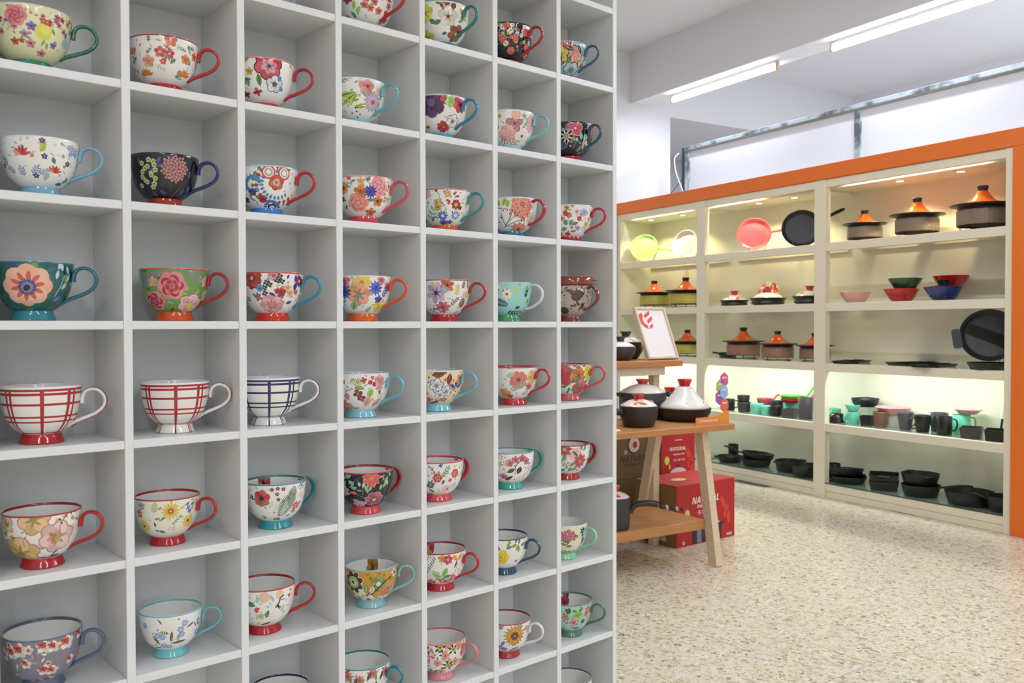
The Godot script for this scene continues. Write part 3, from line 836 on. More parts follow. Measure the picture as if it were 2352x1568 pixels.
func build_cookware() -> void:
	# top row
	tagine(4.205, 0, 0.84, "9c8878", "smallest of the three orange lidded pots in bronze shields on the top right shelf")
	tagine(3.782, 0, 0.98, "9c8878", "middle one of the three orange lidded pots in bronze shields on the top right shelf")
	tagine(3.315, 0, 1.06, "9c8878", "orange lidded pot in a bronze shield standing next to the orange frame")
	standing_pan(6.69, 5.6, 2.052, 0.135, 0.035, "a4d878", Vector3(-0.62, -0.72, 0.32), -8, 0.17, "lime green frying pan standing on edge on the top left shelf")
	standing_pan(6.12, 5.6, 2.052, 0.13, 0.035, "e8d2c4", Vector3(-0.2, -0.92, 0.4), -70, 0.0, "pale pink and white pan standing on edge beside the green one")
	standing_pan(5.272, 5.6, 2.057, 0.143, 0.038, "e0545c", Vector3(-0.62, -0.72, 0.3), 6, 0.15, "red frying pan standing on edge in the middle bay")
	standing_pan(4.775, 5.6, 2.058, 0.152, 0.036, "17181a", Vector3(-0.62, -0.76, 0.2), 24, 0.2, "black frying pan standing on edge beside the red one, its handle behind the post")
	plate_stand(6.69, 5.64, GLASS[0], 1.0, "thin wire stand holding up the green pan")
	plate_stand(6.12, 5.66, GLASS[0], 1.0, "thin wire stand behind the pale pink pan")
	plate_stand(5.272, 5.64, GLASS[0], 1.0, "thin wire stand holding up the red pan")
	plate_stand(4.775, 5.6, GLASS[0], 1.0, "thin wire stand holding up the black frying pan")
	# second row
	tagine(6.56, 1, 0.96, "d6c668", "orange lidded pot in a gold shield, left one of a pair on one shelf")
	tagine(6.12, 1, 1.0, "d6c668", "orange lidded pot in a gold shield beside the post on the second left shelf")
	lidded_dish(5.495, 5.6, GLASS[1], 0.125, 0.05, "small black dish under a red patterned lid, left of the wide white lidded dish", "peppers")
	lidded_dish(5.1, 5.58, GLASS[1], 0.15, 0.058, "wide black dish under a white lid with a red knob, in the middle bay", "plain")
	lidded_dish(4.69, 5.6, GLASS[1], 0.135, 0.062, "black dish with red and white lid, half hidden by the middle bay's post", "peppers")
	var spare := thing("leaning_cover", "red and white pot lid leaning upright behind the wide black dish", "lid")
	var ln := (UD * -0.3 + VD * -0.5 + Vector3.UP * 0.1).normalized()
	var lx := Vector3.UP.cross(ln).normalized()
	spare.transform = Transform3D(Basis(lx, ln, lx.cross(ln)), rp(5.235, 5.74, 1.575))
	part("lid_body", MB.new().lathe([Vector2(0.0, 0.0), Vector2(0.085, 0.0), Vector2(0.088, 0.006), Vector2(0.07, 0.022), Vector2(0.04, 0.036), Vector2(0.0, 0.042)], 36), lid_material("red"), spare)
	part("knob", MB.new().lathe([Vector2(0, 0.04), Vector2(0.022, 0.04), Vector2(0.02, 0.052), Vector2(0.034, 0.07), Vector2(0, 0.074)], 24), glaze("b8161e"), spare)
	bowl(4.27, 5.6, GLASS[1], 0.115, 0.082, "f0b4ac", "pale pink bowl alone at the left on the second right shelf", "glazed bowls on the second shelf")
	bowl(3.89, 5.6, GLASS[1], 0.12, 0.09, "c81c26", "red bowl under the dark green one on the second right shelf", "glazed bowls on the second shelf")
	bowl(3.86, 5.6, GLASS[1] + 0.084, 0.115, 0.078, "1f4a34", "dark green bowl stacked on a red bowl", "glazed bowls on the second shelf")
	bowl(3.55, 5.565, GLASS[1], 0.125, 0.09, "1f2c78", "deep blue bowl in front of a raised red bowl on the second right shelf", "glazed bowls on the second shelf")
	bowl(3.605, 5.735, GLASS[1] + 0.094, 0.118, 0.078, "c81c26", "red bowl raised on a black cup behind the blue bowl", "glazed bowls on the second shelf")
	bowl(3.605, 5.735, GLASS[1], 0.048, 0.093, "2a2422", "black cup hidden behind the blue bowl and under the raised red one")
	var kb := thing("round_cover", "black round knob of a lid lying in the blue bowl", "lid", rp(3.55, 5.565, GLASS[1] + 0.088), RY)
	part("lid_plate", MB.new().lathe([Vector2(0, 0), Vector2(0.104, 0.0), Vector2(0.112, 0.006), Vector2(0.03, 0.014), Vector2(0, 0.014)], 32), mat("2c3068", 0.3), kb)
	part("knob", MB.new().lathe([Vector2(0, 0.012), Vector2(0.034, 0.012), Vector2(0.036, 0.03), Vector2(0.044, 0.048), Vector2(0.04, 0.052), Vector2(0, 0.05)], 28), mat("1c1a1a", 0.3), kb)
	# third row
	tagine(6.095, 2, 0.88, "d6c668", "orange lidded pot in a gold shield behind the framed sign")
	tagine(5.403, 2, 0.96, "aa846e", "leftmost of three orange lidded pots in copper brown shields in the middle bay")
	tagine(4.985, 2, 0.86, "aa846e", "middle one of three orange lidded pots in copper brown shields", 5.57)
	tagine(4.69, 2, 0.8, "aa846e", "orange lidded pot in a copper brown shield cut off by the post", 5.66)
	skillet(5.64, 5.67, GLASS[2], 0.085, 0.045, "24211f", 160, "small black pan behind the left copper brown pot", 0.06, 0.0)
	for q in [[4.3, 5.6, 0.155, 0.02, 20.0, "flat black griddle plate nearest the left post of the third right shelf"], [3.86, 5.68, 0.15, 0.022, -15.0, "flat black griddle plate in the middle of the third right shelf"], [3.62, 5.57, 0.155, 0.02, 10.0, "flat black griddle plate beside the dish under the big round one"]]:
		square_dish(q[0], q[1], GLASS[2], q[2] * 2, q[2] * 1.3, q[3], "1c1b1a", q[4], q[5], true)
	standing_pan(3.29, 5.66, 1.226, 0.178, 0.03, "17181a", Vector3(-0.5, -0.82, 0.3), 8, 0.0, "large black round griddle standing on edge with a square lug", true)
	skillet(3.22, 5.54, GLASS[2], 0.13, 0.046, "1b1c1c", 200, "low black pan lying in front of the standing griddle", 0.0)
	plate_stand(3.29, 5.68, GLASS[2], 1.0, "thin wire stand holding up the big round griddle")
	# fourth row, right bay
	mug(4.55, 5.72, GLASS[3], 0.052, 0.09, "7fd8bc", 200, "mint mug half hidden by the left post of the fourth right shelf")
	var dome := thing("bowl", "black bowl turned upside down on the fourth right shelf", "bowl", rp(4.43, 5.6, GLASS[3]), RY)
	part("bowl_body", MB.new().lathe([Vector2(0.062, 0.0), Vector2(0.066, 0.004), Vector2(0.062, 0.04), Vector2(0.045, 0.066), Vector2(0.028, 0.074), Vector2(0.0, 0.074)], 36), mat("2a2024", 0.22), dome)
	mug(4.286, 5.6, GLASS[3], 0.052, 0.09, "74d4b8", 170, "mint mug under a mint bowl on the fourth right shelf")
	bowl(4.288, 5.6, GLASS[3] + 0.0915, 0.056, 0.05, "7fd8bc", "small mint bowl stacked on a mint mug")
	var jar := thing("glass_jar", "clear glass jar carrying a black two handled pan", "jar", rp(4.2, 5.72, GLASS[3]), RY)
	part("jar_body", MB.new().lathe([Vector2(0, 0), Vector2(0.04, 0), Vector2(0.043, 0.004), Vector2(0.043, 0.125), Vector2(0.039, 0.125), Vector2(0.039, 0.006), Vector2(0, 0.006)], 32), glass_material(), jar)
	skillet(4.27, 5.72, GLASS[3] + 0.126, 0.1, 0.062, "20222c", 35, "black two handled pan on a glass jar, highest on the fourth right shelf", 0.0, 0.0, true)
	square_dish(4.155, 5.59, GLASS[3], 0.085, 0.085, 0.074, "1c1818", 20, "small black square cup between the mint and the brown mug")
	mug(4.045, 5.59, GLASS[3], 0.052, 0.112, "7a5844", -20, "brown mug with a dark window on the fourth right shelf", 0.8)
	bowl(4.02, 5.7, GLASS[3] + 0.085, 0.125, 0.055, "f0a8b0", "pale pink bowl raised behind the brown mug")
	mug(4.02, 5.7, GLASS[3], 0.06, 0.084, "d8d4cc", 90, "pale cup hidden under the pink bowl", 0.9, false)
	mug(3.845, 5.59, GLASS[3], 0.055, 0.125, "55505a", -15, "grey mug in the middle of the fourth right shelf", 0.72)
	mug(3.7, 5.57, GLASS[3], 0.055, 0.118, "1b1a1a", 150, "black tapered mug left of the dark grey one", 0.76)
	mug(3.66, 5.7, GLASS[3], 0.058, 0.13, "3a3c46", 180, "dark grey mug standing in the second line", 0.9)
	mug(3.535, 5.56, GLASS[3], 0.05, 0.125, "1a1817", -35, "tall black mug with its handle towards a mint one", 0.97)
	mug(3.5, 5.7, GLASS[3], 0.058, 0.132, "74d4b0", -35, "tall mint mug partly hidden by the black mug", 0.95)
	bowl(3.46, 5.71, GLASS[3] + 0.135, 0.088, 0.036, "f2b8b8", "pale pink bowl resting on the tall mint mug")
	square_dish(3.35, 5.57, GLASS[3], 0.16, 0.13, 0.07, "413c3a", 25, "dark grey rectangular dish near the right end of the fourth right shelf")
	square_dish(3.185, 5.57, GLASS[3], 0.15, 0.13, 0.072, "1a1616", 25, "black rectangular dish at the right end of the fourth right shelf")
	var ladle := thing("ladle", "black handled ladle standing in the black rectangular dish", "ladle", rp(3.18, 5.6, GLASS[3] + 0.008), RY)
	part("ladle_handle", MB.new().tube([Vector3(0, 0, 0), Vector3(0.005, 0.1, 0.008), Vector3(0.01, 0.13, 0.01)], [0.008], [0.006], Vector3.ZERO, 8), mat("1a1616", 0.4), ladle)
	part("ladle_end", MB.new().tube([Vector3(0.01, 0.13, 0.01), Vector3(0.015, 0.21, 0.012)], [0.014], [0.008], Vector3.ZERO, 10), mat("eceef0", 0.3), ladle)
	# fourth row, middle bay
	mug(5.55, 5.6, GLASS[3], 0.048, 0.098, "1d1c1b", -25, "black mug behind the coloured tag stand", 0.95)
	mug(5.376, 5.6, GLASS[3], 0.06, 0.082, "43383a", 30, "brown grey mug under a lower cup in the middle bay", 0.85)
	mug(5.385, 5.6, GLASS[3] + 0.0835, 0.053, 0.058, "3a3032", 30, "dark brown cup stacked upon the brown grey mug", 0.9, false)
	mug(5.215, 5.58, GLASS[3], 0.056, 0.084, "7ad8c0", 60, "mint mug with its handle facing out, in the middle bay", 0.92)
	mug(5.1, 5.56, GLASS[3], 0.045, 0.076, "7ad8c0", -30, "mint mug closest to the black one in the middle bay", 0.8)
	skillet(5.25, 5.71, GLASS[3] + 0.07, 0.066, 0.05, "d05058", -30, "small coral pan with a red rim and stub handle", 0.06, 0.03)
	mug(5.25, 5.71, GLASS[3], 0.05, 0.068, "8a8078", 90, "grey cup hidden below the coral pan", 0.9, false)
	mug(5.0, 5.57, GLASS[3], 0.05, 0.08, "171616", 60, "black mug in front of the pile of flat pans", 0.9)
	mug(5.105, 5.7, GLASS[3] , 0.054, 0.11, "1c1b1b", -25, "black mug in the back line of the middle bay", 0.95)
	mug(4.975, 5.71, GLASS[3], 0.058, 0.105, "74d4bc", -40, "mint mug below the red flat pan", 0.95)
	skillet(4.935, 5.7, GLASS[3] + 0.108, 0.1, 0.028, "c0181e", -42, "flat red pan on a pile in the middle bay", 0.12, 0.06)
	skillet(4.95, 5.7, GLASS[3] + 0.137, 0.095, 0.028, "6cc848", -38, "flat green pan on top of the red one", 0.13, 0.1)
	square_dish(4.845, 5.56, GLASS[3], 0.11, 0.1, 0.07, "544a4c", 20, "small grey square cup beside a tall tumbler")
	mug(4.71, 5.58, GLASS[3], 0.058, 0.17, "585058", 0, "tall grey tumbler half hidden by the post of the middle bay", 0.92, false)
	# fourth row, left bay
	skillet(6.14, 5.6, GLASS[3], 0.14, 0.09, "1e1c1b", 180, "deep black pot on the fourth left shelf, seen beside the white cone lid", 0.06, 0.0)
	bowl(6.32, 5.6, GLASS[3] + 0.092, 0.06, 0.06, "c01c26", "red dish on the deep black pot of the left bay")
	# bottom row
	mug(4.52, 5.68, GLASS[4], 0.05, 0.11, "20221e", 180, "dark pot behind the left post of the bottom right shelf", 0.9, false, "pot", "pot")
	skillet(4.315, 5.6, GLASS[4], 0.125, 0.05, "1a1a19", 180, "black pan under the tilted wok on the bottom right shelf", 0.0, 0.0, true)
	var wok := skillet(4.345, 5.6, GLASS[4] + 0.05, 0.13, 0.055, "1b1d22", 215, "tilted black wok lying on another pan", 0.0, 0.0, true)
	wok.rotate_object_local(Vector3(0, 0, 1), 0.12)
	square_dish(4.02, 5.6, GLASS[4], 0.2, 0.2, 0.06, "181817", 35, "black square roasting pan under an alike one", true)
	square_dish(4.02, 5.6, GLASS[4] + 0.058, 0.2, 0.2, 0.05, "1a1a1a", 35, "black square roasting pan, upper one of the pair", true)
	skillet(3.73, 5.6, GLASS[4], 0.128, 0.075, "1a1918", -48, "black round skillet under an alike one, its long handle reaching to the right", 0.2, 0.0)
	skillet(3.735, 5.6, GLASS[4] + 0.0765, 0.125, 0.075, "1a1a19", 60, "black round skillet, upper one of the pile of two", 0.0, 0.0, true)
	skillet(3.38, 5.6, GLASS[4], 0.152, 0.085, "1a1a1a", -60, "wide black frying pan in front at the bottom right", 0.14, 0.0)
	skillet(3.13, 5.57, GLASS[4], 0.105, 0.095, "191a19", 120, "deep black pot cut off by the right post of the bottom shelf", 0.1, 0.0)
	mug(5.62, 5.72, GLASS[4], 0.045, 0.13, "1c1e18", 180, "dark tall pot seen right beside the table leg", 0.95, false, "pot", "pot")
	skillet(5.52, 5.58, GLASS[4], 0.11, 0.05, "1a1a17", 150, "small black pan at the left of the bottom middle shelf", 0.0, 0.0, true)
	skillet(5.25, 5.61, GLASS[4], 0.13, 0.06, "1b1a18", 170, "black skillet under a tilted pan in the middle bay", 0.0, 0.0, true)
	var tilted := skillet(5.235, 5.61, GLASS[4] + 0.065, 0.135, 0.045, "181716", 150, "black frying pan tilted on top with its handle pointing up left", 0.16, 0.03)
	tilted.rotate_object_local(Vector3(0, 0, 1), 0.1)
	skillet(4.91, 5.63, GLASS[4], 0.118, 0.085, "1b1a19", 170, "black deep pan right of the tilted one", 0.0, 0.0, true)
	skillet(4.68, 5.56, GLASS[4], 0.118, 0.085, "1a1a19", 30, "black deep pan against the post of the bottom middle shelf", 0.0, 0.0, true)

# ---------------------------------------------------------------- stepped table and what stands on and under it
func wood(hex: String, seed_no: int) -> StandardMaterial3D:
	var key := "wood_" + hex
	if mats.has(key):
		return mats[key]
	var m := StandardMaterial3D.new()
	m.resource_name = key
	var base := Color(hex)
	var nz := FastNoiseLite.new()
	nz.seed = seed_no
	nz.frequency = 0.02
	nz.fractal_octaves = 3
	var g := Gradient.new()
	g.set_color(0, base.darkened(0.08))
	g.set_color(1, base.lightened(0.06))
	var t := NoiseTexture2D.new()
	t.width = 256
	t.height = 256
	t.seamless = true
	t.noise = nz
	t.color_ramp = g
	m.albedo_texture = t
	m.uv1_triplanar = true
	m.uv1_scale = Vector3(0.6, 9, 9)
	m.roughness = 0.42
	mats[key] = m
	return m

const T1 := 1.095
const T2 := 0.762
const T3 := 0.243

func build_table() -> void:
	var top := wood("c88a4e", 4)
	var pale := wood("eed8b8", 9)
	var o := thing("display_table", "stepped wooden display table with three brown boards and pale splayed legs", "table", rp(0, 0, 0), RY)
	part("upper_board", rbox(MB.new(), 3.868, 4.25, 2.25, 3.53, T1 - 0.036, T1, 0.003), top, o)
	part("middle_board", rbox(MB.new(), 3.455, 4.0, 2.1, 3.53, T2 - 0.033, T2, 0.003), top, o)
	part("lower_board", rbox(MB.new(), 3.52, 4.06, 2.3, 3.372, T3 - 0.052, T3, 0.003), top, o)
	part("apron", rbox(MB.new(), 3.9, 3.92, 2.3, 3.42, T1 - 0.085, T1 - 0.036, 0.002), pale, o)
	for v in [3.376, 2.24]:
		part("front_leg", MB.new().bar(Vector3(v + 0.025, 0.0, -3.467), Vector3(v + 0.025, T2 - 0.033, -3.585), 0.046, 0.06, Vector3(1, 0, 0)), pale, o)
		part("rear_leg", MB.new().bar(Vector3(v + 0.025, 0.0, -4.12), Vector3(v + 0.025, T2 - 0.033, -3.945), 0.046, 0.066, Vector3(1, 0, 0)), pale, o)
		part("post", MB.new().box(Vector3(v + 0.045, (T1 - 0.036) / 2, -4.0), Vector3(0.045, T1 - 0.036, 0.05), 0.003), pale, o)
	# upper board
	pot(4.02, 3.186, T1, 0.09, 0.078, "443c3e", "bulging", "plain", "3c3634", "dark round pot with a white lid at the left of the upper board", 0.0)
	pot(4.175, 3.35, T1, 0.108, 0.1, "3a2a22", "bulging", "flower", "38322e", "brown pot with a flower painted lid and dark knob behind the framed sign", 0.03)
	framed_sign()
	# middle board
	pot(3.94, 3.286, T2, 0.138, 0.15, "3c3838", "straight", "plain", "cc2a30", "large black casserole with a white lid and red knob and a round sticker", 0.02, true)
	var sauce := pot(3.63, 3.0, T2, 0.103, 0.11, "322c2c", "tapered", "peppers", "cc2228", "small black saucepan with a pepper painted lid and a thick handle", 0.0)
	part("handle", MB.new().tube(curve([Vector3(-0.085, 0.075, 0.03), Vector3(-0.12, 0.082, 0.045), Vector3(-0.19, 0.085, 0.07), Vector3(-0.23, 0.08, 0.085)], 4), [0.02, 0.018], [0.02, 0.017], Vector3.UP, 12), mat("322c2c", 0.45), sauce)
	var tg := thing("tagine_pot", "black tagine with tall white cone lid and red knob on the middle board", "pot", rp(3.725, 3.41, T2), RY + 0.6)
	part("base_pan", MB.new().lathe([Vector2(0, 0), Vector2(0.105, 0), Vector2(0.125, 0.012), Vector2(0.145, 0.05), Vector2(0.148, 0.072), Vector2(0.143, 0.074), Vector2(0.138, 0.07), Vector2(0, 0.066)], 52), mat("2a2422", 0.4), tg)
	part("cone_lid", MB.new().lathe([Vector2(0.136, 0.068), Vector2(0.139, 0.076), Vector2(0.137, 0.084), Vector2(0.12, 0.1), Vector2(0.09, 0.128), Vector2(0.066, 0.155), Vector2(0.05, 0.178), Vector2(0.038, 0.192), Vector2(0.0, 0.192)], 52), cone_print(), tg)
	part("knob", MB.new().lathe([Vector2(0, 0.19), Vector2(0.029, 0.19), Vector2(0.03, 0.2), Vector2(0.041, 0.228), Vector2(0.038, 0.233), Vector2(0, 0.231)], 32), glaze("cc2228"), tg)
	tag_stand()
	var card := thing("price_card", "small cream card lying at the front of the middle board", "card", rp(3.53, 2.775, T2), RY)
	part("card_sheet", MB.new().prism(rounded(0.05, 0.03, 0.012), 0.002), mat("ecdcb4", 0.6), card).rotation.x = -1.2
	# lower board
	var bp := pot(3.62, 2.83, T3, 0.083, 0.165, "3a383a", "straight", "peppers", "d02428", "tall grey black milk pot with a long curved handle on the lower board", 0.0)
	var hm := mat("2c282c", 0.25)
	part("handle", MB.new().tube(curve([Vector3(0.078, 0.085, 0.01), Vector3(0.1, 0.118, 0.012), Vector3(0.13, 0.13, 0.014), Vector3(0.19, 0.132, 0.02), Vector3(0.225, 0.125, 0.024)], 4), [0.019, 0.017, 0.016, 0.016, 0.016, 0.017, 0.018, 0.02, 0.021], [0.016], Vector3(0, 0, 1), 12), hm, bp)
	var wr := thing("net_sleeve", "black and white net sleeve hanging off the end of the milk pot handle", "sleeve", rp(3.5, 3.02, T3 + 0.115), RY - 0.5)
	for k in 5:
		part("net_ring", MB.new().at(Transform3D(Basis(Vector3(0, 0, 1), -PI / 2 + 0.25), Vector3(0.02 + 0.026 * k, -0.004 * k, 0.01))).lathe([Vector2(0.0, -0.008), Vector2(0.013 - 0.001 * k, -0.006), Vector2(0.015 - 0.001 * k, 0.0), Vector2(0.013 - 0.001 * k, 0.006), Vector2(0.0, 0.008)], 10), mat("2a2428" if k % 2 == 0 else "b8b0ac", 0.5), wr)
	build_boxes()

func pot(u, v, y, r, h, hex: String, kind: String, lid: String, knob: String, label: String, lugs: float, sticker := false) -> Node3D:
	var o := thing("pot", label, "pot", rp(u, v, y + 0.0003), RY - 0.5)
	var m := mat(hex, 0.42)
	var body := []
	match kind:
		"bulging":
			body = [Vector2(0, 0), Vector2(r * 0.62, 0), Vector2(r * 0.72, h * 0.1), Vector2(r * 0.93, h * 0.45), Vector2(r * 0.99, h * 0.8), Vector2(r, h), Vector2(r * 0.96, h * 1.03), Vector2(r * 0.93, h)]
		"tapered":
			body = [Vector2(0, 0), Vector2(r * 0.74, 0), Vector2(r * 0.8, h * 0.08), Vector2(r * 0.95, h * 0.5), Vector2(r * 1.0, h * 0.95), Vector2(r * 0.99, h), Vector2(r * 0.93, h)]
		_:
			body = [Vector2(0, 0), Vector2(r * 0.9, 0), Vector2(r * 0.95, h * 0.06), Vector2(r * 0.99, h * 0.6), Vector2(r, h * 0.97), Vector2(r * 0.98, h), Vector2(r * 0.93, h)]
	body.append_array([Vector2(r * 0.9, h * 0.9), Vector2(0, h * 0.88)])
	part("pot_body", MB.new().lathe(body, 48), m, o)
	part("lid", MB.new().lathe([Vector2(r * 0.93, h * 0.96), Vector2(r * 0.93, h + 0.003), Vector2(r * 0.8, h + r * 0.13), Vector2(r * 0.52, h + r * 0.27), Vector2(r * 0.24, h + r * 0.34), Vector2(0, h + r * 0.36)], 48), lid_material(lid), o)
	var ky: float = h + r * 0.33
	var kr: float = clampf(r * 0.3, 0.026, 0.036)
	part("knob", MB.new().lathe([Vector2(0, ky), Vector2(kr * 0.8, ky), Vector2(kr * 0.76, ky + 0.008), Vector2(kr * 1.1, ky + 0.026), Vector2(kr * 1.08, ky + 0.03), Vector2(0, ky + 0.029)], 32), glaze(knob), o)
	if lugs > 0.0:
		for s in [-1.0, 1.0]:
			part("lug", MB.new().tube(curve([Vector3(s * r * 0.97, h * 0.9, -0.05), Vector3(s * (r + lugs), h * 0.95, -0.036), Vector3(s * (r + lugs * 1.2), h * 0.95, 0), Vector3(s * (r + lugs), h * 0.95, 0.036), Vector3(s * r * 0.97, h * 0.9, 0.05)], 3), [0.009], [0.008], Vector3.UP, 8), m, o)
	if sticker:
		var sm := sticker_print()
		var st := MB.new()
		var rr: float = r + 0.0012
		for a in 10:
			for b in 8:
				var q := []
				var uv := []
				for e in [[0, 0], [1, 0], [1, 1], [0, 1]]:
					var fx: float = (a + e[0]) / 10.0
					var fy: float = (b + e[1]) / 8.0
					var f: float = 0.12 + (fx - 0.5) * 0.42
					q.append(Vector3(sin(f) * rr, 0.062 + fy * 0.058, cos(f) * rr))
					uv.append(Vector2(fx, 1.0 - fy))
				st.face(q, Vector3(sin(0.12), 0, cos(0.12)), uv)
		var sk := part("sticker", st, sm, o)
		sk.set_meta("label", "round cream sticker with red lettering and a flame")
	return o

func sticker_print() -> StandardMaterial3D:
	var im := Image.create(128, 128, false, Image.FORMAT_RGBA8)
	im.fill(Color(0.2, 0.19, 0.19, 0.0))
	for y in 128:
		for x in 128:
			var d := Vector2((x - 60) / 56.0, (y - 74) / 48.0).length()
			var spike: bool = y < 50 and x > 44 and x < 104 and (x + y / 2) % 22 < 12 and y > 4 + absi(x - 74) / 2
			if d < 1.0 or spike:
				im.set_pixel(x, y, Color("f4e4d0"))
			if d > 0.8 and d < 0.9 and y > 60:
				im.set_pixel(x, y, Color("d83c40"))
			if d < 0.9 and y > 46 and y < 62:
				im.set_pixel(x, y, Color("e8a85c") if x > 62 else Color("dc5048"))
			if d < 0.86 and y > 66 and y < 92 and (x / 5) % 3 != 2 and (y / 6) % 3 != 1:
				im.set_pixel(x, y, Color("e05058"))
	var m := StandardMaterial3D.new()
	m.resource_name = "sticker_print"
	m.albedo_texture = ImageTexture.create_from_image(im)
	m.transparency = BaseMaterial3D.TRANSPARENCY_ALPHA_SCISSOR
	m.alpha_scissor_threshold = 0.5
	m.roughness = 0.4
	return m

func cone_print() -> StandardMaterial3D:
	var p := Paint.new(512, 192, 192, true)
	p.low = 192
	p.im.fill_rect(Rect2i(0, 0, 512, 192), Color("f6f2ea"))
	for q in [[0.55, 0.5], [0.66, 0.46], [0.3, 0.5], [0.8, 0.4]]:
		p.o(q[0], 0.375 - q[1] * 0.375 + 0.1)
	p.o(0.47, 0.4); p.ell(0, 0, 0.009, 0.006, 0, Color("2c2824"), 8)
	p.o(0.55, 0.38); p.ell(0, 0, 0.009, 0.006, 0, Color("2c2824"), 8)
	p.o(0.55, 0.44)
	for k in 10:
		p.ell(-0.03 + 0.006 * k, 0.014 * sin(k * 0.33), 0.006, 0.004, 0, Color("e88898"), 6)
	p.o(0.56, 0.52); p.ell(0, 0, 0.04, 0.01, 0, Color("f0b4b8"), 10)
	p.o(0.62, 0.62); p.ell(0, 0, 0.05, 0.012, 0, Color("f2c4c4"), 10)
	p.o(0.5, 0.78); p.ell(0, 0, 0.05, 0.014, 0, Color("eeeab0"), 10)
	for k in 9:
		p.o(0.36 + 0.011 * k, 0.8); p.ell(0, 0, 0.004, 0.008 + 0.003 * (k % 3), 0, Color("a8a4a0"), 6)
		p.o(0.66 + 0.011 * k, 0.8); p.ell(0, 0, 0.004, 0.008 + 0.003 * (k % 3), 0, Color("a8a4a0"), 6)
	p.im.flip_y()
	var m := StandardMaterial3D.new()
	m.resource_name = "cone_lid_print"
	m.albedo_texture = p.texture()
	m.roughness = 0.2
	return m

func framed_sign() -> void:
	var w := 0.232
	var h := 0.33
	var o := thing("framed_sign", "white sign with a red angular emblem in a pale wooden frame on the upper board", "sign")
	var lean := Basis(Vector3(0, 1, 0), RY) * Basis(Vector3(1, 0, 0), -0.42)
	o.transform = Transform3D(lean, rp(3.93, 3.43, T1 + 0.003))
	var pale := wood("e8d2b4", 9)
	for s in [-1.0, 1.0]:
		part("frame_side", MB.new().box(Vector3(s * (w / 2 - 0.007), h / 2, 0), Vector3(0.014, h, 0.032), 0.002), pale, o)
	part("frame_top", MB.new().box(Vector3(0, h - 0.007, 0), Vector3(w - 0.028, 0.014, 0.032), 0.002), pale, o)
	part("frame_bottom", MB.new().box(Vector3(0, 0.007, 0), Vector3(w - 0.028, 0.014, 0.032), 0.002), pale, o)
	part("sheet", MB.new().box(Vector3(0, h / 2, 0.002), Vector3(w - 0.028, h - 0.028, 0.008)), mat("f6f2ee", 0.5), o)
	var red := mat("e0564c", 0.5)
	var e := MB.new().at(Transform3D(Basis(), Vector3(-0.098, 0.19, 0.0063)))
	e.prism(PackedVector2Array([Vector2(0.0, 0.092), Vector2(0.03, 0.108), Vector2(0.036, 0.086), Vector2(0.03, 0.08), Vector2(0.026, 0.06), Vector2(0.034, 0.036), Vector2(0.052, 0.026), Vector2(0.054, 0.0), Vector2(0.026, 0.012), Vector2(0.006, 0.036)]), 0.0006)
	e.prism(PackedVector2Array([Vector2(0.042, 0.09), Vector2(0.09, 0.12), Vector2(0.09, 0.096), Vector2(0.044, 0.07)]), 0.0006)
	e.prism(PackedVector2Array([Vector2(0.056, 0.058), Vector2(0.1, 0.086), Vector2(0.1, 0.062), Vector2(0.058, 0.034)]), 0.0006)
	e.prism(PackedVector2Array([Vector2(0.064, 0.022), Vector2(0.09, 0.038), Vector2(0.092, 0.018), Vector2(0.066, 0.0)]), 0.0006)
	part("emblem", e, red, o)
	part("back_leg", MB.new().box(Vector3(0, h * 0.36, -0.045), Vector3(0.06, 0.006, 0.06), 0.001), pale, o)

func tag_stand() -> void:
	var o := thing("tag_stand", "orange acrylic stand with five coloured hexagon tags rising at its right end", "sign", rp(3.5, 3.405, T2), RY - 0.05)
	var ob := mat("f0983c", 0.3)
	part("base_strip", MB.new().prism(PackedVector2Array([Vector2(-0.118, 0), Vector2(0.112, 0), Vector2(0.112, 0.07), Vector2(0.08, 0.062), Vector2(0.06, 0.058), Vector2(0.03, 0.046), Vector2(-0.02, 0.04), Vector2(-0.11, 0.04), Vector2(-0.118, 0.034)]), 0.006), ob, o)
	part("foot_plate", MB.new().box(Vector3(0, 0.0015, -0.014), Vector3(0.22, 0.003, 0.03), 0.001), ob, o)
	script_text("COOKEVER POT", 0.017, mat("fbe6dc", 0.5), o, Transform3D(Basis(), Vector3(-0.03, 0.02, 0.0064)))
	for q in [[0.082, 0.1, "ea7858"], [0.05, 0.142, "b45cb0"], [0.078, 0.172, "9cc0f0"], [0.055, 0.203, "a8cc60"], [0.083, 0.238, "e0609c"]]:
		var hx := PackedVector2Array()
		for k in 6:
			hx.append(Vector2(sin(TAU * k / 6.0) * 0.031, cos(TAU * k / 6.0) * 0.041))
		var t := part("hexagon_tag", MB.new().prism(hx, 0.004), mat(q[2], 0.3), o)
		t.position = Vector3(q[0], q[1], 0.001 if q[2] in ["9cc0f0", "ea7858"] else -0.002)
		var bar := part("name_bar", MB.new().prism(rounded(0.034, 0.008, 0.003, 3), 0.0008), mat("f6dce4", 0.4), t)
		bar.position = Vector3(0, 0.012, 0.004)


func carton(called: String, label: String, u, v, y, w, h, d, turn: float, hex: String) -> Node3D:
	var o := thing(called, label, "box", rp(u, v, y), RY + turn)
	part("carton_body", MB.new().box(Vector3(0, h / 2, 0), Vector3(w, h, d), 0.003), mat(hex, 0.55), o)
	return o

func slice_shape(r: float, asp: float) -> PackedVector2Array:
	var p := PackedVector2Array()
	for k in 18:
		p.append(Vector2(cos(TAU * k / 18.0) * r * asp, sin(TAU * k / 18.0) * r))
	return p

func flat_print(o: Node3D, called: String, poly: PackedVector2Array, at: Vector3, hex: String, lift := 0.0004) -> void:
	var m := part(called, MB.new().prism(poly, lift), mat(hex, 0.55), o)
	m.position = at

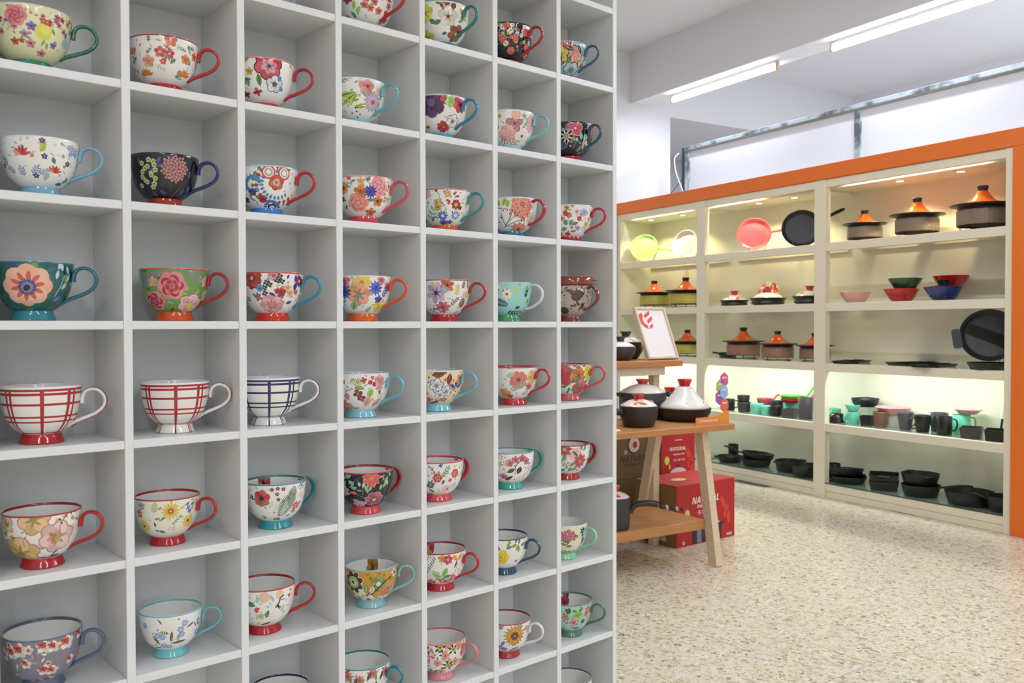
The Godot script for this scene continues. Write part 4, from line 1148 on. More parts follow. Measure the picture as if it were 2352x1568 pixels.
# the red front printed on a pot carton: words, a pot, lemons and peppers
func front_print(o: Node3D, w: float, h: float, z: float) -> void:
	var white := mat("f2ece8", 0.5)
	var zz := z + 0.0003
	script_text("Cookever", w * 0.045, white, o, Transform3D(Basis(), Vector3(-0.0, h * 0.88, zz)), true, "brand_line")
	script_text("NATURAL", w * 0.1, white, o, Transform3D(Basis(Vector3(1, 0, 0), Vector3(0.22, 1, 0), Vector3(0, 0, 1)), Vector3(-0.005, h * 0.72, zz)), true, "title_line")
	script_text("Delicious Pot", w * 0.05, white, o, Transform3D(Basis(Vector3(1, 0, 0), Vector3(0.15, 1, 0), Vector3(0, 0, 1)), Vector3(0.004, h * 0.62, zz)), true, "subtitle_line")
	# five small characters, stroke by stroke
	var st := MB.new()
	var s := w * 0.055
	var glyphs := [
		[[-1, 0.9, 1, 0.9], [-1, 0.2, 1, 0.2], [0, 0.9, 0, 0.2], [0, 0.2, -1, -1], [0, 0.2, 1, -1]],
		[[-0.9, 0.9, 0, 0.3], [-0.9, 0.4, 0.9, 0.4], [0.1, 0.9, 0.1, 0.2], [-0.5, 0.2, -0.9, -0.4], [0.2, 0.2, 0.9, -0.4], [-0.8, -1, -0.6, -0.6], [0, -1, 0.1, -0.6], [0.7, -1, 0.5, -0.6]],
		[[-0.8, 0.9, 0.8, 0.9], [-0.9, 0.5, 0.9, 0.5], [-0.8, 0.1, 0.8, 0.1], [0, 0.9, 0, 0.1], [-1, -0.3, 1, -0.3], [0, -0.3, -0.9, -1], [0, -0.3, 0.9, -1]],
		[[-0.9, 0.6, -0.4, 0.6], [-0.9, -0.4, -0.4, -0.4], [-0.9, 0.6, -0.9, -0.4], [-0.4, 0.6, -0.4, -0.4], [-0.2, 0.6, 0.9, 0.6], [-0.2, 0.1, 1, 0.1], [0.4, 1, 0.4, -1], [0.4, 0.1, -0.1, -0.7], [0.4, 0.1, 1, -0.7]],
		[[-0.9, 0.8, -0.2, 0.8], [-0.6, 0.8, -0.6, -0.9], [-1, 0.2, -0.2, 0.2], [0.1, 0.9, 0.9, 0.9], [0.1, 0.9, 0.1, 0.2], [0.9, 0.9, 0.9, 0.2], [0, 0.1, 1, 0.1], [0, 0.1, 0, -1], [1, 0.1, 1, -1], [0.3, -0.4, 0.7, -0.4]]]
	for g in 5:
		for k in glyphs[g]:
			var a := Vector2(k[0], k[1]) * s * 0.42
			var b := Vector2(k[2], k[3]) * s * 0.42
			var e := (b - a).normalized().orthogonal() * s * 0.06
			var c := Vector3((g - 2) * s * 1.25 + 0.006, h * 0.515, zz)
			st.face([c + Vector3(a.x + e.x, a.y + e.y, 0.0002), c + Vector3(b.x + e.x, b.y + e.y, 0.0002), c + Vector3(b.x - e.x, b.y - e.y, 0.0002), c + Vector3(a.x - e.x, a.y - e.y, 0.0002)], Vector3(0, 0, 1))
	part("character_line", st, white, o)
	flat_print(o, "lemon_print", slice_shape(h * 0.08, 0.75), Vector3(-w * 0.34, h * 0.52, z), "d8cc4c")
	flat_print(o, "lemon_print", slice_shape(h * 0.06, 0.75), Vector3(-w * 0.34, h * 0.52, z + 0.0004), "e6dc70")
	flat_print(o, "lemon_print", slice_shape(h * 0.045, 0.45), Vector3(-w * 0.26, h * 0.4, z), "e0d460")
	for q in [[0.3, 0.62, 0.5], [0.36, 0.46, -0.4], [0.4, 0.36, 0.2]]:
		var pp := PackedVector2Array()
		for k in 14:
			pp.append((Vector2(cos(TAU * k / 14.0) * h * 0.05, sin(TAU * k / 14.0) * h * 0.12)).rotated(q[2]))
		flat_print(o, "pepper_print", pp, Vector3(w * q[0], h * q[1], z), "dc4630")
	flat_print(o, "pot_print", PackedVector2Array([Vector2(-w * 0.25, 0.004), Vector2(w * 0.27, 0.004), Vector2(w * 0.28, h * 0.24), Vector2(w * 0.36, h * 0.27), Vector2(w * 0.36, h * 0.285), Vector2(-w * 0.34, h * 0.285), Vector2(-w * 0.34, h * 0.27), Vector2(-w * 0.26, h * 0.24)]), Vector3(0, 0.002, z), "36302f")
	flat_print(o, "pot_shine_print", PackedVector2Array([Vector2(-w * 0.17, 0.006), Vector2(-w * 0.09, 0.006), Vector2(-w * 0.09, h * 0.26), Vector2(-w * 0.17, h * 0.26)]), Vector3(0, 0.002, z + 0.0004), "8a8098")
	var dome := PackedVector2Array()
	for k in 15:
		dome.append(Vector2(cos(PI * k / 14.0) * w * 0.24, sin(PI * k / 14.0) * h * 0.09))
	flat_print(o, "pot_lid_print", dome, Vector3(0, h * 0.287, z), "ddd4dc")
	flat_print(o, "pot_knob_print", PackedVector2Array([Vector2(-w * 0.03, 0), Vector2(w * 0.03, 0), Vector2(w * 0.05, h * 0.06), Vector2(-w * 0.05, h * 0.06)]), Vector3(0, h * 0.375, z), "7a2c28")
	flat_print(o, "flower_print", slice_shape(h * 0.028, 1.0), Vector3(-w * 0.4, h * 0.06, z), "ece4dc")
	flat_print(o, "flower_print", slice_shape(h * 0.01, 1.0), Vector3(-w * 0.4, h * 0.06, z + 0.0004), "8a3c34")
	flat_print(o, "size_mark_print", rounded(w * 0.1, h * 0.045, 0.002, 2), Vector3(w * 0.42, h * 0.06, z), "d8b4b0")

func build_boxes() -> void:
	# nearest red carton, lying behind the front leg; its printed front looks towards the aisle
	var a := carton("red_carton", "near red carton with a pot picture, on the floor beside the table legs", 4.05, 3.712, 0.0, 0.525, 0.362, 0.34, 0.1, "b8282a")
	front_print(a, 0.5, 0.36, 0.1703)
	var side := part("brown_side", MB.new().box(Vector3(-0.2628, 0.18, 0), Vector3(0.0012, 0.35, 0.33)), mat("8a744c", 0.7), a)
	side.set_meta("label", "bare brown cardboard side")
	flat_print(a, "barcode_label", rounded(0.06, 0.03, 0.002, 2), Vector3.ZERO, "d8d4d0")
	var bl := a.get_child(a.get_child_count() - 1) as Node3D
	bl.transform = Transform3D(Basis(Vector3(0, 0, 1), Vector3(0, 1, 0), Vector3(-1, 0, 0)), Vector3(-0.2636, 0.04, 0.06))
	for q in [[0.23, 0.05, "c03028"], [0.26, 0.03, "c83830"]]:
		flat_print(a, "pepper_print", slice_shape(0.03, 0.4), Vector3.ZERO, q[2])
		var pn := a.get_child(a.get_child_count() - 1) as Node3D
		pn.transform = Transform3D(Basis(Vector3(0, 0, 1), Vector3(0, 1, 0), Vector3(-1, 0, 0)), Vector3(-0.2636, q[0], q[1]))
	flat_print(a, "lemon_print", slice_shape(0.035, 1.6), Vector3.ZERO, "e6d470")
	var tp := a.get_child(a.get_child_count() - 1) as Node3D
	tp.transform = Transform3D(Basis(Vector3(1, 0, 0), Vector3(0, 0, -1), Vector3(0, 1, 0)), Vector3(-0.08, 0.3622, 0.02))
	# upright red carton behind it
	var b := carton("red_carton", "upright red carton with the same print, half hidden behind the nearer one", 4.47, 3.93, 0.0, 0.29, 0.6, 0.24, 0.0, "b8282a")
	front_print_at(b, 0.29, 0.36, 0.23)
	part("brown_side", MB.new().box(Vector3(-0.1455, 0.3, 0), Vector3(0.0012, 0.59, 0.23)), mat("7a643c", 0.7), b)
	# brown cartons, two and two, further left
	var c := carton("brown_carton", "brown carton printed with a round picture, upper one of the pile under the table", 4.6, 3.595, 0.302, 0.36, 0.3, 0.28, 0.0, "7d6a45")
	flat_print(c, "picture_print", slice_shape(0.058, 0.9), Vector3(0.05, 0.22, 0.1403), "2a2420")
	flat_print(c, "picture_print", slice_shape(0.05, 0.9), Vector3(0.053, 0.22, 0.1407), "dcd2d0")
	flat_print(c, "picture_print", slice_shape(0.022, 0.9), Vector3(0.06, 0.22, 0.1411), "b8402c")
	flat_print(c, "flower_print", slice_shape(0.014, 1.0), Vector3(-0.015, 0.175, 0.1403), "c8b898")
	var dark := mat("5a4a2c", 0.7)
	script_text("NATURAL", 0.05, dark, c, Transform3D(Basis(Vector3(1, 0, 0), Vector3(0.2, 1, 0), Vector3(0, 0, 1)), Vector3(0.06, 0.13, 0.1403)), true, "title_line")
	script_text("Delicious Pot", 0.024, dark, c, Transform3D(Basis(), Vector3(0.05, 0.095, 0.1403)), true, "subtitle_line")
	part("red_stripe", MB.new().box(Vector3(-0.13, 0.15, 0.1403), Vector3(0.04, 0.294, 0.001)), mat("8a2018", 0.6), c)
	carton("brown_carton", "plain brown carton on the floor carrying the printed one", 4.6, 3.595, 0.0, 0.36, 0.3, 0.28, 0.0, "75623e")
	carton("brown_carton", "plain brown carton at the left end of the pile under the table", 4.6, 3.225, 0.0, 0.36, 0.3, 0.28, 0.0, "6e5c3a")
	carton("brown_carton", "brown carton on top at the left end of the pile, beside the red stripe", 4.6, 3.225, 0.302, 0.36, 0.3, 0.28, 0.0, "6e5c3a")

func front_print_at(o: Node3D, w: float, h: float, lift: float) -> void:
	var face := Node3D.new()
	face.name = "printed_front"
	o.add_child(face)
	face.position = Vector3(0, lift, 0)
	front_print(face, w, h, 0.1203)
# ---------------------------------------------------------------- cups
var bowl_mesh: ArrayMesh
var foot_mesh: ArrayMesh
var hook_mesh: ArrayMesh
var hook_edge: ArrayMesh
var strap_mesh: ArrayMesh
var bowl_profile: Array

func cup_meshes() -> void:
	var outer := curve([Vector2(0.47, 0.25), Vector2(0.6, 0.335), Vector2(0.7, 0.43), Vector2(0.81, 0.575), Vector2(0.9, 0.8), Vector2(0.96, 1.06), Vector2(0.99, 1.3), Vector2(1.0, 1.53)], 3)
	bowl_profile = outer
	var len := [0.0]
	for k in range(1, outer.size()):
		len.append(len[k - 1] + outer[k].distance_to(outer[k - 1]))
	var pr := [Vector2(0.0, 0.25)]
	var vs := [0.75]
	for k in outer.size():
		pr.append(outer[k])
		vs.append(0.75 * (1.0 - len[k] / len[len.size() - 1]) * 0.996 + 0.001)
	pr.append_array([Vector2(0.995, 1.545), Vector2(0.985, 1.55), Vector2(0.97, 1.54)])
	vs.append_array([0.0, 0.0, 0.751])
	for q in [[0.955, 1.5], [0.95, 1.3], [0.92, 1.06], [0.86, 0.82], [0.76, 0.61], [0.62, 0.46], [0.4, 0.36], [0.0, 0.33]]:
		pr.append(Vector2(q[0], q[1]))
		vs.append(minf(0.752 + (1.54 - q[1]) * 0.205, 0.999))
	bowl_mesh = MB.new().lathe(pr, 56, vs).mesh()
	foot_mesh = MB.new().lathe([Vector2(0, 0.02), Vector2(0.5, 0.02), Vector2(0.53, 0.0), Vector2(0.555, 0.008), Vector2(0.565, 0.03), Vector2(0.55, 0.075), Vector2(0.515, 0.15), Vector2(0.495, 0.215), Vector2(0.488, 0.262), Vector2(0.478, 0.268), Vector2(0.3, 0.268)], 40).mesh()
	var hp := curve([Vector3(1.015, 1.04, 0), Vector3(1.03, 1.2, 0), Vector3(1.09, 1.34, 0), Vector3(1.2, 1.41, 0), Vector3(1.34, 1.42, 0), Vector3(1.5, 1.34, 0), Vector3(1.6, 1.15, 0), Vector3(1.55, 0.93, 0), Vector3(1.36, 0.76, 0), Vector3(1.1, 0.645, 0), Vector3(0.86, 0.545, 0), Vector3(0.67, 0.41, 0)], 3)
	var hw := []
	var hh := []
	for k in hp.size():
		var s := float(k) / (hp.size() - 1)
		hw.append(lerpf(0.1, 0.075, smoothstep(0.1, 0.6, s)) + 0.035 * smoothstep(0.85, 1.0, s))
		hh.append(0.062 - 0.012 * sin(PI * s) if s < 0.9 else lerpf(0.05, 0.03, (s - 0.9) * 10.0))
	hook_mesh = MB.new().tube(hp, hw, hh, Vector3(0, 0, 1), 12).mesh()
	var ep := []
	for k in range(6, hp.size() - 1):
		var tg: Vector3 = (hp[k + 1] - hp[k - 1]).normalized()
		ep.append(hp[k] + Vector3(-tg.y, tg.x, 0) * 0.05)
	hook_edge = MB.new().tube(ep, [0.05], [0.012], Vector3(0, 0, 1), 8).mesh()
	var sp := curve([Vector3(0.95, 1.39, 0), Vector3(1.1, 1.45, 0), Vector3(1.28, 1.42, 0), Vector3(1.44, 1.28, 0), Vector3(1.5, 1.08, 0), Vector3(1.44, 0.87, 0), Vector3(1.27, 0.7, 0), Vector3(1.04, 0.57, 0), Vector3(0.8, 0.5, 0)], 4)
	strap_mesh = MB.new().tube(sp, [0.13, 0.15, 0.15, 0.14, 0.12], [0.055], Vector3(0, 0, 1), 12).mesh()

func cup_print(p: Paint, bgc := "f3f1ea") -> void:
	p.set_profile(bowl_profile)
	p.bg(bgc)
	p.inside("f2f1ec")

# x, z, diameter, row, turn of the handle, colours of handle, foot and rim, and what the print is
func cup(key: String, x, z, dm, row, hr, style, hc: String, fc: String, rc: String, what: String, bgc := "f3f1ea", kind := "cup") -> void:
	var y: float = SHELF_Y - PITCH * row + TH / 2.0
	var o := thing("cup", what, kind, Vector3(x, y + 0.0003, z), atan2(CAM.x - x, CAM.z - z), "glazed cups in the white cube shelf")
	var p := Paint.new()
	cup_print(p, bgc)
	if not key in ["c", "d", "h", "j", "q", "l", "n", "C", "D", "M", "N", "Q", "R", "V", "W"]:
		p.sc("sprig", 26, 0.085, ["8fb088", "a8bca0", "c8a8a0"], key.hash() % 999)
		p.sc("flower", 18, 0.05, ["d87c78", "e0b070", "98a8d0"], key.hash() % 777)
	paint(key, p)
	p.rim(rc, 5)
	var m := StandardMaterial3D.new()
	m.resource_name = "cup_print"
	m.albedo_texture = p.texture()
	m.roughness = 0.14
	m.clearcoat_enabled = true
	m.clearcoat = 0.5
	m.clearcoat_roughness = 0.06
	var s: float = dm * 0.5
	var b := part("bowl", bowl_mesh, m, o)
	b.scale = Vector3.ONE * s
	var f := part("foot", foot_mesh, glaze(fc), o)
	f.scale = Vector3.ONE * s
	if key in ["j", "q"]:
		f.material_override = striped_foot("a3141c" if key == "j" else "1c1f4f")
	var h := part("handle", strap_mesh if style == 2 else hook_mesh, glaze(hc), o)
	h.rotation.y = deg_to_rad(hr)
	h.scale = Vector3.ONE * s
	if key in ["d", "j", "q"]:
		var e := part("handle_edge", hook_edge, glaze("8f1a20" if key != "q" else "1c1f4f"), h)
		e.set_meta("label", "thin dark line along the outer edge of the white handle")
	if key == "V":
		var lid := part("lid", MB.new().lathe([Vector2(0, 1.42), Vector2(0.93, 1.42), Vector2(0.94, 1.56), Vector2(1.045, 1.565), Vector2(1.05, 1.6), Vector2(1.03, 1.86), Vector2(1.0, 1.9), Vector2(0.94, 1.9), Vector2(0.9, 1.84), Vector2(0, 1.82)], 48), glaze("8e3524"), o)
		lid.scale = Vector3.ONE * s
		lid.set_meta("label", "red brown silicone lid with a small pull tab")
		var tab := part("pull_tab", MB.new().box(Vector3(1.1, 1.76, 0), Vector3(0.16, 0.05, 0.16), 0.02), glaze("8e3524"), lid)
		tab.rotation.y = deg_to_rad(-5)

func striped_foot(c: String) -> StandardMaterial3D:
	var p := Paint.new(512, 64, 64)
	p.im.fill_rect(Rect2i(0, 0, 512, 64), Color("f3f1ea"))
	p.im.fill_rect(Rect2i(0, 50, 512, 6), Color(c))
	for a in [-62, -54, 0, 48, 56, 110, 118, 170, 225]:
		p.im.fill_rect(Rect2i(posmod(256 + int(a * 512 / 360.0) - 3, 500), 0, 7 if a == 0 else 5, 50), Color(c))
	var m := StandardMaterial3D.new()
	m.albedo_texture = p.texture()
	m.roughness = 0.14
	return m

func plaid(p: Paint, c: String) -> void:
	for e in [[0.965, 0.05], [0.885, 0.055], [0.67, 0.05], [0.41, 0.045], [0.3, 0.04], [0.05, 0.04]]:
		p.o(0, e[0])
		p.rect(0, int(p.oy), 768, int(e[1] * 170 + 1), c)
	for a in [-55, -47, 0, 41, 52, 90, 100, 145, 180, 225, 235]:
		p.rect(posmod(384 + int(a * 768 / 360.0) - 4, 750), 6, 12 if a in [0, 41, 180] else 9, 208, c)

func paint(k: String, p: Paint) -> void:
	match k:
		"a":
			p.sc("leaf", 60, 0.12, ["a8a850", "7f9a5a", "c9c98a", "5d7f68"], 1)
			p.sc("flower", 44, 0.08, ["cc5c48", "8a80c0", "d98c9c", "d9854a"], 2, 0.05, 0.95, "7a2030")
			p.rs(-0.34, 0.76, 0.27, "dd8a90", "d0606c", "b84858")
			p.d(0.3, 0.5, 0.2, "e6e05a"); p.d(0.36, 0.55, 0.13, "f0ec78"); p.fl(0.02, 0.58, 0.13, "8078b8", "5a4a88"); p.fl(-0.14, 0.42, 0.12, "b89ab8", "7a5a80")
			p.lf(0.5, 0.62, 0.2, -60, "86a048"); p.lf(0.24, 0.24, 0.2, 70, "96ac50"); p.lf(0.36, 0.2, 0.2, 100, "96ac50")
			p.fl(0.63, 0.86, 0.1, "c05060", "6a1a28"); p.fl(0.74, 0.84, 0.09, "b84858", "6a1a28"); p.fl(0.66, 0.72, 0.08, "c05060", "6a1a28"); p.fl(0.3, 0.72, 0.1, "cc6048", "e0b060"); p.fl(0.45, 0.72, 0.08, "cc4c38", "8a2018")
			p.fl(0.52, 0.3, 0.1, "7880c8", "3a3a80"); p.d(0.8, 0.42, 0.14, "9cc4d0"); p.fl(0.0, 0.26, 0.13, "d8909c", "8a2838"); p.fl(0.24, 0.12, 0.12, "d8909c", "8a2838"); p.fl(-0.35, 0.28, 0.11, "d06838", "8a2818"); p.fl(-0.2, 0.3, 0.08, "d06838", "8a2818"); p.fl(-0.7, 0.7, 0.1, "c85c48", "7a2020"); p.d(-0.9, 0.5, 0.14, "e6e05a")
		"b":
			p.sc("leaf", 46, 0.14, ["b8d0e0", "c8dce0", "9fc4c0", "e8d0d0"], 3)
			p.sc("dot", 14, 0.045, ["d86860", "e08080"], 9)
			for q in [[-0.45, 0.72, 0.27], [0.32, 0.4, 0.22]]:
				for a in [50, 75, 100, 130, 20]:
					p.lf(q[0], q[1] - 0.12, q[2], a, "c84a40" if a != 75 else "a02830", 0.34)
				p.lf(q[0], q[1] - 0.12, q[2], 150, "e8a088", 0.4)
			for q in [[0.1, 0.86, 100], [0.0, 0.8, 60]]:
				p.lf(q[0], q[1] - 0.12, 0.26, q[2], "b4c84a", 0.6, "8aa030")
			p.lf(0.3, 0.6, 0.2, -70, "4f7f78", 0.6); p.lf(0.86, 0.44, 0.22, 70, "9aba3a", 0.5, "6a8a20")
			for q in [[-0.75, 0.45, 110], [-0.55, 0.3, 130], [-0.2, 0.28, 60], [-0.1, 0.32, 20], [-0.35, 0.24, 100], [0.65, 0.75, 30], [0.6, 0.9, 10], [0.82, 0.7, 80], [0.75, 0.25, 70], [-0.6, 0.15, 120]]:
				p.sp(q[0], q[1] - 0.08, 0.26, q[2], "7f98c4", 3, 0.13, "6f88b4", 0.32)
			for q in [[0.05, 0.92], [0.1, 0.6], [0.66, 0.5], [-0.85, 0.42], [-0.1, 0.2], [0.95, 0.7]]:
				p.fl(q[0], q[1], 0.085, "3c2c58", "c0a0c8", 5, 0.5)
			p.fern(-0.95, 0.6, 0.4, 95, "7fa070"); p.lf(0.5, 0.1, 0.2, 60, "4f8f80", 0.5); p.lf(0.62, 0.14, 0.2, 130, "5f9f90", 0.5); p.lf(0.35, 0.08, 0.22, 0, "3f6080", 0.6); p.fern(0.1, 0.12, 0.26, 80, "a0c8b0")
		"c":
			p.sc("leaf", 70, 0.3, ["1d5a52", "2f7a5e", "3f6a80", "14484a", "6a9a40"], 4, 0.05, 0.95)
			p.lf(-0.95, 0.72, 0.5, 30, "8ab03a", 0.4, "5a8020"); p.lf(-0.98, 0.5, 0.4, 50, "6f9f38", 0.4); p.lf(0.02, 0.8, 0.3, 80, "6aa048", 0.5); p.lf(-0.6, 0.98, 0.4, -30, "2d4f70", 0.5)
			for k2 in 8:
				var f := TAU * k2 / 8.0
				p.o(-0.13, 0.5)
				p.ell(cos(f) * 0.34, sin(f) * 0.31, 0.28, 0.25, f, Color("f2bfa6") if k2 % 2 else Color("efb399"), 14)
			for k2 in 10:
				p.o(-0.13, 0.5)
				var f := TAU * k2 / 10.0 + 0.2
				p.petal(cos(f) * 0.16, sin(f) * 0.15, 0.27, 0.12, f, Color("d4604c"))
			p.da(-0.13, 0.48, 0.24, "4a4a86", "2c2a5c", 22, "2e2c60", 0.5); p.da(-0.13, 0.48, 0.17, "8a80b4", "2a2030", 20, "", 0.45); p.d(-0.15, 0.46, 0.07, "241818")
			for q in [[0.55, 0.75, 80], [0.7, 0.92, 100], [0.78, 0.7, 60], [0.66, 0.55, 50], [0.84, 0.86, 110], [0.6, 0.95, 70], [0.88, 0.6, 80]]:
				p.lf(q[0], q[1] - 0.1, 0.26, q[2], "c4d4e0", 0.42)
			p.ln(0.5, 0.3, [0, 0, 0.12, 0.3, 0.2, 0.6], 0.03, "9fb4c4")
			p.da(-0.8, 0.24, 0.28, "ecead0", "c8c060", 6); p.lf(0.45, 0.2, 0.26, 40, "7a78b8", 0.4); p.lf(-0.2, 0.04, 0.3, 10, "3f8a4a", 0.35)
		"d":
			plaid(p, "b01c24")
		"j":
			plaid(p, "b01c24")
		"q":
			plaid(p, "20235a")
		"e":
			p.sc("flower", 16, 0.1, ["e8c8a0", "f0d0c8"], 5)
			for q in [[-0.2, 0.93, 0.42, "ecc48c"], [0.36, 0.5, 0.46, "f0c8c0"], [-0.5, 0.2, 0.5, "e8c480"], [-0.85, 0.85, 0.25, "ecd4a8"]]:
				p.fl(q[0], q[1], q[2], q[3], "9a8a30", 6, 0.6, "c09080", 0.2)
			p.fl(0.3, 0.52, 0.2, "d88a88", "8a9030", 6, 0.5, "", 0.3); p.be(0.36, 0.48, 0.1, "a8a848", 12, 0.03); p.be(-0.2, 0.93, 0.1, "98983c", 12, 0.03); p.be(-0.5, 0.16, 0.1, "8a7a3c", 12, 0.035)
			for q in [[-0.82, 0.82], [-0.86, 0.62], [-0.7, 0.54]]:
				p.fl(q[0], q[1], 0.1, "d0b040", "70602a")
			p.ln(0.42, 0.7, [0, 0, 0.06, 0.2, 0.2, 0.34, 0.42, 0.42], 0.014, "44506a")
			for q in [[0.42, 0.88], [0.58, 0.93], [0.7, 0.97], [0.46, 0.8], [0.8, 0.98], [0.85, 0.8], [0.9, 0.6]]:
				p.d(q[0], q[1], 0.03, "3a3a60")
			p.ln(0.14, 0.02, [0, 0, 0.03, 0.16, 0.1, 0.36], 0.03, "2c3a5c"); p.lf(0.14, 0.06, 0.3, 10, "50608c", 0.5); p.lf(0.14, 0.04, 0.26, 165, "6a7898", 0.45); p.lf(-0.42, 0.5, 0.14, 70, "c88898"); p.ln(-0.42, 0.36, [0, 0, 0.0, 0.18], 0.014, "44506a")
		"f":
			p.sc("leaf", 20, 0.14, ["6e6a78", "f0e4dc", "7a7684"], 6)
			p.sc("flower", 16, 0.12, ["e8b0a0", "d88878", "f0e0d8"], 16, 0.05, 0.9, "b03c2c")
			for q in [[-0.72, 0.74, 0.2], [-0.55, 0.8, 0.22], [-0.9, 0.66, 0.2], [0.02, 0.86, 0.2], [0.26, 0.82, 0.17], [0.58, 0.84, 0.22], [0.9, 0.92, 0.18], [-0.4, 0.5, 0.15], [0.04, 0.32, 0.19], [0.22, 0.28, 0.17], [0.66, 0.42, 0.14], [-0.1, 0.02, 0.2], [0.12, 0.04, 0.18]]:
				p.fl(q[0], q[1], q[2], "f2e2da", "c04838", 5, 0.6); p.fl(q[0] - 0.05, q[1] + 0.04, q[2] * 0.6, "cc5444", "7a2820", 5, 0.55)
			p.lf(0.1, 0.66, 0.16, 160, "f0e6de"); p.lf(0.04, 0.62, 0.16, 240, "f0e6de"); p.lf(-0.6, 0.5, 0.16, 250, "f0e6de")
		"g":
			p.sc("sprig", 40, 0.16, ["6a8a58", "4f6f4c", "b4c498", "3f5848"], 7)
			for q in [[-0.85, 0.7, 0.2], [-0.45, 0.22, 0.22], [0.52, 0.26, 0.24]]:
				for a in [20, 50, 75, 100, 130, 160]:
					p.lf(q[0], q[1] - 0.08, q[2], a, "e08038" if a % 20 else "d4682c", 0.4, "f0b070")
			p.fl(-0.42, 0.42, 0.19, "ecaa80", "c88048", 5, 0.65); p.fl(0.2, 0.9, 0.2, "e88c5c", "d0a0a0", 5, 0.62); p.fl(0.6, 0.55, 0.16, "e8884c", "c85838", 5, 0.62); p.fl(-0.1, 0.62, 0.17, "dc5c58", "e8b0a0", 5, 0.6, "f0b8a8"); p.fl(0.16, 0.6, 0.15, "d45050", "e8b0a0", 5, 0.6); p.fl(0.85, 0.68, 0.15, "e07c40", "b04828"); p.fl(-0.02, 0.42, 0.1, "d84850", "e8b0a0")
		"h":
			p.inside("181a26")
			for q in [[-0.75, 0.9, -60], [-0.1, 0.92, -120], [0.0, 0.75, -160], [-0.2, 0.66, 200], [-0.7, 0.3, -100], [-0.35, 0.16, -70], [-0.15, 0.18, -40], [0.72, 0.66, -90], [0.55, 0.24, -110], [0.66, 0.32, -60], [-0.85, 0.5, -80], [0.9, 0.7, -80]]:
				p.lf(q[0], q[1], 0.27, q[2], "3c4070", 0.5, "8088b8")
			for k2 in 17:
				p.o(-0.44 + 0.19 * sin(k2 * 2.4), 0.84 - 0.038 * k2)
				p._fl(0.085, "c8d48c", "5a6a30", 5, 0.62, "1c2a4a")
			p.d(0.3, 0.64, 0.34, "7a4a48"); p.be(0.3, 0.66, 0.4, "c07c74", 60, 0.042, "6a8a98")
			p.ln(0.15, 0.02, [0, 0, 0.06, 0.2, 0.14, 0.42], 0.03, "6a4c3c"); p.ln(0.2, 0.16, [0, 0, -0.1, 0.1], 0.02, "6a4c3c"); p.fl(-0.96, 0.62, 0.16, "a05040", "602820")
		"i":
			p.bg("6f9a4a")
			p.sc("leaf", 90, 0.2, ["7fb04a", "3f7a40", "9cc060", "2c5a3c", "88b0a0"], 8)
			for q in [[-0.8, 0.86], [-0.62, 0.94], [-0.86, 0.7], [-0.5, 0.9], [0.42, 0.92], [0.6, 0.8], [0.8, 0.9], [0.68, 0.9], [0.5, 0.5], [0.58, 0.42], [-0.82, 0.78]]:
				p.lf(q[0], q[1], 0.17, 250, "8a68a8", 0.55, "c8b0d8"); p.lf(q[0] + 0.06, q[1], 0.15, 290, "a080bc", 0.55)
			p.fl(-0.6, 0.7, 0.16, "e8a8a8", "d8c040"); p.fl(0.85, 0.72, 0.18, "eab0a8", "d8c040"); p.fl(0.84, 0.4, 0.2, "f0c0a8", "d8c040")
			p.rs(-0.07, 0.6, 0.42, "dd8088", "a82834", "c85460"); p.rs(-0.55, 0.25, 0.34, "d87c84", "9c2832", "c45058")
			p.fl(0.42, 0.18, 0.33, "f0b0b0", "c8c040", 6, 0.55, "f6ded8"); p.be(0.4, 0.16, 0.1, "d8d048", 10, 0.03); p.lf(-0.1, 0.02, 0.22, 70, "2c5a3c")
		"k":
			p.bg("f0eeda")
			p.sc("leaf", 60, 0.15, ["c8d090", "f0d8c8", "a8b070", "f4ecd0", "a89ab0"], 10)
			p.da(0.1, 0.72, 0.3, "e8c440", "a05028", 14); p.d(0.1, 0.72, 0.14, "d8a850"); p.d(0.1, 0.72, 0.08, "904828"); p.d(0.1, 0.72, 0.04, "e0c0a0")
			p.da(-0.66, 0.34, 0.26, "e4c448", "a86030", 14); p.d(-0.66, 0.34, 0.09, "e8c890"); p.d(-0.66, 0.34, 0.05, "8a5030")
			p.da(0.6, 0.42, 0.24, "e4c040", "a05028", 12); p.d(0.6, 0.42, 0.09, "d8c080"); p.d(0.6, 0.42, 0.05, "7a4830")
			p.be(-0.8, 0.66, 0.13, "cc4c40", 12, 0.035); p.be(-0.75, 0.84, 0.13, "a090b0", 10, 0.04); p.sp(-0.4, 0.64, 0.3, 80, "b8c070", 3, 0.15)
			for q in [[0.6, 0.84], [0.62, 0.74], [0.66, 0.66], [0.75, 0.82]]:
				p.be(q[0], q[1], 0.07, "4a60b0", 5, 0.03)
			p.lf(-0.2, 0.5, 0.2, 40, "8a8a40", 0.4); p.lf(-0.2, 0.56, 0.2, 190, "b08850", 0.4); p.lf(-0.38, 0.46, 0.17, -80, "4a4030", 0.4); p.lf(-0.26, 0.24, 0.24, -30, "5a7a88", 0.5); p.lf(-0.22, 0.22, 0.16, 160, "4f6f78"); p.sp(0.1, 0.34, 0.4, 50, "80a070", 4, 0.09); p.be(0.14, 0.28, 0.12, "e0a0a0", 6, 0.03); p.lf(0.5, 0.8, 0.16, 200, "a8c060"); p.sp(0.82, 0.7, 0.24, 90, "b8c070", 3, 0.1)
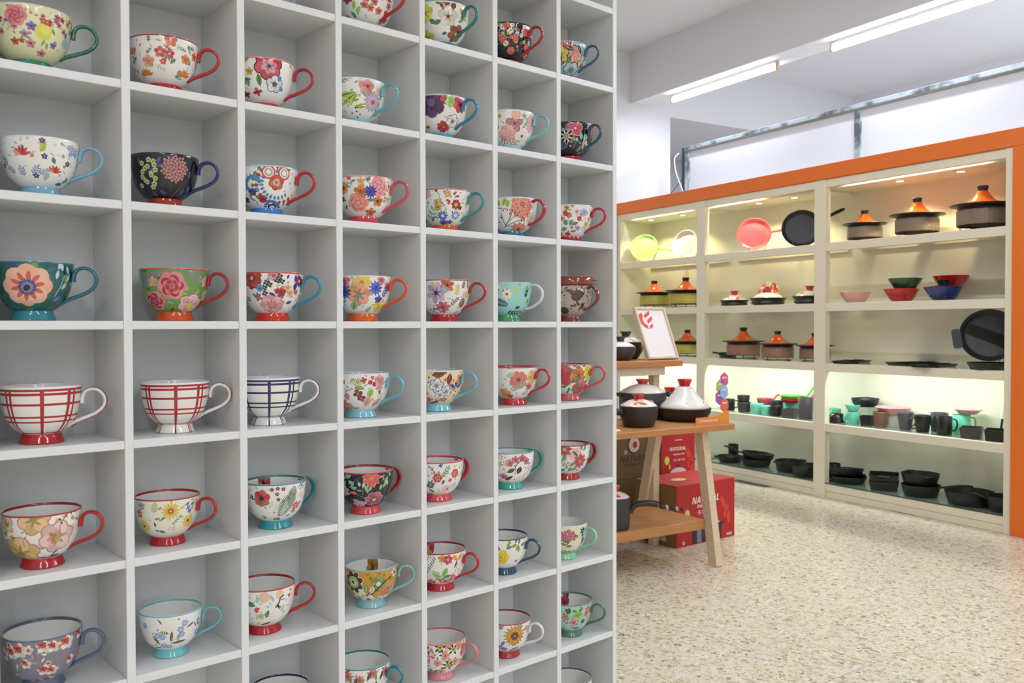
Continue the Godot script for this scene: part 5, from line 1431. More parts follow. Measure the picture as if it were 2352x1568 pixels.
		"l":
			p.sc("sprig", 10, 0.16, ["5a6a58", "6a7a60"], 11)
			for q in [[-0.78, 0.74, 0.12], [-0.4, 0.5, 0.14], [-0.26, 0.46, 0.13], [0.44, 0.76, 0.14], [0.3, 0.62, 0.13], [0.34, 0.48, 0.13], [-0.2, 0.2, 0.15], [-0.05, 0.16, 0.13], [0.85, 0.7, 0.12], [-0.9, 0.36, 0.12], [0.78, 0.4, 0.12]]:
				p.da(q[0], q[1], q[2], "94aadc", "f0f0d0", 6, "", 0.2)
			p.ln(-0.62, 0.16, [0, 0, 0.3, 0.1, 0.45, 0.35], 0.015, "7a7a48"); p.ln(0.0, 0.26, [0, 0, 0.15, 0.2, 0.36, 0.5], 0.015, "7a7a48")
			for q in [[-0.55, 0.5, -60, 0.42], [-0.85, 0.22, -40, 0.5], [0.0, 0.3, 85, 0.42], [0.0, 0.26, 5, 0.5], [0.48, 0.62, 25, 0.34], [-0.4, 0.94, -50, 0.24], [0.72, 0.7, -50, 0.24], [-0.5, 0.1, 20, 0.34]]:
				p.lf(q[0], q[1], q[3], q[2], "44502c", 0.22, "7a8a50")
			for q in [[-0.56, 0.52], [-0.42, 0.62], [-0.2, 0.96], [0.22, 0.86]]:
				p.lf(q[0], q[1], 0.1, 60, "c86858", 0.5)
		"m":
			p.sc("flower", 26, 0.14, ["d88878", "d85848", "f0c0b0"], 12)
			p.sc("leaf", 26, 0.14, ["6a9a78", "e0b080"], 13)
		"n":
			p.sc("leaf", 12, 0.18, ["4f7a40", "7a9a60"], 14)
			p.fl(0.18, 0.82, 0.44, "cc4450", "24304a", 6, 0.6, "5a1420", 0.16); p.fl(0.2, 0.8, 0.26, "ea9aa4", "24304a", 6, 0.5, "", 0.25)
			p.fl(0.36, 0.4, 0.27, "e6e8ee", "4a5a3a", 5, 0.66, "26406a", 0.3); p.lf(0.46, 0.48, 0.2, 60, "5088cc", 0.7); p.lf(0.5, 0.34, 0.18, -20, "5088cc", 0.7)
			p.lf(-0.15, 0.62, 0.42, -80, "5a8a48", 0.42, "2c4a28"); p.lf(-0.6, 0.48, 0.3, 0, "4f8048", 0.4); p.lf(-0.42, 0.5, 0.26, -100, "6f9a50", 0.4)
			p.ln(-0.6, 0.2, [0, 0, 0.14, 0.22, 0.34, 0.42], 0.02, "4a6a48"); p.lf(-0.5, 0.4, 0.16, 120, "c88898", 0.6); p.fl(-0.48, 0.16, 0.13, "9c2430", "5a1018", 4); p.fl(-0.16, 0.2, 0.15, "cc3c40", "7a1820", 4); p.fl(-0.4, 0.66, 0.13, "e0a838", "b07020", 5); p.lf(-0.4, 0.98, 0.3, 200, "8ab060", 0.5, "4a6a30"); p.fl(-0.82, 0.7, 0.2, "5a80b8", "2a3a6a", 5, 0.6, "1c2c50"); p.lf(-0.9, 0.92, 0.24, 30, "b08a48", 0.4); p.lf(-0.9, 0.2, 0.26, 30, "3f6a40")
		"o":
			p.sc("dash", 30, 0.1, ["8ab8c8", "4f88c0"], 15)
			for k2 in 17:
				var f := 0.9 + 4.6 * k2 / 16.0
				p.o(0.28 + 0.52 * cos(f), 0.55 + 0.37 * sin(f))
				p._lf(0.17, rad_to_deg(f), "c03440", 0.7, "7a1820"); p.ell(cos(f) * 0.2, sin(f) * 0.2, 0.06, 0.06, 0, Color("6a8a38"), 8)
				p.o(0.28 + 0.36 * cos(f), 0.55 + 0.26 * sin(f)); p._lf(0.16, rad_to_deg(f), "5a98c0", 0.6, "22405c")
			p.fl(0.3, 0.6, 0.24, "d85838", "e8e0d0", 6, 0.6, "5a1c1c", 0.5); p.fl(0.3, 0.6, 0.12, "d8c0a8", "b03030", 6, 0.6)
			for e in [-1.0, 1.0]:
				for q in [[0.22, "c84848"], [0.17, "f0e4d8"], [0.13, "c8a88c"], [0.08, "e8f0f0"]]:
					p.d(0.3 + e * 0.24, 0.84, q[0], q[1])
			for k2 in 14:
				var f := 0.3 + 5.0 * k2 / 13.0
				p.o(-0.42 + 0.2 * cos(f), 0.56 + 0.17 * sin(f)); p._lf(0.11, rad_to_deg(f), "20304a", 0.3)
				p.ell(0, 0, 0.07, 0.07, 0, Color("4a90c8"), 8)
			p.ln(-0.5, 0.36, [0, 0, -0.04, -0.2, 0.1, -0.3], 0.06, "4a90c8"); p.fl(-0.42, 0.36, 0.14, "5a3c6a", "a03050"); p.fl(-0.62, 0.2, 0.14, "503a60", "a03050"); p.fl(-0.12, 0.2, 0.15, "a83038", "6a1820", 7); p.fl(-0.8, 0.7, 0.13, "b07860", "402020"); p.lf(-0.95, 0.94, 0.3, -20, "8ac050", 0.7, "3a7a30")
			for k2 in 9:
				p.o(0.16 + 0.2 * cos(PI * k2 / 8.0), 0.04 + 0.12 * sin(PI * k2 / 8.0)); p.ell(0, 0, 0.06, 0.05, 0, Color("3c78b8"), 8)
			p.d(0.16, 0.04, 0.14, "20304a"); p.d(0.16, 0.03, 0.09, "e0e8f0")
		"p":
			p.sc("leaf", 50, 0.16, ["3448a8", "5a98b0", "cc4030", "e0b088", "2c3890"], 17)
			p.sc("flower", 34, 0.09, ["cc4034", "e8b888", "80a4d8", "d88090"], 18)
			p.fl(-0.62, 0.86, 0.34, "c44a48", "e0b880", 9, 0.42, "7a2024", 0.2); p.fl(0.0, 0.2, 0.36, "f0b4b0", "e09080", 9, 0.42, "d88a88", 0.24); p.fl(-0.88, 0.42, 0.24, "a83030", "e0c080", 8); p.fl(0.84, 0.8, 0.2, "a02c34", "f0e0d8", 9, 0.4)
			p.fl(0.04, 0.92, 0.18, "e8a0a8", "b05060"); p.fl(0.48, 0.62, 0.15, "ecc090", "d08858"); p.fl(0.54, 0.5, 0.17, "f0c8a0", "d08858"); p.fl(0.28, 0.52, 0.16, "cc2c20", "8a1810", 5, 0.7); p.fl(0.16, 0.54, 0.12, "cc3424", "8a1810")
			for q in [[0.24, 0.9], [0.16, 0.8], [0.3, 0.78], [-0.18, 0.74], [-0.24, 0.62], [-0.08, 0.7], [-0.22, 0.48]]:
				p.fl(q[0], q[1], 0.1, "2c3834", "a8c0a8", 4, 0.6)
			p.da(-0.38, 0.6, 0.13, "5a98d8", "2c50a0", 8); p.lf(-0.6, 0.5, 0.26, -50, "4f9aa8", 0.4); p.lf(0.1, 0.42, 0.24, 150, "3040a0", 0.4); p.lf(0.16, 0.4, 0.24, 30, "3040a0", 0.4); p.lf(0.66, 0.56, 0.3, 70, "2c3c98", 0.5); p.lf(0.7, 0.76, 0.28, 80, "3848a8", 0.4); p.lf(0.4, 0.24, 0.24, 20, "3844a4", 0.5); p.be(-0.42, 0.4, 0.12, "9a4858", 8, 0.04)
		"r":
			p.sc("dot", 16, 0.06, ["e8d8c8", "d0dce0", "f0e0c0"], 19)
			p.fl(-0.42, 0.66, 0.28, "cc4844", "3a2420", 6, 0.62, "e0a090", 0.3); p.lf(-0.42, 0.48, 0.3, 20, "8a8a40", 0.4); p.lf(-0.42, 0.48, 0.26, 160, "8a8a40", 0.4)
			p.fern(0.12, 0.16, 0.86, 68, "5f7f60", 16); p.fern(0.42, 0.44, 0.62, 75, "5f7a68", 13)
			for q in [[-0.1, 0.88], [0.08, 0.9], [0.26, 0.88], [0.06, 0.76], [0.1, 0.62]]:
				p.fl(q[0], q[1], 0.07, "7a2c40", "e0a0a8")
			p.be(0.66, 0.4, 0.14, "c84c58", 10, 0.05, "f0e0e0"); p.be(0.56, 0.28, 0.1, "b8485a", 7, 0.04, "f0e0e0"); p.be(-0.72, 0.66, 0.09, "3a4440", 7, 0.03); p.be(0.84, 0.92, 0.15, "3c4a50", 9, 0.03); p.d(-0.9, 0.74, 0.2, "ecc898"); p.d(0.8, 0.66, 0.11, "f0e0b0")
			p.lf(-0.2, 0.4, 0.3, 60, "d4dce2", 0.5); p.lf(-0.02, 0.3, 0.34, 80, "dce4ea", 0.4); p.lf(-0.3, 0.1, 0.2, 100, "aaa040", 0.6); p.lf(-0.05, 0.04, 0.24, 60, "a49a38", 0.6); p.lf(0.12, 0.04, 0.2, 110, "8a8a30", 0.6); p.lf(-0.36, 0.1, 0.16, 30, "5a6a40"); p.lf(0.3, 0.16, 0.2, 10, "7a9090"); p.lf(-0.7, 0.3, 0.24, 110, "c8cc60")
			p.oi(-0.4, 0.35); p._fl(0.26, "c84844", "3a2420", 6, 0.62); p._lf(0.24, 200, "7a8050")
		"s":
			p.sc("leaf", 30, 0.16, ["c0d4d0", "e8d0b8", "d8c8d4", "a8c0b8", "b4d0d8"], 20)
			p.d(0.02, 0.84, 0.17, "eec4a4"); p.d(0.5, 0.86, 0.15, "eec8a8"); p.lf(-0.2, 0.72, 0.2, 80, "a8ccc8", 0.6)
			p.lf(-0.55, 0.72, 0.36, -20, "5a7f5c", 0.5, "3a5a40"); p.lf(-0.3, 0.54, 0.2, 10, "d04830", 0.6); p.d(-0.22, 0.5, 0.06, "d84830")
			p.ln(0.36, 0.54, [0, 0, 0.1, 0.14, 0.14, 0.3, 0.26, 0.36], 0.045, "2a3640"); p.lf(0.4, 0.64, 0.24, -60, "2a3640", 0.3); p.lf(0.5, 0.7, 0.2, 10, "2a3640", 0.16); p.d(0.78, 0.76, 0.06, "d04838")
			p.lf(0.3, 0.7, 0.2, 110, "b8b4d0", 0.5); p.fl(-0.1, 0.36, 0.15, "d8dca0", "a0a850"); p.lf(0.06, 0.3, 0.3, 75, "5f7f64", 0.4); p.lf(0.5, 0.4, 0.26, 60, "a8c4b8"); p.ln(-0.7, 0.2, [0, 0, 0.5, 0.1, 1.0, 0.36], 0.014, "8aa090"); p.lf(-0.5, 0.08, 0.28, 150, "4f7048", 0.4); p.lf(-0.2, 0.1, 0.2, 60, "d8dc50", 0.4); p.lf(-0.1, 0.08, 0.36, 25, "2c3840", 0.25); p.d(-0.92, 0.6, 0.05, "d04838")
		"t":
			p.sc("sprig", 14, 0.14, ["4a5a80", "6a7a98"], 21)
		"u":
			p.sc("leaf", 24, 0.14, ["7fae88", "8ab04c", "d08838"], 22)
			for q in [[0.02, 0.56], [-0.2, 0.62], [0.3, 0.5], [0.24, 0.62], [0.44, 0.3], [0.16, 0.34], [0.7, 0.3], [0.52, 0.1], [0.66, 0.16], [0.8, 0.5], [-0.05, 0.4]]:
				p.fl(q[0], q[1], 0.14, "d87464", "7a2420", 5, 0.62)
			p.lf(-0.4, 0.3, 0.3, 80, "9cc850", 0.5); p.lf(-0.3, 0.2, 0.3, 60, "9cc850", 0.5); p.lf(-0.3, 0.1, 0.3, 110, "4f9a80", 0.4); p.fl(-0.62, 0.62, 0.24, "9a3844", "5a1820", 6); p.lf(-0.5, 0.1, 0.24, 110, "d88c40", 0.5); p.lf(-0.7, 0.14, 0.24, 120, "c8b050", 0.5); p.ln(0.9, 0.4, [0, 0, -0.1, 0.3, 0.1, 0.5], 0.02, "e0a0a0")
		"v":
			p.sc("sprig", 14, 0.14, ["7a9a80", "8aa898"], 23)
			p.fl(0.35, 0.78, 0.3, "e8a098", "a84048", 5, 0.66); p.fl(0.38, 0.8, 0.16, "dc8480", "8a3038", 5); p.da(0.56, 0.42, 0.36, "c8b0c8", "c04848", 13, "6a6a78", 0.22)
			for q in [[0.0, 0.62, 190, 0.8], [0.0, 0.6, 215, 0.7], [0.02, 0.6, 240, 0.44], [-0.1, 0.24, 25, 0.4], [-0.05, 0.24, 10, 0.4], [-0.95, 0.1, 50, 0.3]]:
				p.lf(q[0], q[1], q[3], q[2], "b4d45c", 0.26, "4a6a30")
			p.sp(-0.6, 0.86, 0.44, 30, "8aa890", 3, 0.2, "4f6a58"); p.be(-0.25, 0.36, 0.13, "b8b858", 9, 0.035); p.lf(0.1, 0.46, 0.24, 200, "7fa840"); p.lf(0.36, 0.5, 0.3, 130, "8aa890", 0.3)
			for q in [[0.0, 0.16], [-0.14, 0.12], [0.12, 0.1], [0.04, 0.04], [-0.02, 0.24]]:
				p.d(q[0], q[1], 0.028, "20242c")
			p.sp(0.34, 0.02, 0.4, 55, "c8d0cc", 3, 0.14, "4a5058"); p.d(0.75, 0.72, 0.14, "ecc0a8"); p.lf(0.8, 0.5, 0.3, 90, "a0b888", 0.4); p.lf(-0.05, 0.84, 0.1, 60, "8a4050")
		"w":
			p.sc("leaf", 50, 0.16, ["6a9468", "4f7a58", "8ab080"], 24)
			p.sc("flower", 16, 0.1, ["e89048", "f0b088"], 25, 0.05, 0.95, "7a3a20")
			p.rs(0.5, 0.74, 0.33, "eaa0a4", "dc7c88", "e8b4b0"); p.rs(-0.18, 0.32, 0.34, "e89c8c", "d87868", "eab0a0")
			p.fl(-0.1, 0.6, 0.24, "e0803c", "a84820", 5, 0.6); p.da(0.22, 0.6, 0.24, "2c34a4", "202880", 12); p.fl(0.46, 0.38, 0.2, "e08038", "5a3420", 5, 0.6); p.fl(0.22, 0.1, 0.2, "dc7c3c", "a05030"); p.fl(-0.66, 0.7, 0.22, "e49844", "50408a", 6); p.fl(-0.7, 0.44, 0.12, "5050a0", "30306a"); p.fl(-0.1, 0.86, 0.15, "f0c090", "e0903c"); p.lf(0.1, 0.84, 0.24, 60, "5f8a60", 0.5); p.lf(0.1, 0.4, 0.26, 0, "5f8f64", 0.5); p.fl(0.92, 0.66, 0.16, "d86848", "a03820"); p.lf(-0.7, 0.12, 0.3, 60, "5f8a60", 0.5)
		"x":
			p.sc("leaf", 40, 0.2, ["a8c090", "4a58b0", "88a878", "c8d8a8"], 26)
			p.da(-0.02, 0.82, 0.34, "ecc850", "c89030", 12, "d8a840", 0.24); p.fl(-0.12, 0.5, 0.42, "eba080", "7a9a68", 6, 0.62, "", 0.24); p.lf(-0.5, 0.46, 0.4, 60, "eaa848", 0.6); p.be(-0.12, 0.5, 0.1, "6a9070", 8, 0.04); p.fl(-0.6, 0.86, 0.24, "dc7c80", "a83840", 6)
			p.da(0.46, 0.68, 0.28, "4c5cc8", "343c98", 11); p.da(-0.62, 0.6, 0.3, "3040a8", "202c80", 11); p.fl(0.54, 0.38, 0.17, "3848b0", "20307a"); p.da(0.64, 0.9, 0.2, "d8687c", "b84858", 9); p.da(0.84, 0.72, 0.2, "d06068", "b04050", 10); p.sp(0.64, 0.4, 0.44, 65, "3c4898", 4, 0.16)
			p.fl(0.54, 0.18, 0.24, "e6d83c", "c8a828", 6, 0.7); p.lf(-0.3, 0.1, 0.46, 70, "98b884", 0.46, "5a7a50"); p.lf(-0.6, 0.1, 0.44, 80, "88ac78", 0.4, "5a7a50"); p.lf(0.1, 0.04, 0.34, 70, "98b884", 0.4); p.ln(-0.5, 0.02, [0, 0, 0.5, 0.04, 0.9, 0.2], 0.02, "a8a0d0")
		"y":
			p.sc("leaf", 44, 0.16, ["9cb878", "c8a0a0", "88a868", "d0b8b0"], 27)
			p.sc("flower", 14, 0.08, ["c8b040", "8a4858", "cc5044"], 28)
			p.fl(-0.74, 0.76, 0.28, "cc4c44", "6a1820", 5, 0.66); p.fern(-0.4, 0.78, 0.54, 5, "9cba80", 8); p.ln(0.1, 0.68, [0, 0, 0.2, 0.12, 0.5, 0.14], 0.02, "6a4a38")
			p.fl(0.1, 0.84, 0.12, "c84840", "8a2028", 4); p.d(0.32, 0.78, 0.08, "b83038"); p.d(0.46, 0.72, 0.08, "b83038"); p.fl(0.64, 0.82, 0.22, "e0a0a0", "c88080", 5, 0.7); p.lf(0.48, 0.62, 0.36, 0, "dca0a4", 0.6, "b07078"); p.lf(-0.2, 0.66, 0.34, -10, "8aae54", 0.5); p.fl(-0.1, 0.48, 0.17, "7a3444", "c07078", 4, 0.6); p.fl(0.02, 0.36, 0.15, "84384a", "c07078", 4, 0.6)
			p.lf(0.24, 0.36, 0.36, 70, "a0c060", 0.6, "6a8a30"); p.lf(0.14, 0.12, 0.46, 80, "dca8a0", 0.5, "b07070"); p.lf(0.34, 0.1, 0.46, 60, "d8a098", 0.5, "b07070"); p.lf(-0.42, 0.3, 0.3, 100, "c890a0", 0.7); p.be(-0.5, 0.14, 0.25, "d87464", 14, 0.07, "c8b040"); p.be(0.66, 0.4, 0.14, "c8a838", 8, 0.03); p.be(0.62, 0.5, 0.06, "40408a", 4, 0.03); p.lf(-0.3, 0.06, 0.3, 10, "8aae64", 0.4)
			p.oi(-0.6, 0.14); p._lf(0.3, 10, "8aa878"); p._fl(0.14, "a03040", "601820")
		"z":
			p.sc("leaf", 30, 0.14, ["a8ccac", "6f9a74", "c8d8c0"], 29)
			p.da(0.22, 0.86, 0.34, "d85c50", "e08a60", 9, "eab0a0", 0.2); p.fl(0.3, 0.24, 0.32, "b05a70", "e0c040", 7, 0.56, "d8a0a8", 0.24); p.fl(-0.72, 0.5, 0.22, "d8a8b4", "e0c050", 6); p.be(-0.24, 0.12, 0.2, "d8b0b8", 9, 0.09, "7a5a68")
			for q in [[-0.66, 0.86, 30], [-0.66, 0.86, 80], [-0.66, 0.84, 150], [-0.6, 0.8, -30], [-0.7, 0.8, 250], [-0.5, 0.62, 60], [-0.5, 0.58, 10], [0.02, 0.5, 90], [0.1, 0.5, 60], [0.5, 0.5, 80], [0.6, 0.56, 60], [0.7, 0.7, 70], [0.84, 0.84, 90], [0.76, 0.6, 100]]:
				p.lf(q[0], q[1], 0.24, q[2], "9cc8a0", 0.46, "5f8a68")
			p.d(-0.4, 0.46, 0.07, "d07050"); p.ln(-0.4, 0.46, [0, 0, 0.2, -0.1, 0.36, -0.2], 0.018, "88b090"); p.lf(-0.1, 0.6, 0.2, 70, "b8ccd8", 0.6); p.lf(-0.2, 0.64, 0.18, 100, "b8ccd8", 0.6); p.ln(-0.1, 0.4, [0, 0, 0.02, 0.3], 0.018, "88b090"); p.be(-0.3, 0.8, 0.12, "e8e0d0", 5, 0.014)
		"A":
			p.bg("cf9a3c")
			p.sc("flower", 60, 0.075, ["b07828", "d8b050", "b88a34"], 30, 0.3, 0.96, "7a5020")
			p.o(0, 0.2); p.rect(0, int(p.oy), 768, 216 - int(p.oy), "e4e2cc")
			p.lf(-0.2, 0.3, 0.6, 160, "e8e6d0", 0.9)
			p.fl(-0.66, 0.64, 0.44, "4a2c28", "b8cc7c", 8, 0.4, "e8dcc0", 0.56); p.fl(-0.66, 0.64, 0.24, "b8d078", "e8ecd0", 8, 0.5, "", 0.5); p.d(-0.66, 0.64, 0.07, "4a5a48")
			p.fl(0.26, 0.6, 0.32, "8a9a44", "e0e0c8", 6, 0.62, "c09838", 0.3); p.be(0.26, 0.6, 0.08, "eae6d8", 8, 0.03, "6a5a48")
			p.ln(-0.1, 0.2, [0, 0, 0.5, 0.6, 0.9, 0.86], 0.05, "5a3020"); p.ln(-0.2, 0.2, [0, 0, 0.3, 0.5], 0.03, "5a3020"); p.lf(0.3, 0.2, 0.6, 40, "b05048", 0.4, "e0a090"); p.be(0.52, 0.4, 0.2, "c86858", 10, 0.05, "e8d8c0"); p.lf(0.62, 0.3, 0.36, 40, "b8c8c4", 0.4, "5a4a48"); p.fl(0.84, 0.84, 0.2, "e8e0c8", "4a2c28", 7, 0.4, "5a3828"); p.lf(-0.2, 0.32, 0.4, 85, "8a9a40", 0.5, "e8e6d0"); p.lf(-0.02, 0.3, 0.34, 75, "e4e2d0", 0.5, "4a3a30")
			p.fl(-0.1, 0.1, 0.3, "ece8dc", "6a4038", 7, 0.5, "5a3830", 0.24); p.fl(0.3, 0.06, 0.2, "ece8dc", "8a5048", 6, 0.5, "5a3830"); p.fl(-0.44, 0.14, 0.2, "c8d890", "5a6a40", 6, 0.5, "e8ecd0")
			p.oi(0.05, 0.42); p._lf(0.3, 140, "a8b4b4", 0.5, "4a5458"); p._lf(0.3, 60, "8a9a98", 0.5, "4a5458"); p._lf(0.34, 190, "a8b4b4", 0.5, "4a5458"); p._fl(0.24, "a07828", "604018", 6, 0.7)
		"B":
			p.sc("leaf", 24, 0.2, ["3c4c38", "5f7f58", "a8b878", "2c3a34"], 31)
			for q in [[-0.5, 0.8], [0.36, 0.86], [0.8, 0.8], [-0.1, 0.7], [-0.9, 0.7]]:
				p.da(q[0], q[1], 0.22, "d8707c", "b04858", 9); p.lf(q[0] - 0.2, q[1] - 0.2, 0.4, 70, "44583c", 0.3); p.lf(q[0] + 0.12, q[1] - 0.24, 0.4, 100, "8a9a50", 0.3)
		"C":
			p.fl(-0.6, 0.7, 0.36, "dcdc50", "a86a28", 6, 0.6, "", 0.2); p.fl(-0.9, 0.46, 0.34, "8a4434", "c8a038", 6, 0.6, "", 0.2); p.fl(0.24, 0.86, 0.32, "8e4232", "d0b040", 5, 0.62, "", 0.2); p.fl(0.24, 0.6, 0.36, "ece8d8", "8a2838", 5, 0.56, "c8c0a8", 0.2); p.fl(0.52, 0.2, 0.36, "924a36", "d8b840", 6, 0.56, "", 0.2); p.fl(-0.5, 0.1, 0.34, "dcdc50", "a87030", 6, 0.6, "", 0.18)
			p.fl(0.84, 0.78, 0.3, "dede5c", "b07838", 5); p.fl(0.9, 0.4, 0.3, "dede5c", "b07838", 5)
			p.lf(-0.02, 0.5, 0.3, 210, "3f8078", 0.6, "2c605a"); p.lf(-0.44, 0.52, 0.3, -30, "4f8a50", 0.6, "2f6a38"); p.lf(-0.02, 0.92, 0.26, 150, "5f8a50", 0.6); p.lf(0.2, 0.2, 0.2, 200, "3f7080", 0.6); p.lf(0.6, 0.5, 0.3, 30, "7a9a88", 0.4)
		"D":
			p.sc("dot", 150, 0.02, ["d8c0b8", "c8c8d4", "e0d0c0"], 32, 0.05, 0.7)
			p.fl(-0.32, 0.78, 0.52, "4a2a54", "6a4a78", 7, 0.6, "6a4a74", 0.3); p.be(-0.3, 0.78, 0.12, "7a90b0", 16, 0.014)
			p.fl(0.26, 0.92, 0.26, "c83438", "8a2028", 6); p.fl(0.42, 0.84, 0.26, "b4dc78", "8ac050", 6); p.fl(0.72, 0.78, 0.3, "dc5058", "8a2838", 6, 0.6, "e08080"); p.lf(0.78, 0.56, 0.3, 80, "4a3050", 0.6); p.fl(0.14, 0.14, 0.26, "c82c30", "c8a040", 8, 0.5, "", 0.18); p.fl(0.46, 0.3, 0.26, "f0ece8", "b04048", 6, 0.56, "4a5058", 0.24); p.lf(0.4, 0.36, 0.3, 170, "c8ccd0", 0.3, "8a9098"); p.fl(-0.9, 0.12, 0.34, "2c6a78", "1c4a58", 7); p.lf(-0.5, 0.14, 0.2, 10, "c02c30", 0.6); p.fl(-0.9, 0.6, 0.26, "b0d860", "8ac040", 6); p.fl(-0.96, 0.88, 0.3, "2c5a74", "1c3a54", 6); p.lf(-0.76, 0.6, 0.24, 80, "e8e8f0", 0.6, "8a9098")
		"E":
			p.sc("leaf", 50, 0.15, ["8ab890", "4a6a58", "a8c8a0", "5a7a68"], 33)
			p.sc("dot", 16, 0.04, ["b83848", "d88888"], 34)
			p.fl(-0.26, 0.6, 0.17, "e0b048", "b84030", 6); p.fl(-0.24, 0.48, 0.16, "e0b048", "b83830", 6); p.fl(0.42, 0.56, 0.2, "b02830", "e0b050", 7, 0.5, "", 0.4); p.fl(0.56, 0.48, 0.1, "b02830", "601018"); p.be(0.14, 0.64, 0.08, "b02838", 3, 0.05)
			p.da(-0.08, 0.24, 0.22, "5068b8", "e8e0d0", 11, "", 0.3); p.da(0.4, 0.26, 0.2, "7088c8", "e8e0d0", 10, "", 0.4); p.da(-0.04, 0.06, 0.18, "4860b0", "304080", 9); p.fl(0.18, 0.08, 0.12, "4860b0", "304080"); p.lf(0.92, 0.84, 0.3, 250, "4468b4", 0.5)
			p.be(-0.62, 0.86, 0.15, "e0a8a0", 8, 0.05); p.lf(-0.3, 0.9, 0.2, 100, "3f4f44", 0.6); p.be(0.12, 0.86, 0.13, "d8b060", 8, 0.05, "8a5030"); p.sp(-0.5, 0.1, 0.6, 60, "8ab888", 3, 0.22); p.sp(-0.95, 0.2, 0.5, 80, "8a3848", 4, 0.07, "5a7a58"); p.lf(-0.6, 0.08, 0.34, 75, "3f584c", 0.3); p.lf(-0.45, 0.1, 0.26, 50, "4a6a58", 0.3); p.lf(-0.2, 0.74, 0.3, 260, "a8d0a0", 0.3); p.lf(0.06, 0.5, 0.3, 260, "a8cca0", 0.3); p.d(0.36, 0.86, 0.05, "c05060"); p.d(0.5, 0.8, 0.05, "b84050")
		"F":
			p.sc("sprig", 16, 0.15, ["6f9a80", "90b8a8", "d8c070", "44584c"], 35)
			p.fl(0.1, 0.84, 0.28, "d85a38", "402820", 6, 0.48, "", 0.2); p.fl(-0.3, 0.62, 0.42, "c8b0d0", "28202c", 6, 0.44, "", 0.2); p.fl(-0.06, 0.2, 0.28, "d06070", "7a2030", 8, 0.42, "", 0.14)
			p.lf(0.64, 0.38, 0.44, 60, "e8d8c8", 0.8); p.lf(0.7, 0.46, 0.32, 80, "e8bcc0", 0.6); p.lf(0.78, 0.46, 0.3, 60, "e8c860", 0.5); p.d(0.66, 0.34, 0.14, "8a5a60", 1.4); p.be(0.66, 0.38, 0.09, "e8e0d8", 5, 0.014)
			p.sp(0.44, 0.5, 0.4, 85, "d4bc58", 4, 0.14); p.sp(0.66, 0.72, 0.26, 70, "3c4448", 3, 0.12); p.sp(0.86, 0.74, 0.28, 90, "3c4858", 4, 0.1); p.sp(0.2, 0.24, 0.4, 50, "50684c", 4, 0.12); p.sp(-0.6, 0.2, 0.44, -40, "5f7f60", 4, 0.1); p.lf(-0.28, 0.16, 0.18, 170, "3f6a4c", 0.6); p.sp(-0.04, 0.0, 0.26, 85, "283038", 3, 0.12); p.lf(-0.5, 0.94, 0.26, -40, "d8c870", 0.4); p.fern(0.3, 0.02, 0.24, 50, "90c8c8", 7); p.sp(0.2, 0.6, 0.3, 130, "a0c4c4", 3, 0.14); p.lf(-0.2, 0.1, 0.2, 40, "d8c090", 0.4); p.sp(-0.95, 0.5, 0.4, 80, "4f7058", 3, 0.2)
		"G":
			p.bg("f0dcae")
			p.sc("leaf", 90, 0.16, ["2c3468", "a84838", "e8a878", "f4ece0", "343c70", "c86850"], 36)
			p.sc("flower", 34, 0.1, ["d87458", "e8b0a0", "f0e8e0"], 37, 0.05, 0.95, "a02c38")
			p.d(0.0, 0.5, 0.36, "f0ece8"); p.d(0.3, 0.36, 0.26, "f0ece8"); p.fl(-0.02, 0.58, 0.28, "e8e6e8", "8a8a98", 6, 0.5, "50506a"); p.fl(0.34, 0.4, 0.24, "e8e6e8", "8a8a98", 6, 0.5, "50506a"); p.fl(0.1, 0.3, 0.2, "eceaec", "8a8a98", 6, 0.5, "50506a")
			p.lf(-0.2, 0.88, 0.56, 10, "8a3834", 0.5, "4a1818"); p.lf(0.5, 0.94, 0.46, 260, "783028", 0.5, "c87060"); p.lf(0.7, 0.5, 0.3, 90, "2c3a70", 0.5, "8890b8"); p.lf(0.66, 0.5, 0.26, 150, "2c3a70", 0.5); p.lf(0.72, 0.5, 0.26, 30, "2c3a70", 0.5); p.be(0.82, 0.7, 0.16, "d87050", 7, 0.07, "f0c0a0"); p.be(-0.45, 0.4, 0.14, "d87860", 8, 0.05, "a03030"); p.sp(-0.8, 0.74, 0.4, 40, "2c3464", 4, 0.17); p.sp(-0.9, 0.4, 0.36, 20, "343c70", 3, 0.16); p.ln(-0.5, 0.06, [0, 0, 0.4, 0.06, 0.9, 0.24], 0.03, "2c3464"); p.lf(-0.3, 0.04, 0.4, 20, "3c4880", 0.4, "a0a8c8"); p.fl(0.24, 0.16, 0.13, "d86050", "f0d0a0"); p.fl(-0.3, 0.16, 0.18, "e0a098", "b04848", 6)
		"H":
			p.sc("leaf", 18, 0.12, ["c8d8e4", "d8e0d0", "e8d8d4"], 38)
			p.rs(0.0, 0.56, 0.18, "cc5054", "b03038", "e8c0b8"); p.rs(0.66, 0.66, 0.18, "cc5450", "b03438", "e8b8b0"); p.d(0.48, 0.48, 0.08, "c86878")
			p.sp(0.14, 0.52, 0.5, 60, "6f9468", 4, 0.15, "4a5f50"); p.sp(-0.02, 0.64, 0.44, 130, "5a5560", 3, 0.08, "5a5560"); p.sp(-0.3, 0.2, 0.3, 70, "3f5f50", 3, 0.18); p.lf(-0.3, 0.28, 0.24, 150, "3f5f50", 0.4); p.lf(-0.1, 0.1, 0.26, 130, "4f7058", 0.4); p.d(-0.16, 0.38, 0.05, "b03c38"); p.lf(0.16, 0.36, 0.2, 60, "4a6a58", 0.5); p.sp(-0.9, 0.62, 0.3, 60, "55705c", 3, 0.2); p.lf(-0.8, 0.6, 0.3, 10, "55705c", 0.4)
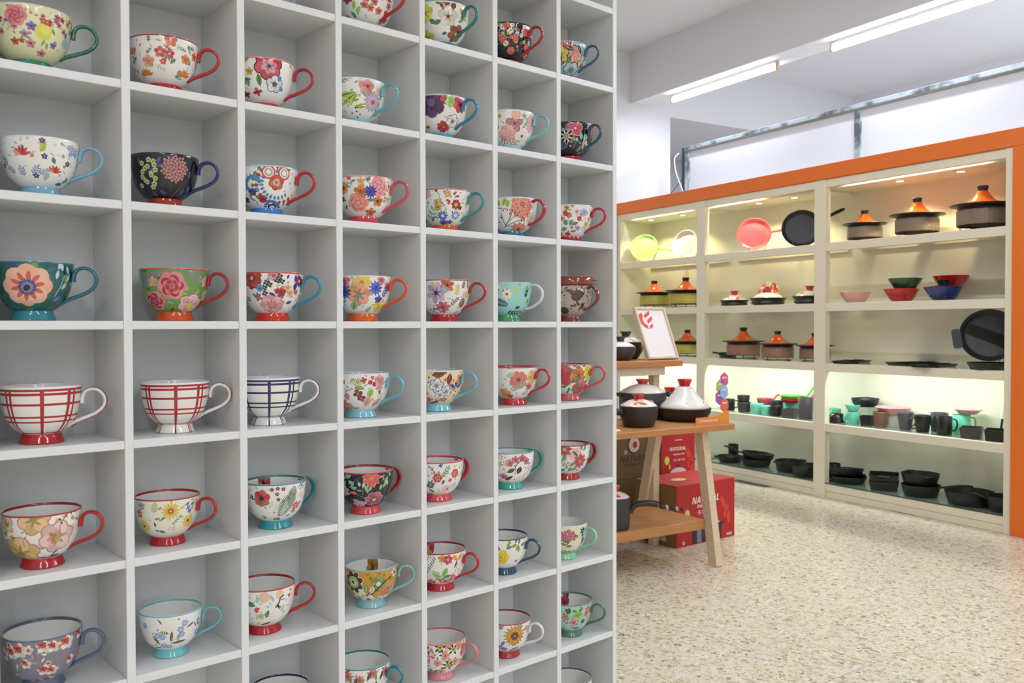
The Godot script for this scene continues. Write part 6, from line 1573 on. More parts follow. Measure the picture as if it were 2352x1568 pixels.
			p.d(0.34, 0.22, 0.18, "ecc8c8"); p.d(0.36, 0.2, 0.04, "b85868", 1.6); p.d(0.6, 0.3, 0.14, "c8d4e8"); p.fl(-0.82, 0.2, 0.2, "5f78c0", "3a4888", 7); p.lf(-0.7, 0.36, 0.26, 60, "c8d470", 0.3); p.lf(-0.8, 0.36, 0.26, 100, "c8d470", 0.3); p.d(0.1, 0.04, 0.18, "e8e4a8"); p.lf(-0.3, 0.02, 0.22, 30, "4f6848", 0.6); p.fl(0.12, 0.93, 0.09, "5060a0", "303868", 4); p.be(0.9, 0.62, 0.1, "7080c0", 6, 0.03); p.be(0.94, 0.86, 0.1, "3a4048", 5, 0.02)
			p.oi(-0.6, 0.3); p._lf(0.24, 20, "5a7a68", 0.6); p._lf(0.2, 120, "4a6a58", 0.6)
		"I":
			p.sc("leaf", 14, 0.14, ["c8dca0", "e8c8b8"], 39)
			p.sc("flower", 10, 0.1, ["d85c54", "e09080"], 49, 0.03, 0.3)
			p.lf(-0.95, 0.84, 0.36, 30, "a8d068", 0.6); p.fern(0.1, 0.26, 0.46, 140, "8ac060", 8); p.lf(0.1, 0.3, 0.42, 70, "98c870", 0.5, "4a7a40"); p.lf(0.06, 0.3, 0.4, 160, "a8d080", 0.5, "4a7a40"); p.lf(0.1, 0.26, 0.34, 20, "5a9058", 0.5); p.lf(0.06, 0.22, 0.3, -50, "6aa068", 0.4)
			for k2 in 8:
				p.o(-0.82 + 0.07 * k2, 0.56 + 0.05 * k2); p._lf(0.14, 100, "20241c", 0.2); p.o(-0.42 + 0.04 * k2, 0.4 + 0.06 * k2); p._lf(0.18, 130, "20241c", 0.2)
			p.fl(0.08, 0.86, 0.17, "e0a048", "c86838"); p.fl(0.3, 0.82, 0.2, "cc4850", "e0a0a0", 6); p.lf(0.64, 0.76, 0.3, 130, "e8a438", 0.6, "c87820"); p.lf(0.68, 0.76, 0.3, 50, "e8a438", 0.6, "c87820"); p.lf(0.66, 0.8, 0.4, 250, "7a3844", 0.2); p.ln(0.4, 0.3, [0, 0, 0.16, 0.2, 0.2, 0.5], 0.03, "c87888"); p.ln(0.7, 0.2, [0, 0, 0.1, 0.3, 0.0, 0.5], 0.03, "d88888")
			for q in [[-0.6, 0.2], [0.1, 0.16], [0.3, 0.14], [-0.3, 0.12], [0.5, 0.2]]:
				p.fl(q[0], q[1], 0.17, "d86058", "f0c8b8", 5, 0.5)
			p.lf(-0.86, 0.04, 0.3, 60, "5a9458", 0.5)
			p.oi(-0.5, 0.34); p._fl(0.3, "b84858", "e0a0a0", 6); p.oi(-0.78, 0.5); p._fl(0.24, "7a3858", "c08090", 6); p.oi(-0.5, 0.6); p._fl(0.2, "c8a050", "a05838"); p._lf(0.3, 200, "9cc070", 0.5)
		"J":
			p.sc("leaf", 120, 0.16, ["2c3838", "44585a", "5f7a78", "90a898"], 40)
			p.sc("flower", 40, 0.13, ["eaa090", "f0bcac", "f0e4d0"], 41, 0.05, 0.95, "c87838")
			for q in [[0.0, 0.92], [0.5, 0.82], [-0.24, 0.1], [0.3, 0.34]]:
				for a in [10, 50, 110, 160, 220, 300]:
					p.lf(q[0], q[1], 0.26, a, "202c2c", 0.3)
				p.fl(q[0], q[1], 0.12, "c8c848", "5a5a20")
			for q in [[-0.5, 0.62], [-0.5, 0.5], [0.2, 0.66], [0.56, 0.42], [-0.6, 0.24], [0.04, 0.14], [-0.1, 0.44], [0.7, 0.88]]:
				p.fl(q[0], q[1], 0.17, "eca494", "c86848", 6, 0.6)
			p.oi(-0.75, 0.5); p._fl(0.26, "e8b4a0", "d08858", 6); p._lf(0.34, 330, "3a4848", 0.4)
		"K":
			p.inside("16181e")
			p.sc("flower", 40, 0.09, ["cc5c54", "d87c70"], 42, 0.05, 0.95, "7a1c20")
			p.sc("daisy", 26, 0.12, ["d8c038", "e0c848"], 43, 0.05, 0.95, "a86c18")
			p.sc("daisy", 34, 0.12, ["ecece8", "e0e0dc"], 44, 0.05, 0.95, "a0a040")
			p.sc("sprig", 60, 0.08, ["6a8088", "50686c"], 45)
			for q in [[-0.2, 0.52], [0.12, 0.2], [0.72, 0.36], [0.7, 0.76], [-0.05, 0.95], [0.3, 0.56]]:
				p.rs(q[0], q[1], 0.15, "d86858", "b83c38", "e09080")
		"L":
			p.sc("leaf", 34, 0.17, ["b8d4b0", "a0c0a0", "d0dcc8", "8aa898"], 46)
			p.da(-0.36, 0.82, 0.26, "f0e4d4", "b8a040", 10, "d8c8b0", 0.3); p.fl(0.22, 0.6, 0.34, "d8909a", "7a2c38", 5, 0.42, "8a4850", 0.14); p.d(0.28, 0.86, 0.2, "f0bc98"); p.fl(-0.06, 0.3, 0.36, "ecb4ac", "e0988f", 7, 0.6); p.rs(0.0, 0.28, 0.22, "eab0a8", "dc9088", "f0c4bc"); p.d(0.84, 0.66, 0.26, "ecb4b8", 1.4); p.da(0.5, 0.26, 0.22, "f0e8dc", "6a5a48", 8, "d0c8b8"); p.lf(-0.5, 0.3, 0.4, 80, "c0dcb0", 0.5); p.sp(-0.8, 0.2, 0.5, 60, "8aa088", 4, 0.12); p.sp(0.5, 0.44, 0.4, 60, "8aa090", 4, 0.12); p.be(0.2, 0.08, 0.2, "d8a890", 10, 0.05, "7a5a50"); p.be(-0.2, 0.1, 0.18, "5a685c", 8, 0.03); p.be(-0.7, 0.06, 0.14, "4a5850", 8, 0.03); p.fl(0.6, 0.84, 0.16, "c8d4cc", "7a8a88")
		"M":
			p.sc("leaf", 8, 0.14, ["d8d4a8", "e8d8c0"], 47)
			p.d(0.4, 0.72, 0.46, "de8a78"); p.rs(0.38, 0.72, 0.4, "e89a88", "d87868", "ecaea0"); p.be(0.4, 0.7, 0.46, "e4917f", 26, 0.11, "cc6c5c"); p.d(0.4, 0.8, 0.08, "7a3830"); p.d(0.4, 0.8, 0.05, "e0988a")
			for q in [[-0.5, 0.78, 110], [-0.36, 0.8, 70], [-0.7, 0.66, 160], [-0.6, 0.72, 200], [-0.2, 0.74, 80]]:
				p.lf(q[0], q[1] - 0.06, 0.34, q[2], "b8cc60", 0.6, "3a4a20")
			p.ln(-0.7, 0.6, [0, 0, 0.2, 0.12, 0.4, 0.06, 0.6, 0.06], 0.025, "303830")
			p.ln(-0.3, 0.1, [0, 0, 0.2, 0.3, 0.3, 0.64], 0.035, "74787c"); p.ln(-0.26, 0.14, [0, 0, 0.5, 0.26, 0.7, 0.36], 0.03, "74787c"); p.ln(-0.26, 0.16, [0, 0, -0.1, 0.5], 0.03, "74787c"); p.ln(-0.2, 0.14, [0, 0, 0.5, 0.02], 0.03, "74787c"); p.ln(-0.1, 0.3, [0, 0, 0.4, 0.4], 0.025, "74787c")
			for q in [[-0.36, 0.6], [-0.2, 0.62], [0.0, 0.6], [0.2, 0.46], [0.4, 0.4], [0.46, 0.3], [0.3, 0.16], [-0.44, 0.4], [0.1, 0.52], [0.36, 0.3], [-0.1, 0.5], [-0.5, 0.26]]:
				p.d(q[0], q[1], 0.03, "202428")
			p.fl(0.74, 0.4, 0.24, "ece0c8", "d8c8a0", 6, 0.5, "b8a888"); p.fl(0.66, 0.14, 0.2, "f0e4d0", "d8c8a0", 6, 0.5, "b8a888"); p.da(0.24, 0.06, 0.34, "dc8470", "a84838", 12, "c06858"); p.fl(-0.8, 0.24, 0.26, "d87848", "a04828", 7); p.lf(-0.76, 0.1, 0.3, -30, "20282c", 0.5); p.lf(0.6, 0.02, 0.26, 45, "303838", 0.3)
		"N":
			p.bg("a4dcd4")
			p.sc("leaf", 14, 0.2, ["c4e090", "4a8a60", "e8eccc"], 48)
			p.be(-0.5, 0.82, 0.2, "f0e8d0", 9, 0.08); p.be(-0.5, 0.72, 0.17, "c83848", 9, 0.055, "f0d8d8"); p.be(-0.1, 0.72, 0.1, "c04050", 5, 0.05, "f0d8d8"); p.da(-0.02, 0.64, 0.24, "f0ecd4", "c83c48", 7, "", 0.24); p.lf(0.3, 0.66, 0.3, 80, "cce07c", 0.6, "8ab04c"); p.fern(0.04, 0.3, 0.7, 160, "283c40", 15); p.sp(-0.1, 0.08, 0.7, 0, "28383c", 5, 0.2); p.lf(0.3, 0.2, 0.22, 30, "283c44", 0.7); p.lf(-0.7, 0.2, 0.3, 20, "3a5a38", 0.6)
			p.sp(0.66, 0.5, 0.44, 75, "5f9a4c", 3, 0.18, "4a6a40"); p.d(0.74, 0.62, 0.07, "303c44"); p.d(0.78, 0.74, 0.06, "303c44"); p.d(0.5, 0.94, 0.08, "b0b0d8"); p.lf(0.76, 0.36, 0.24, 80, "60a050", 0.6)
		"O":
			p.sc("leaf", 24, 0.22, ["d4e0d4", "c8d8cc", "e0e4e4", "a8c0b0"], 50)
			p.fl(0.2, 0.6, 0.36, "d87060", "6a5048", 8, 0.5, "e89888", 0.16); p.be(0.2, 0.6, 0.32, "dc6c60", 30, 0.075, "e8a090"); p.fl(0.74, 0.68, 0.3, "ecc888", "d8a858", 8); p.fl(-0.34, 0.18, 0.27, "ecb060", "d89040", 7); p.fl(-0.16, 0.1, 0.16, "d8685c", "a83c38"); p.fl(0.6, 0.4, 0.17, "d8685c", "a83c38"); p.sp(-0.2, 0.26, 0.7, 25, "90b498", 5, 0.18); p.sp(0.3, 0.1, 0.3, 60, "80a890", 3, 0.14); p.lf(-0.3, 0.72, 0.4, 20, "b8d0b8", 0.5); p.ln(-0.8, 0.6, [0, 0, 0.16, 0.06, 0.18, -0.1], 0.02, "a8a4b0"); p.lf(-0.9, 0.8, 0.4, -40, "b0c8b0", 0.4); p.lf(-0.8, 0.1, 0.4, 80, "a0bca8", 0.4); p.d(0.2, 0.62, 0.09, "6a5c50")
		"P":
			p.sc("leaf", 16, 0.13, ["c4d080", "44503c"], 51)
			for q in [[0.22, 0.8], [0.5, 0.84], [0.66, 0.74], [-0.02, 0.7], [-0.26, 0.26]]:
				p.fl(q[0], q[1], 0.17, "d87884", "7a2434", 5, 0.66, "", 0.2)
			p.be(-0.4, 0.82, 0.34, "eab4bc", 18, 0.045, "8a4450"); p.be(0.36, 0.1, 0.28, "eab4bc", 14, 0.045, "8a4450"); p.be(0.74, 0.46, 0.24, "ecb8b4", 12, 0.05, "8a5048"); p.ln(0.2, 0.3, [0, 0, 0.0, 0.4, 0.2, 0.7], 0.022, "484c48"); p.ln(0.2, 0.56, [0, 0, 0.16, 0.2, 0.36, 0.3], 0.02, "484c48")
			p.lf(0.2, 0.52, 0.36, 210, "3c4434", 0.5, "5a6448"); p.lf(0.3, 0.34, 0.34, 70, "343c2c", 0.66, "5a6448"); p.lf(-0.44, 0.62, 0.26, 170, "b8c468", 0.5); p.lf(-0.2, 0.62, 0.26, 50, "b4c060", 0.5); p.lf(-0.48, 0.2, 0.4, 85, "3c4438", 0.4); p.lf(-0.2, 0.12, 0.4, 40, "343c30", 0.4); p.ln(-0.4, 0.02, [0, 0, 0.1, 0.3, 0.0, 0.8], 0.018, "7a8a70"); p.lf(0.06, 0.06, 0.26, 170, "b8c860", 0.4); p.lf(-0.8, 0.1, 0.4, 20, "3c4438", 0.3)
			p.oi(-0.75, 0.22); p._fl(0.2, "b05878", "7a2434"); p._lf(0.3, 300, "3a4048", 0.4)
		"Q":
			p.sc("leaf", 8, 0.1, ["c8d4b8", "e0e0c0"], 52, 0.5, 0.95)
			for k2 in 6:
				var f := TAU * k2 / 6.0
				p.o(-0.12, 0.44); p.ell(cos(f) * 0.16, sin(f) * 0.14, 0.22, 0.17, f, Color("e2cc34") if k2 % 2 else Color("ead84c"), 12)
			p.d(-0.12, 0.44, 0.19, "d8be28"); p.d(-0.1, 0.45, 0.14, "e6d244"); p.d(-0.1, 0.44, 0.08, "d4b824")
			for q in [[-0.2, 0.72, 100, "5f8088"], [-0.1, 0.72, 150, "4a6a74"], [0.1, 0.76, 20, "5f8484"], [-0.3, 0.74, 190, "7a9aa0"], [-0.55, 0.62, 200, "8a9a40"], [-0.6, 0.56, -40, "7a8a38"], [0.14, 0.8, 60, "a8b848"], [0.3, 0.8, 20, "98a840"], [0.46, 0.9, 60, "8a9a48"], [0.62, 0.86, 80, "5f8480"], [0.7, 0.8, 20, "6a9088"], [0.6, 0.6, 90, "a0ac40"], [0.3, 0.9, 120, "b0bc50"], [0.5, 0.66, 70, "a8b448"]]:
				p.lf(q[0], q[1] - 0.04, 0.3, q[2], q[3], 0.42, "44583c")
			p.lf(0.42, 0.26, 0.2, 20, "68787c", 0.5)
		"R":
			p.sc("flower", 8, 0.13, ["c8b0a0", "a898c0"], 53)
			p.da(0.34, 0.62, 0.46, "d8982c", "40281c", 17, "8a5a1c", 0.36); p.da(0.34, 0.62, 0.22, "7a4a20", "30201a", 14, "", 0.5); p.d(0.34, 0.62, 0.06, "a88a68")
			for a in [20, 70, 120, 180, 250, 320]:
				p.lf(-0.6, 0.4, 0.36, a, "d4582c", 0.5, "a83c1c")
			for q in [[-0.24, 0.16, 20], [-0.14, 0.1, 50], [0.1, 0.06, 40], [0.3, 0.1, 60], [0.2, 0.16, 10], [-0.2, 0.3, 60]]:
				p.lf(q[0], q[1], 0.28, q[2], "7f78b0", 0.5, "504880")
			p.lf(-0.6, 0.1, 0.3, -20, "3c4038", 0.5); p.lf(-0.6, 0.16, 0.24, 20, "303430", 0.4); p.sp(-0.3, 0.8, 0.3, 60, "6a6468", 3, 0.14); p.lf(0.8, 0.36, 0.24, 60, "b0a8a8", 0.5)
			p.oi(-0.7, 0.4); p._fl(0.3, "a09cc4", "60588a", 7); p._lf(0.3, 40, "60605a", 0.4)
		"S":
			p.sc("leaf", 60, 0.26, ["20282e", "5f8088", "2c3c40", "8ab0b0"], 54, 0.05, 0.95)
			p.fl(-0.2, 0.58, 0.42, "d8cc3c", "7a8a3c", 7, 0.5, "2c3430", 0.3); p.be(-0.2, 0.58, 0.16, "a89a38", 8, 0.04, "505030"); p.fl(0.5, 0.6, 0.36, "e8a088", "d86858", 8, 0.5, "2c3434", 0.3); p.be(0.5, 0.56, 0.14, "e0b8b0", 8, 0.04, "b05858"); p.rs(0.14, 0.92, 0.26, "d86464", "a83c44", "ecb0a8"); p.fl(0.3, 0.14, 0.34, "b8d0cc", "6a8a90", 7, 0.54, "2c3c40", 0.4); p.lf(0.66, 0.24, 0.3, 70, "c85050", 0.5, "7a2830"); p.lf(0.82, 0.5, 0.3, 90, "b8a0b8", 0.5)
			p.lf(-0.1, 0.3, 0.5, 100, "2c383e", 0.3, "b8ccc8"); p.lf(0.1, 0.3, 0.4, 60, "242c32", 0.3, "b8ccc8"); p.lf(0.0, 0.84, 0.5, -20, "20282c", 0.4, "b8ccc8"); p.lf(0.6, 0.9, 0.4, -60, "242c32", 0.4, "b8ccc8")
		"T":
			p.inside("1a1c22")
			p.sc("leaf", 14, 0.2, ["5f8a70", "7a6a8a"], 55)
			p.fl(0.26, 0.8, 0.32, "d85c70", "f0c8c8", 5, 0.66, "f0b8b0", 0.3); p.fl(0.26, 0.8, 0.2, "cc4458", "f0d0d0", 5, 0.6); p.lf(0.78, 0.7, 0.4, 85, "c8a8c4", 0.6, "7a5a78")
			for k2 in 8:
				p.o(-0.1, 0.56); var f := TAU * k2 / 8.0
				p.petal(cos(f) * 0.06, sin(f) * 0.06, 0.3, 0.17, f, Color("e8d8d0")); p.petal(cos(f) * 0.1, sin(f) * 0.1, 0.23, 0.11, f, Color("17191f"))
			p.d(-0.1, 0.56, 0.06, "d0a050"); p.lf(-0.3, 0.9, 0.4, 250, "4f8a6c", 0.4, "a0c8a0"); p.lf(-0.06, 0.96, 0.34, 260, "4f7a6c", 0.4)
			for q in [[0.5, 0.5, 100], [0.6, 0.5, 70], [0.4, 0.46, 160], [0.56, 0.46, 40]]:
				p.lf(q[0], q[1] - 0.04, 0.3, q[2], "a8dcc8", 0.5, "1c2424")
			p.fl(0.64, 0.3, 0.22, "f0d8c8", "b06858", 6, 0.5); p.lf(0.3, 0.1, 0.4, 70, "4a6a50", 0.4, "c8c878"); p.lf(-0.3, 0.06, 0.4, 120, "3f5f50", 0.4, "a8c8a8"); p.ln(0.16, 0.2, [0, 0, 0.08, 0.3, 0.02, 0.5], 0.04, "8a5a60"); p.fl(-0.4, 0.3, 0.26, "6a5088", "c07050", 6); p.lf(-0.2, 0.2, 0.2, 40, "5f8a8a", 0.4); p.lf(-0.5, 0.66, 0.24, 40, "c8cc40", 0.4); p.lf(0.7, 0.5, 0.26, 80, "c8c860", 0.3); p.fl(0.95, 0.8, 0.16, "d86878", "a03848")
		"U":
			p.sc("sprig", 20, 0.14, ["8aa490", "5f8468", "a8bca8"], 56)
			for q in [[-0.16, 0.72], [-0.02, 0.66], [0.42, 0.56], [-0.06, 0.08], [0.92, 0.72], [-0.4, 0.1]]:
				p.d(q[0], q[1], 0.11, "cc4038"); p.lf(q[0], q[1] + 0.05, 0.1, 60, "5f7a50", 0.5)
			p.lf(0.14, 0.9, 0.16, 80, "cc5460", 0.7); p.fl(-0.1, 0.9, 0.13, "d8a840", "604020"); p.da(0.62, 0.76, 0.2, "a0a8d8", "7080b8", 8); p.da(0.52, 0.7, 0.14, "b0b4dc", "7080b8", 8); p.fl(0.32, 0.78, 0.14, "f0d0c8", "c06868"); p.fl(0.7, 0.4, 0.15, "e8cc70", "b88030", 6); p.fl(0.82, 0.56, 0.13, "e8cc80", "b88030", 6); p.lf(-0.1, 0.34, 0.28, 110, "6a9a80", 0.7, "3f6a50"); p.lf(0.0, 0.34, 0.28, 60, "6a9a80", 0.7, "3f6a50"); p.lf(0.1, 0.36, 0.3, 20, "5f8468", 0.5); p.lf(-0.34, 0.2, 0.3, 20, "7a9a80", 0.6); p.lf(0.04, 0.16, 0.26, 0, "7a9468", 0.5); p.fl(0.1, 0.28, 0.1, "e0a0b0", "b05868"); p.fl(0.34, 0.26, 0.14, "c0a8d0", "8a6aa0", 5); p.be(0.6, 0.26, 0.16, "8a9ad0", 6, 0.04); p.fl(-0.3, 0.56, 0.14, "e8a890", "c06858"); p.sp(-0.1, 0.4, 0.5, 70, "a8b8a0", 4, 0.08)
		"V":
			p.inside("5a3c2c")
			p.sc("leaf", 110, 0.2, ["4a3a30", "6f5c4c", "8a7868", "a8988a", "d8d0c4", "5a483a"], 57)
			p.sc("dot", 60, 0.06, ["e0d8cc", "7a6858", "503e32"], 58)
			p.d(0.32, 0.62, 0.24, "503c28", 0.8); p.d(0.5, 0.72, 0.12, "5a442c"); p.lf(0.2, 0.66, 0.26, 140, "46341f", 0.5); p.lf(0.3, 0.5, 0.3, -60, "46341f", 0.4); p.lf(0.5, 0.84, 0.5, 200, "5a4a40", 0.3); p.lf(-0.2, 0.84, 0.5, -10, "5f5048", 0.3); p.d(-0.2, 0.16, 0.2, "4a382c"); p.lf(0.4, 0.2, 0.4, 60, "503c2c", 0.4)
		"W":
			p.bg("e8eede")
			p.fl(-0.24, 0.66, 0.5, "cc4850", "a03038", 5, 0.66, "e08888", 0.14); p.lf(-0.05, 0.36, 0.5, 100, "c44650", 0.6); p.fl(0.44, 0.64, 0.36, "e0742c", "50602c", 6, 0.6, "f0c890", 0.14); p.fl(0.86, 0.72, 0.36, "ecd448", "6a6a40", 6, 0.6, "", 0.16); p.fl(0.5, 0.2, 0.4, "cc5058", "a03c44", 5, 0.62, "e89890", 0.16); p.fl(0.9, 0.4, 0.2, "d05858", "a03c44")
			for q in [[0.1, 0.9, 170], [0.2, 0.92, 40], [0.14, 0.86, -60], [0.3, 0.9, 10], [0.1, 0.4, 30], [0.2, 0.4, 90], [0.0, 0.34, 200], [0.3, 0.44, 40], [0.26, 0.36, -30], [0.05, 0.26, -100], [0.1, 0.2, -30], [-0.1, 0.24, 160], [0.0, 0.16, 250], [0.46, 0.46, 80], [0.6, 0.48, 60], [0.66, 0.42, 10], [-0.4, 0.2, 90], [-0.5, 0.1, 40], [0.6, 0.94, 20], [0.7, 0.92, 100], [0.2, 0.08, 10], [0.36, 0.3, 90]]:
				p.lf(q[0], q[1], 0.24, q[2], "4f7a5c", 0.5, "a8c4a0")
			p.oi(-0.2, 0.1); p._lf(0.24, 20, "5f6a40", 0.5); p._fl(0.14, "d8a840", "7a5020")
		"X":
			p.sc("leaf", 50, 0.26, ["a8c098", "6f9078", "88a880", "c8d8b0"], 59, 0.05, 0.5)
			for q in [[0.0, 0.8, 0.5, 250], [0.05, 0.84, 0.6, 300], [0.2, 0.9, 0.5, -20], [0.4, 0.4, 0.6, 110], [0.4, 0.4, 0.5, 190], [0.44, 0.42, 0.5, 60], [0.4, 0.36, 0.4, 250], [0.5, 0.4, 0.4, 20], [0.46, 0.36, 0.4, 310]]:
				p.lf(q[0], q[1], q[2], q[3], "eebcb8", 0.46, "d89890")
			p.da(-0.12, 0.88, 0.36, "b4343c", "8aa858", 8, "", 0.24); p.da(0.56, 0.46, 0.34, "bc404a", "d8b860", 8, "8a2830", 0.16); p.be(-0.1, 0.88, 0.06, "c8d060", 6, 0.02)
			for q in [[-0.2, 0.5, 60], [-0.1, 0.5, 100], [-0.4, 0.4, 70], [0.1, 0.3, 40], [0.2, 0.84, -40], [0.6, 0.84, 80], [0.7, 0.8, 60], [-0.3, 0.1, 40], [0.0, 0.1, 50], [0.2, 0.12, 60], [-0.5, 0.24, 80]]:
				p.lf(q[0], q[1], 0.34, q[2], "7a9a68", 0.4, "4f7050")
			p.lf(0.3, 0.8, 0.3, -50, "4a5f50", 0.4)
		"Y":
			p.bg("ece8cc")
			p.sc("leaf", 14, 0.1, ["8a8a50", "a8a870"], 60)
			for k2 in 22:
				p.o(0.14 + 0.42 * sin(k2 * 2.4) * sqrt(k2 / 22.0), 0.66 + 0.2 * cos(k2 * 2.4) * sqrt(k2 / 22.0)); p._fl(0.09, "bc5c6c", "e8b0a8", 5, 0.6)
			p.sp(0.06, 0.26, 0.3, 90, "7a7a4c", 2, 0.2); p.lf(0.06, 0.3, 0.3, 10, "7a804c", 0.4); p.lf(0.02, 0.34, 0.24, 140, "7a804c", 0.4)
			for q in [[0.8, 0.8, 100], [0.8, 0.8, 60], [0.78, 0.8, 140], [0.8, 0.78, 20], [0.8, 0.76, 250], [0.8, 0.78, 190]]:
				p.lf(q[0], q[1], 0.2, q[2], "3c4468", 0.36)
			p.lf(0.7, 0.3, 0.4, 70, "5f78b0", 0.5, "3c4c80"); p.lf(0.76, 0.4, 0.3, 100, "5068a0", 0.5)
			for k2 in 12:
				p.o(-0.2 + 0.06 * k2, 0.06 + 0.05 * sin(k2 * 2.0)); p._fl(0.1, "b0a848", "5a3428", 4, 0.6)
			p.fl(0.6, 0.16, 0.1, "b85868", "e0a0a0"); p.lf(-0.4, 0.8, 0.24, 80, "3c4468", 0.4)
		"Z":
			p.bg("a9d3bf")
			p.sc("leaf", 16, 0.17, ["44604c", "6f9a68", "5f8a70"], 61)
			p.lf(-0.1, 0.7, 0.3, 70, "3c5040", 0.7); p.lf(-0.04, 0.74, 0.24, 130, "445848", 0.6); p.be(-0.2, 0.58, 0.17, "cc5c64", 8, 0.055); p.fl(0.34, 0.66, 0.22, "9cc850", "7aa83c", 4, 0.7); p.lf(0.3, 0.76, 0.24, 150, "5f8a5c", 0.5); p.lf(0.4, 0.76, 0.26, 50, "5f8a5c", 0.5); p.be(0.78, 0.78, 0.18, "d8606c", 14, 0.05); p.be(0.7, 0.64, 0.12, "c85060", 7, 0.045); p.be(0.16, 0.4, 0.2, "cc4c5c", 9, 0.05, "f0d0d0"); p.fl(0.16, 0.4, 0.12, "d87880", "8a2838"); p.lf(0.52, 0.32, 0.26, 80, "44584c", 0.8); p.lf(0.06, 0.2, 0.44, -10, "5f9480", 0.4, "3f6a58"); p.be(-0.4, 0.1, 0.2, "d06c70", 9, 0.06); p.be(0.86, 0.5, 0.1, "d86c74", 6, 0.04)
			p.oi(-0.3, 0.3); p._lf(0.3, 80, "5a7a68", 0.6); p._lf(0.3, 20, "44584c", 0.6); p.oi(-0.26, 0.52); p._fl(0.24, "b84450", "7a2030", 5); p.oi(-0.64, 0.4); p._lf(0.34, 60, "384a48", 0.7)
		"0":
			p.sc("leaf", 20, 0.2, ["6a8a70", "4a6a58"], 62)

# ---------------------------------------------------------------- prints
# Fills polygons row by row in an image; on cups x runs -1..1 across the side that faces out and y 0..1 up the bowl.
class Paint:
	var im: Image
	var W := 768
	var H := 288
	var OH := 216
	var flat := false
	var ox := 0.0
	var oy := 0.0
	var kx := 1.0
	var ky := 1.0
	var top := 0
	var low := 216
	var rs_r := PackedFloat32Array()
	var rs_s := PackedFloat32Array()
	var rng := RandomNumberGenerator.new()

	func _init(w := 768, h := 288, oh := 216, is_flat := false):
		W = w
		H = h
		OH = oh
		low = oh
		flat = is_flat
		im = Image.create(W, H, false, Image.FORMAT_RGB8)

	# radius and way along the wall for y = 0..1 of a cup bowl
	func set_profile(pr: Array) -> void:
		var y0: float = pr[0].y
		var y1: float = pr[pr.size() - 1].y
		var len := [0.0]
		for k in range(1, pr.size()):
			len.append(len[k - 1] + pr[k].distance_to(pr[k - 1]))
		for q in 33:
			var y := lerpf(y0, y1, q / 32.0)
			var k := 0
			while k < pr.size() - 2 and pr[k + 1].y < y:
				k += 1
			var f: float = clampf((y - pr[k].y) / maxf(pr[k + 1].y - pr[k].y, 0.0001), 0, 1)
			rs_r.append(lerpf(pr[k].x, pr[k + 1].x, f))
			rs_s.append(lerpf(len[k], len[k + 1], f) / len[len.size() - 1])
		ky = OH / (len[len.size() - 1] as float)

	func bg(c: String) -> void:
		im.fill_rect(Rect2i(0, top, W, low - top), Color(c))

	func rect(x: int, y: int, w: int, h: int, c: String) -> void:
		im.fill_rect(Rect2i(x, y, w, h), Color(c))

	func rim(c: String, px := 5) -> void:
		im.fill_rect(Rect2i(0, 0, W, px), Color(c))
		im.fill_rect(Rect2i(0, OH, W, px), Color(c))

	func inside(c: String) -> void:
		im.fill_rect(Rect2i(0, OH, W, H - OH), Color(c))

	func o(x: float, y: float) -> void:
		if flat:
			ox = x * W
			oy = (1.0 - y) * H
			kx = W
			ky = W
			return
		var q := clampf(y, 0, 1) * 32.0
		var k := mini(int(q), 31)
		var r := lerpf(rs_r[k], rs_r[k + 1], q - k)
		ox = W * (0.5 + asin(clampf(x / r, -0.999, 0.999)) / TAU)
		oy = OH * (1.0 - lerpf(rs_s[k], rs_s[k + 1], q - k) - maxf(y - 1.0, 0.0))
		kx = W / (TAU * r)

	func ou(u: float, y: float) -> void:
		o(0.0, y)
		if not flat:
			ox = W * u
		else:
			ox = W * u

	# origin on the far inner wall of a cup, x as seen, y down from the rim in cup radii
	func oi(x: float, y: float) -> void:
		ox = W * (1.0 - asin(clampf(x, -0.99, 0.99)) / TAU)
		kx = -W / TAU
		oy = OH + y * 60.0

	func poly(pts: PackedVector2Array, c: Color) -> void:
		var n := pts.size()
		var y0 := 99999.0
		var y1 := -99999.0
		for k in n:
			pts[k] = Vector2(ox + pts[k].x * kx, oy - pts[k].y * ky)
			y0 = minf(y0, pts[k].y)
			y1 = maxf(y1, pts[k].y)
		var lo := top if oy < OH or flat else OH
		var hi := (low if oy < OH or flat else H) - 1
		for y in range(maxi(int(ceil(y0 - 0.5)), lo), mini(int(floor(y1 - 0.5)), hi) + 1):
			var yy := y + 0.5
			var xs := PackedFloat32Array()
			var b := pts[n - 1]
			for k in n:
				var a := pts[k]
				if (a.y <= yy) != (b.y <= yy):
					xs.append(a.x + (yy - a.y) / (b.y - a.y) * (b.x - a.x))
				b = a
			xs.sort()
			for k in range(0, xs.size() - 1, 2):
				var x0 := int(round(xs[k]))
				var x1 := int(round(xs[k + 1]))
				if x1 > x0:
					if flat:
						x0 = clampi(x0, 0, W)
						x1 = clampi(x1, 0, W)
						im.fill_rect(Rect2i(x0, y, x1 - x0, 1), c)
					else:
						var w := x1 - x0
						x0 = posmod(x0, W)
						im.fill_rect(Rect2i(x0, y, mini(w, W - x0), 1), c)
						if x0 + w > W:
							im.fill_rect(Rect2i(0, y, x0 + w - W, 1), c)

	func ell(dx: float, dy: float, a: float, b: float, rot: float, c: Color, n := 12, wob := 0.0) -> void:
		var p := PackedVector2Array()
		var cr := cos(rot)
		var sr := sin(rot)
		for k in n:
			var f := TAU * k / n
			var g := 1.0 + (wob * sin(f * 5.0 + dx * 40.0) if wob > 0.0 else 0.0)
			var q := Vector2(cos(f) * a * g, sin(f) * b * g)
			p.append(Vector2(dx + q.x * cr - q.y * sr, dy + q.x * sr + q.y * cr))
		poly(p, c)

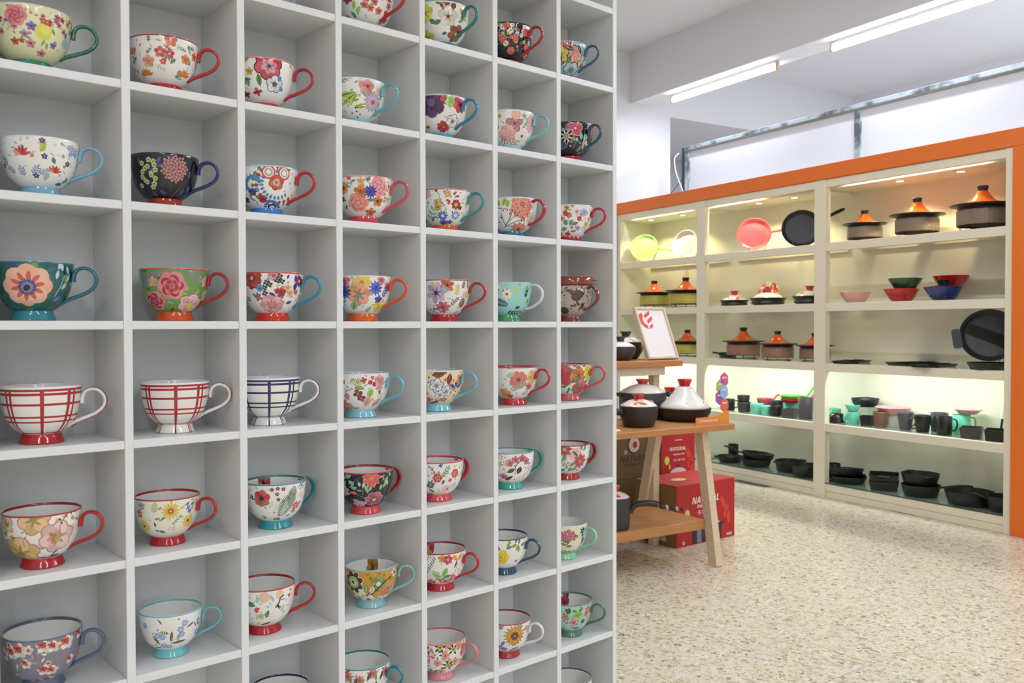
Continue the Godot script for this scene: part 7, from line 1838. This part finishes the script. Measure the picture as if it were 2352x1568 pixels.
	func petal(dx: float, dy: float, l: float, w: float, rot: float, c: Color) -> void:
		var p := PackedVector2Array()
		var cr := cos(rot)
		var sr := sin(rot)
		for e in [[0.0, 0.0], [0.25, 0.75], [0.5, 1.0], [0.75, 0.7], [1.0, 0.0], [0.75, -0.7], [0.5, -1.0], [0.25, -0.75]]:
			var qx: float = e[0] * l
			var qy: float = e[1] * w * 0.5
			p.append(Vector2(dx + qx * cr - qy * sr, dy + qx * sr + qy * cr))
		poly(p, c)

	# round petalled flower
	func fl(x, y, r, col: String, cc := "e8c030", n := 5, w := 0.55, oc := "", cr := 0.28, rot := 0.3) -> void:
		o(x, y)
		_fl(r, col, cc, n, w, oc, cr, rot)

	func _fl(r, col, cc, n := 5, w := 0.55, oc := "", cr := 0.28, rot := 0.3) -> void:
		var c := Color(col as String)
		if oc:
			for k in n:
				var f: float = rot + TAU * k / n
				ell(cos(f) * r * 0.55, sin(f) * r * 0.55, r * 0.52, r * (w * 0.72 + 0.06), f, Color(oc), 10)
		for k in n:
			var f: float = rot + TAU * k / n
			ell(cos(f) * r * 0.55, sin(f) * r * 0.55, r * 0.45, r * w * 0.66, f, c.lightened(0.1) if k % 2 else c.darkened(0.08), 10)
		if r > 0.07:
			for k in n:
				var f: float = rot + TAU * k / n
				petal(0, 0, r * 0.6, r * 0.16, f, c.darkened(0.28))
		ell(0, 0, r * cr, r * cr, 0, Color(cc as String), 8)

	# many narrow petals
	func da(x, y, r, col: String, cc := "d8b030", n := 12, oc := "", cr := 0.28, rot := 0.1) -> void:
		o(x, y)
		var c := Color(col)
		if oc:
			for k in n:
				petal(0, 0, r * 1.06, r * 4.2 / n + 0.02, rot + TAU * k / n, Color(oc))
		for k in n:
			petal(0, 0, r, r * 4.0 / n, rot + TAU * k / n, c.lightened(0.12) if k % 2 else c)
		ell(0, 0, r * cr, r * cr, 0, Color(cc), 10)

	# full rose of turning petals
	func rs(x, y, r, c1: String, c2: String, c3: String) -> void:
		o(x, y)
		for k in 6:
			var f := TAU * k / 6.0
			ell(cos(f) * r * 0.5, sin(f) * r * 0.5, r * 0.55, r * 0.5, f, Color(c1).lightened(0.12 * (k % 2)), 12)
		for q in [[0.78, 0.0, c2, c1], [0.52, 0.7, c3, c2], [0.3, 0.2, c2, c1]]:
			var rr: float = r * q[0]
			for k in 5:
				var f: float = TAU * k / 5.0 + q[1]
				ell(cos(f) * rr * 0.55, sin(f) * rr * 0.55, rr * 0.5, rr * 0.42, f + 0.6, Color(q[2] as String), 10)
				ell(cos(f + 0.25) * rr * 0.42, sin(f + 0.25) * rr * 0.42, rr * 0.42, rr * 0.34, f + 0.6, Color(q[3] as String), 10)
		ell(0, 0, r * 0.16, r * 0.13, 0, Color(c3), 8)

	func lf(x, y, l, a, col: String, w := 0.36, vein := "") -> void:
		o(x, y)
		_lf(l, a, col, w, vein)

	func _lf(l, a, col: String, w := 0.36, vein := "") -> void:
		petal(0, 0, l, l * w, deg_to_rad(a), Color(col))
		if vein:
			petal(0, 0, l * 0.9, l * 0.06, deg_to_rad(a), Color(vein))

	# stem with leaves on both sides
	func sp(x, y, l, a, col: String, n := 4, ll := 0.12, stem := "", w := 0.36) -> void:
		o(x, y)
		_sp(l, a, col, n, ll, stem, w)

	func _sp(l, a, col: String, n := 4, ll := 0.12, stem := "", w := 0.36) -> void:
		var f := deg_to_rad(a)
		petal(0, 0, l, 0.022, f, Color(stem if stem else col))
		for k in n:
			var s: float = l * (k + 1.0) / (n + 0.3)
			for e in [-1.0, 1.0]:
				petal(cos(f) * s * 0.92, sin(f) * s * 0.92, ll, ll * w, f + e * 0.75, Color(col).lightened(0.08 if e > 0 else 0.0))
		petal(cos(f) * l * 0.95, sin(f) * l * 0.95, ll, ll * w, f, Color(col))

	func fern(x, y, l, a, col: String, n := 11) -> void:
		o(x, y)
		var f := deg_to_rad(a)
		petal(0, 0, l, 0.02, f, Color(col))
		for k in n:
			var s: float = l * (k + 0.6) / n
			var ll: float = l * 0.34 * sin(PI * (0.18 + 0.8 * k / n))
			for e in [-1.0, 1.0]:
				petal(cos(f) * s, sin(f) * s, ll, 0.034, f + e * 0.95, Color(col))

	func d(x, y, r, col: String, asp := 1.0, rot := 0.0) -> void:
		o(x, y)
		ell(0, 0, r, r * asp, deg_to_rad(rot), Color(col), 12)

	func be(x, y, r, col: String, n := 7, dr := 0.03, dot := "") -> void:
		o(x, y)
		for k in n:
			var f := k * 2.4
			var q: float = r * sqrt((k + 0.3) / n)
			ell(cos(f) * q, sin(f) * q, dr, dr, 0, Color(col).lightened(0.12 * (k % 3) / 2.0), 8)
			if dot:
				ell(cos(f) * q, sin(f) * q, dr * 0.35, dr * 0.35, 0, Color(dot), 6)

	func ln(x, y, pts: Array, w: float, col: String) -> void:
		o(x, y)
		for k in range(0, pts.size() - 3, 2):
			var a := Vector2(pts[k], pts[k + 1])
			var b := Vector2(pts[k + 2], pts[k + 3])
			var e := (b - a).normalized().orthogonal() * w * 0.5
			poly(PackedVector2Array([a + e, b + e, b - e, a - e]), Color(col))

	# small things scattered all round: "dot", "flower", "leaf", "daisy", "sprig", "dash"
	func sc(kind: String, n: int, r: float, cols: Array, sd: int, y0 := 0.06, y1 := 0.94, dark := "") -> void:
		rng.seed = sd
		var last := []
		for k in n:
			var u := 0.0
			var y := 0.0
			for tr in 6:
				u = rng.randf()
				y = lerpf(y0, y1, sqrt(rng.randf()))
				var ok := true
				for q in last:
					if Vector2((q.x - u) * 6.0, (q.y - y) * 1.4).length() < r * 1.5:
						ok = false
						break
				if ok:
					break
			last.append(Vector2(u, y))
			ou(u, y)
			var c: String = cols[rng.randi() % cols.size()]
			var s := r * rng.randf_range(0.75, 1.2)
			match kind:
				"dot":
					ell(0, 0, s, s * 0.9, 0, Color(c), 8)
				"flower":
					_fl(s, c, dark if dark else "e0b840", 5, 0.6, "", 0.3, rng.randf() * 3.0)
				"leaf":
					_lf(s, rng.randf() * 360.0, c, 0.42, dark)
				"daisy":
					for q in 9:
						petal(0, 0, s, s * 0.42, TAU * q / 9.0, Color(c))
					ell(0, 0, s * 0.32, s * 0.32, 0, Color(dark if dark else "e0b840"), 8)
				"sprig":
					_sp(s * 1.6, rng.randf() * 360.0, c, 3, s * 0.6, dark)
				"dash":
					petal(0, 0, s, s * 0.3, rng.randf() * TAU, Color(c))

	func texture() -> ImageTexture:
		return ImageTexture.create_from_image(im)
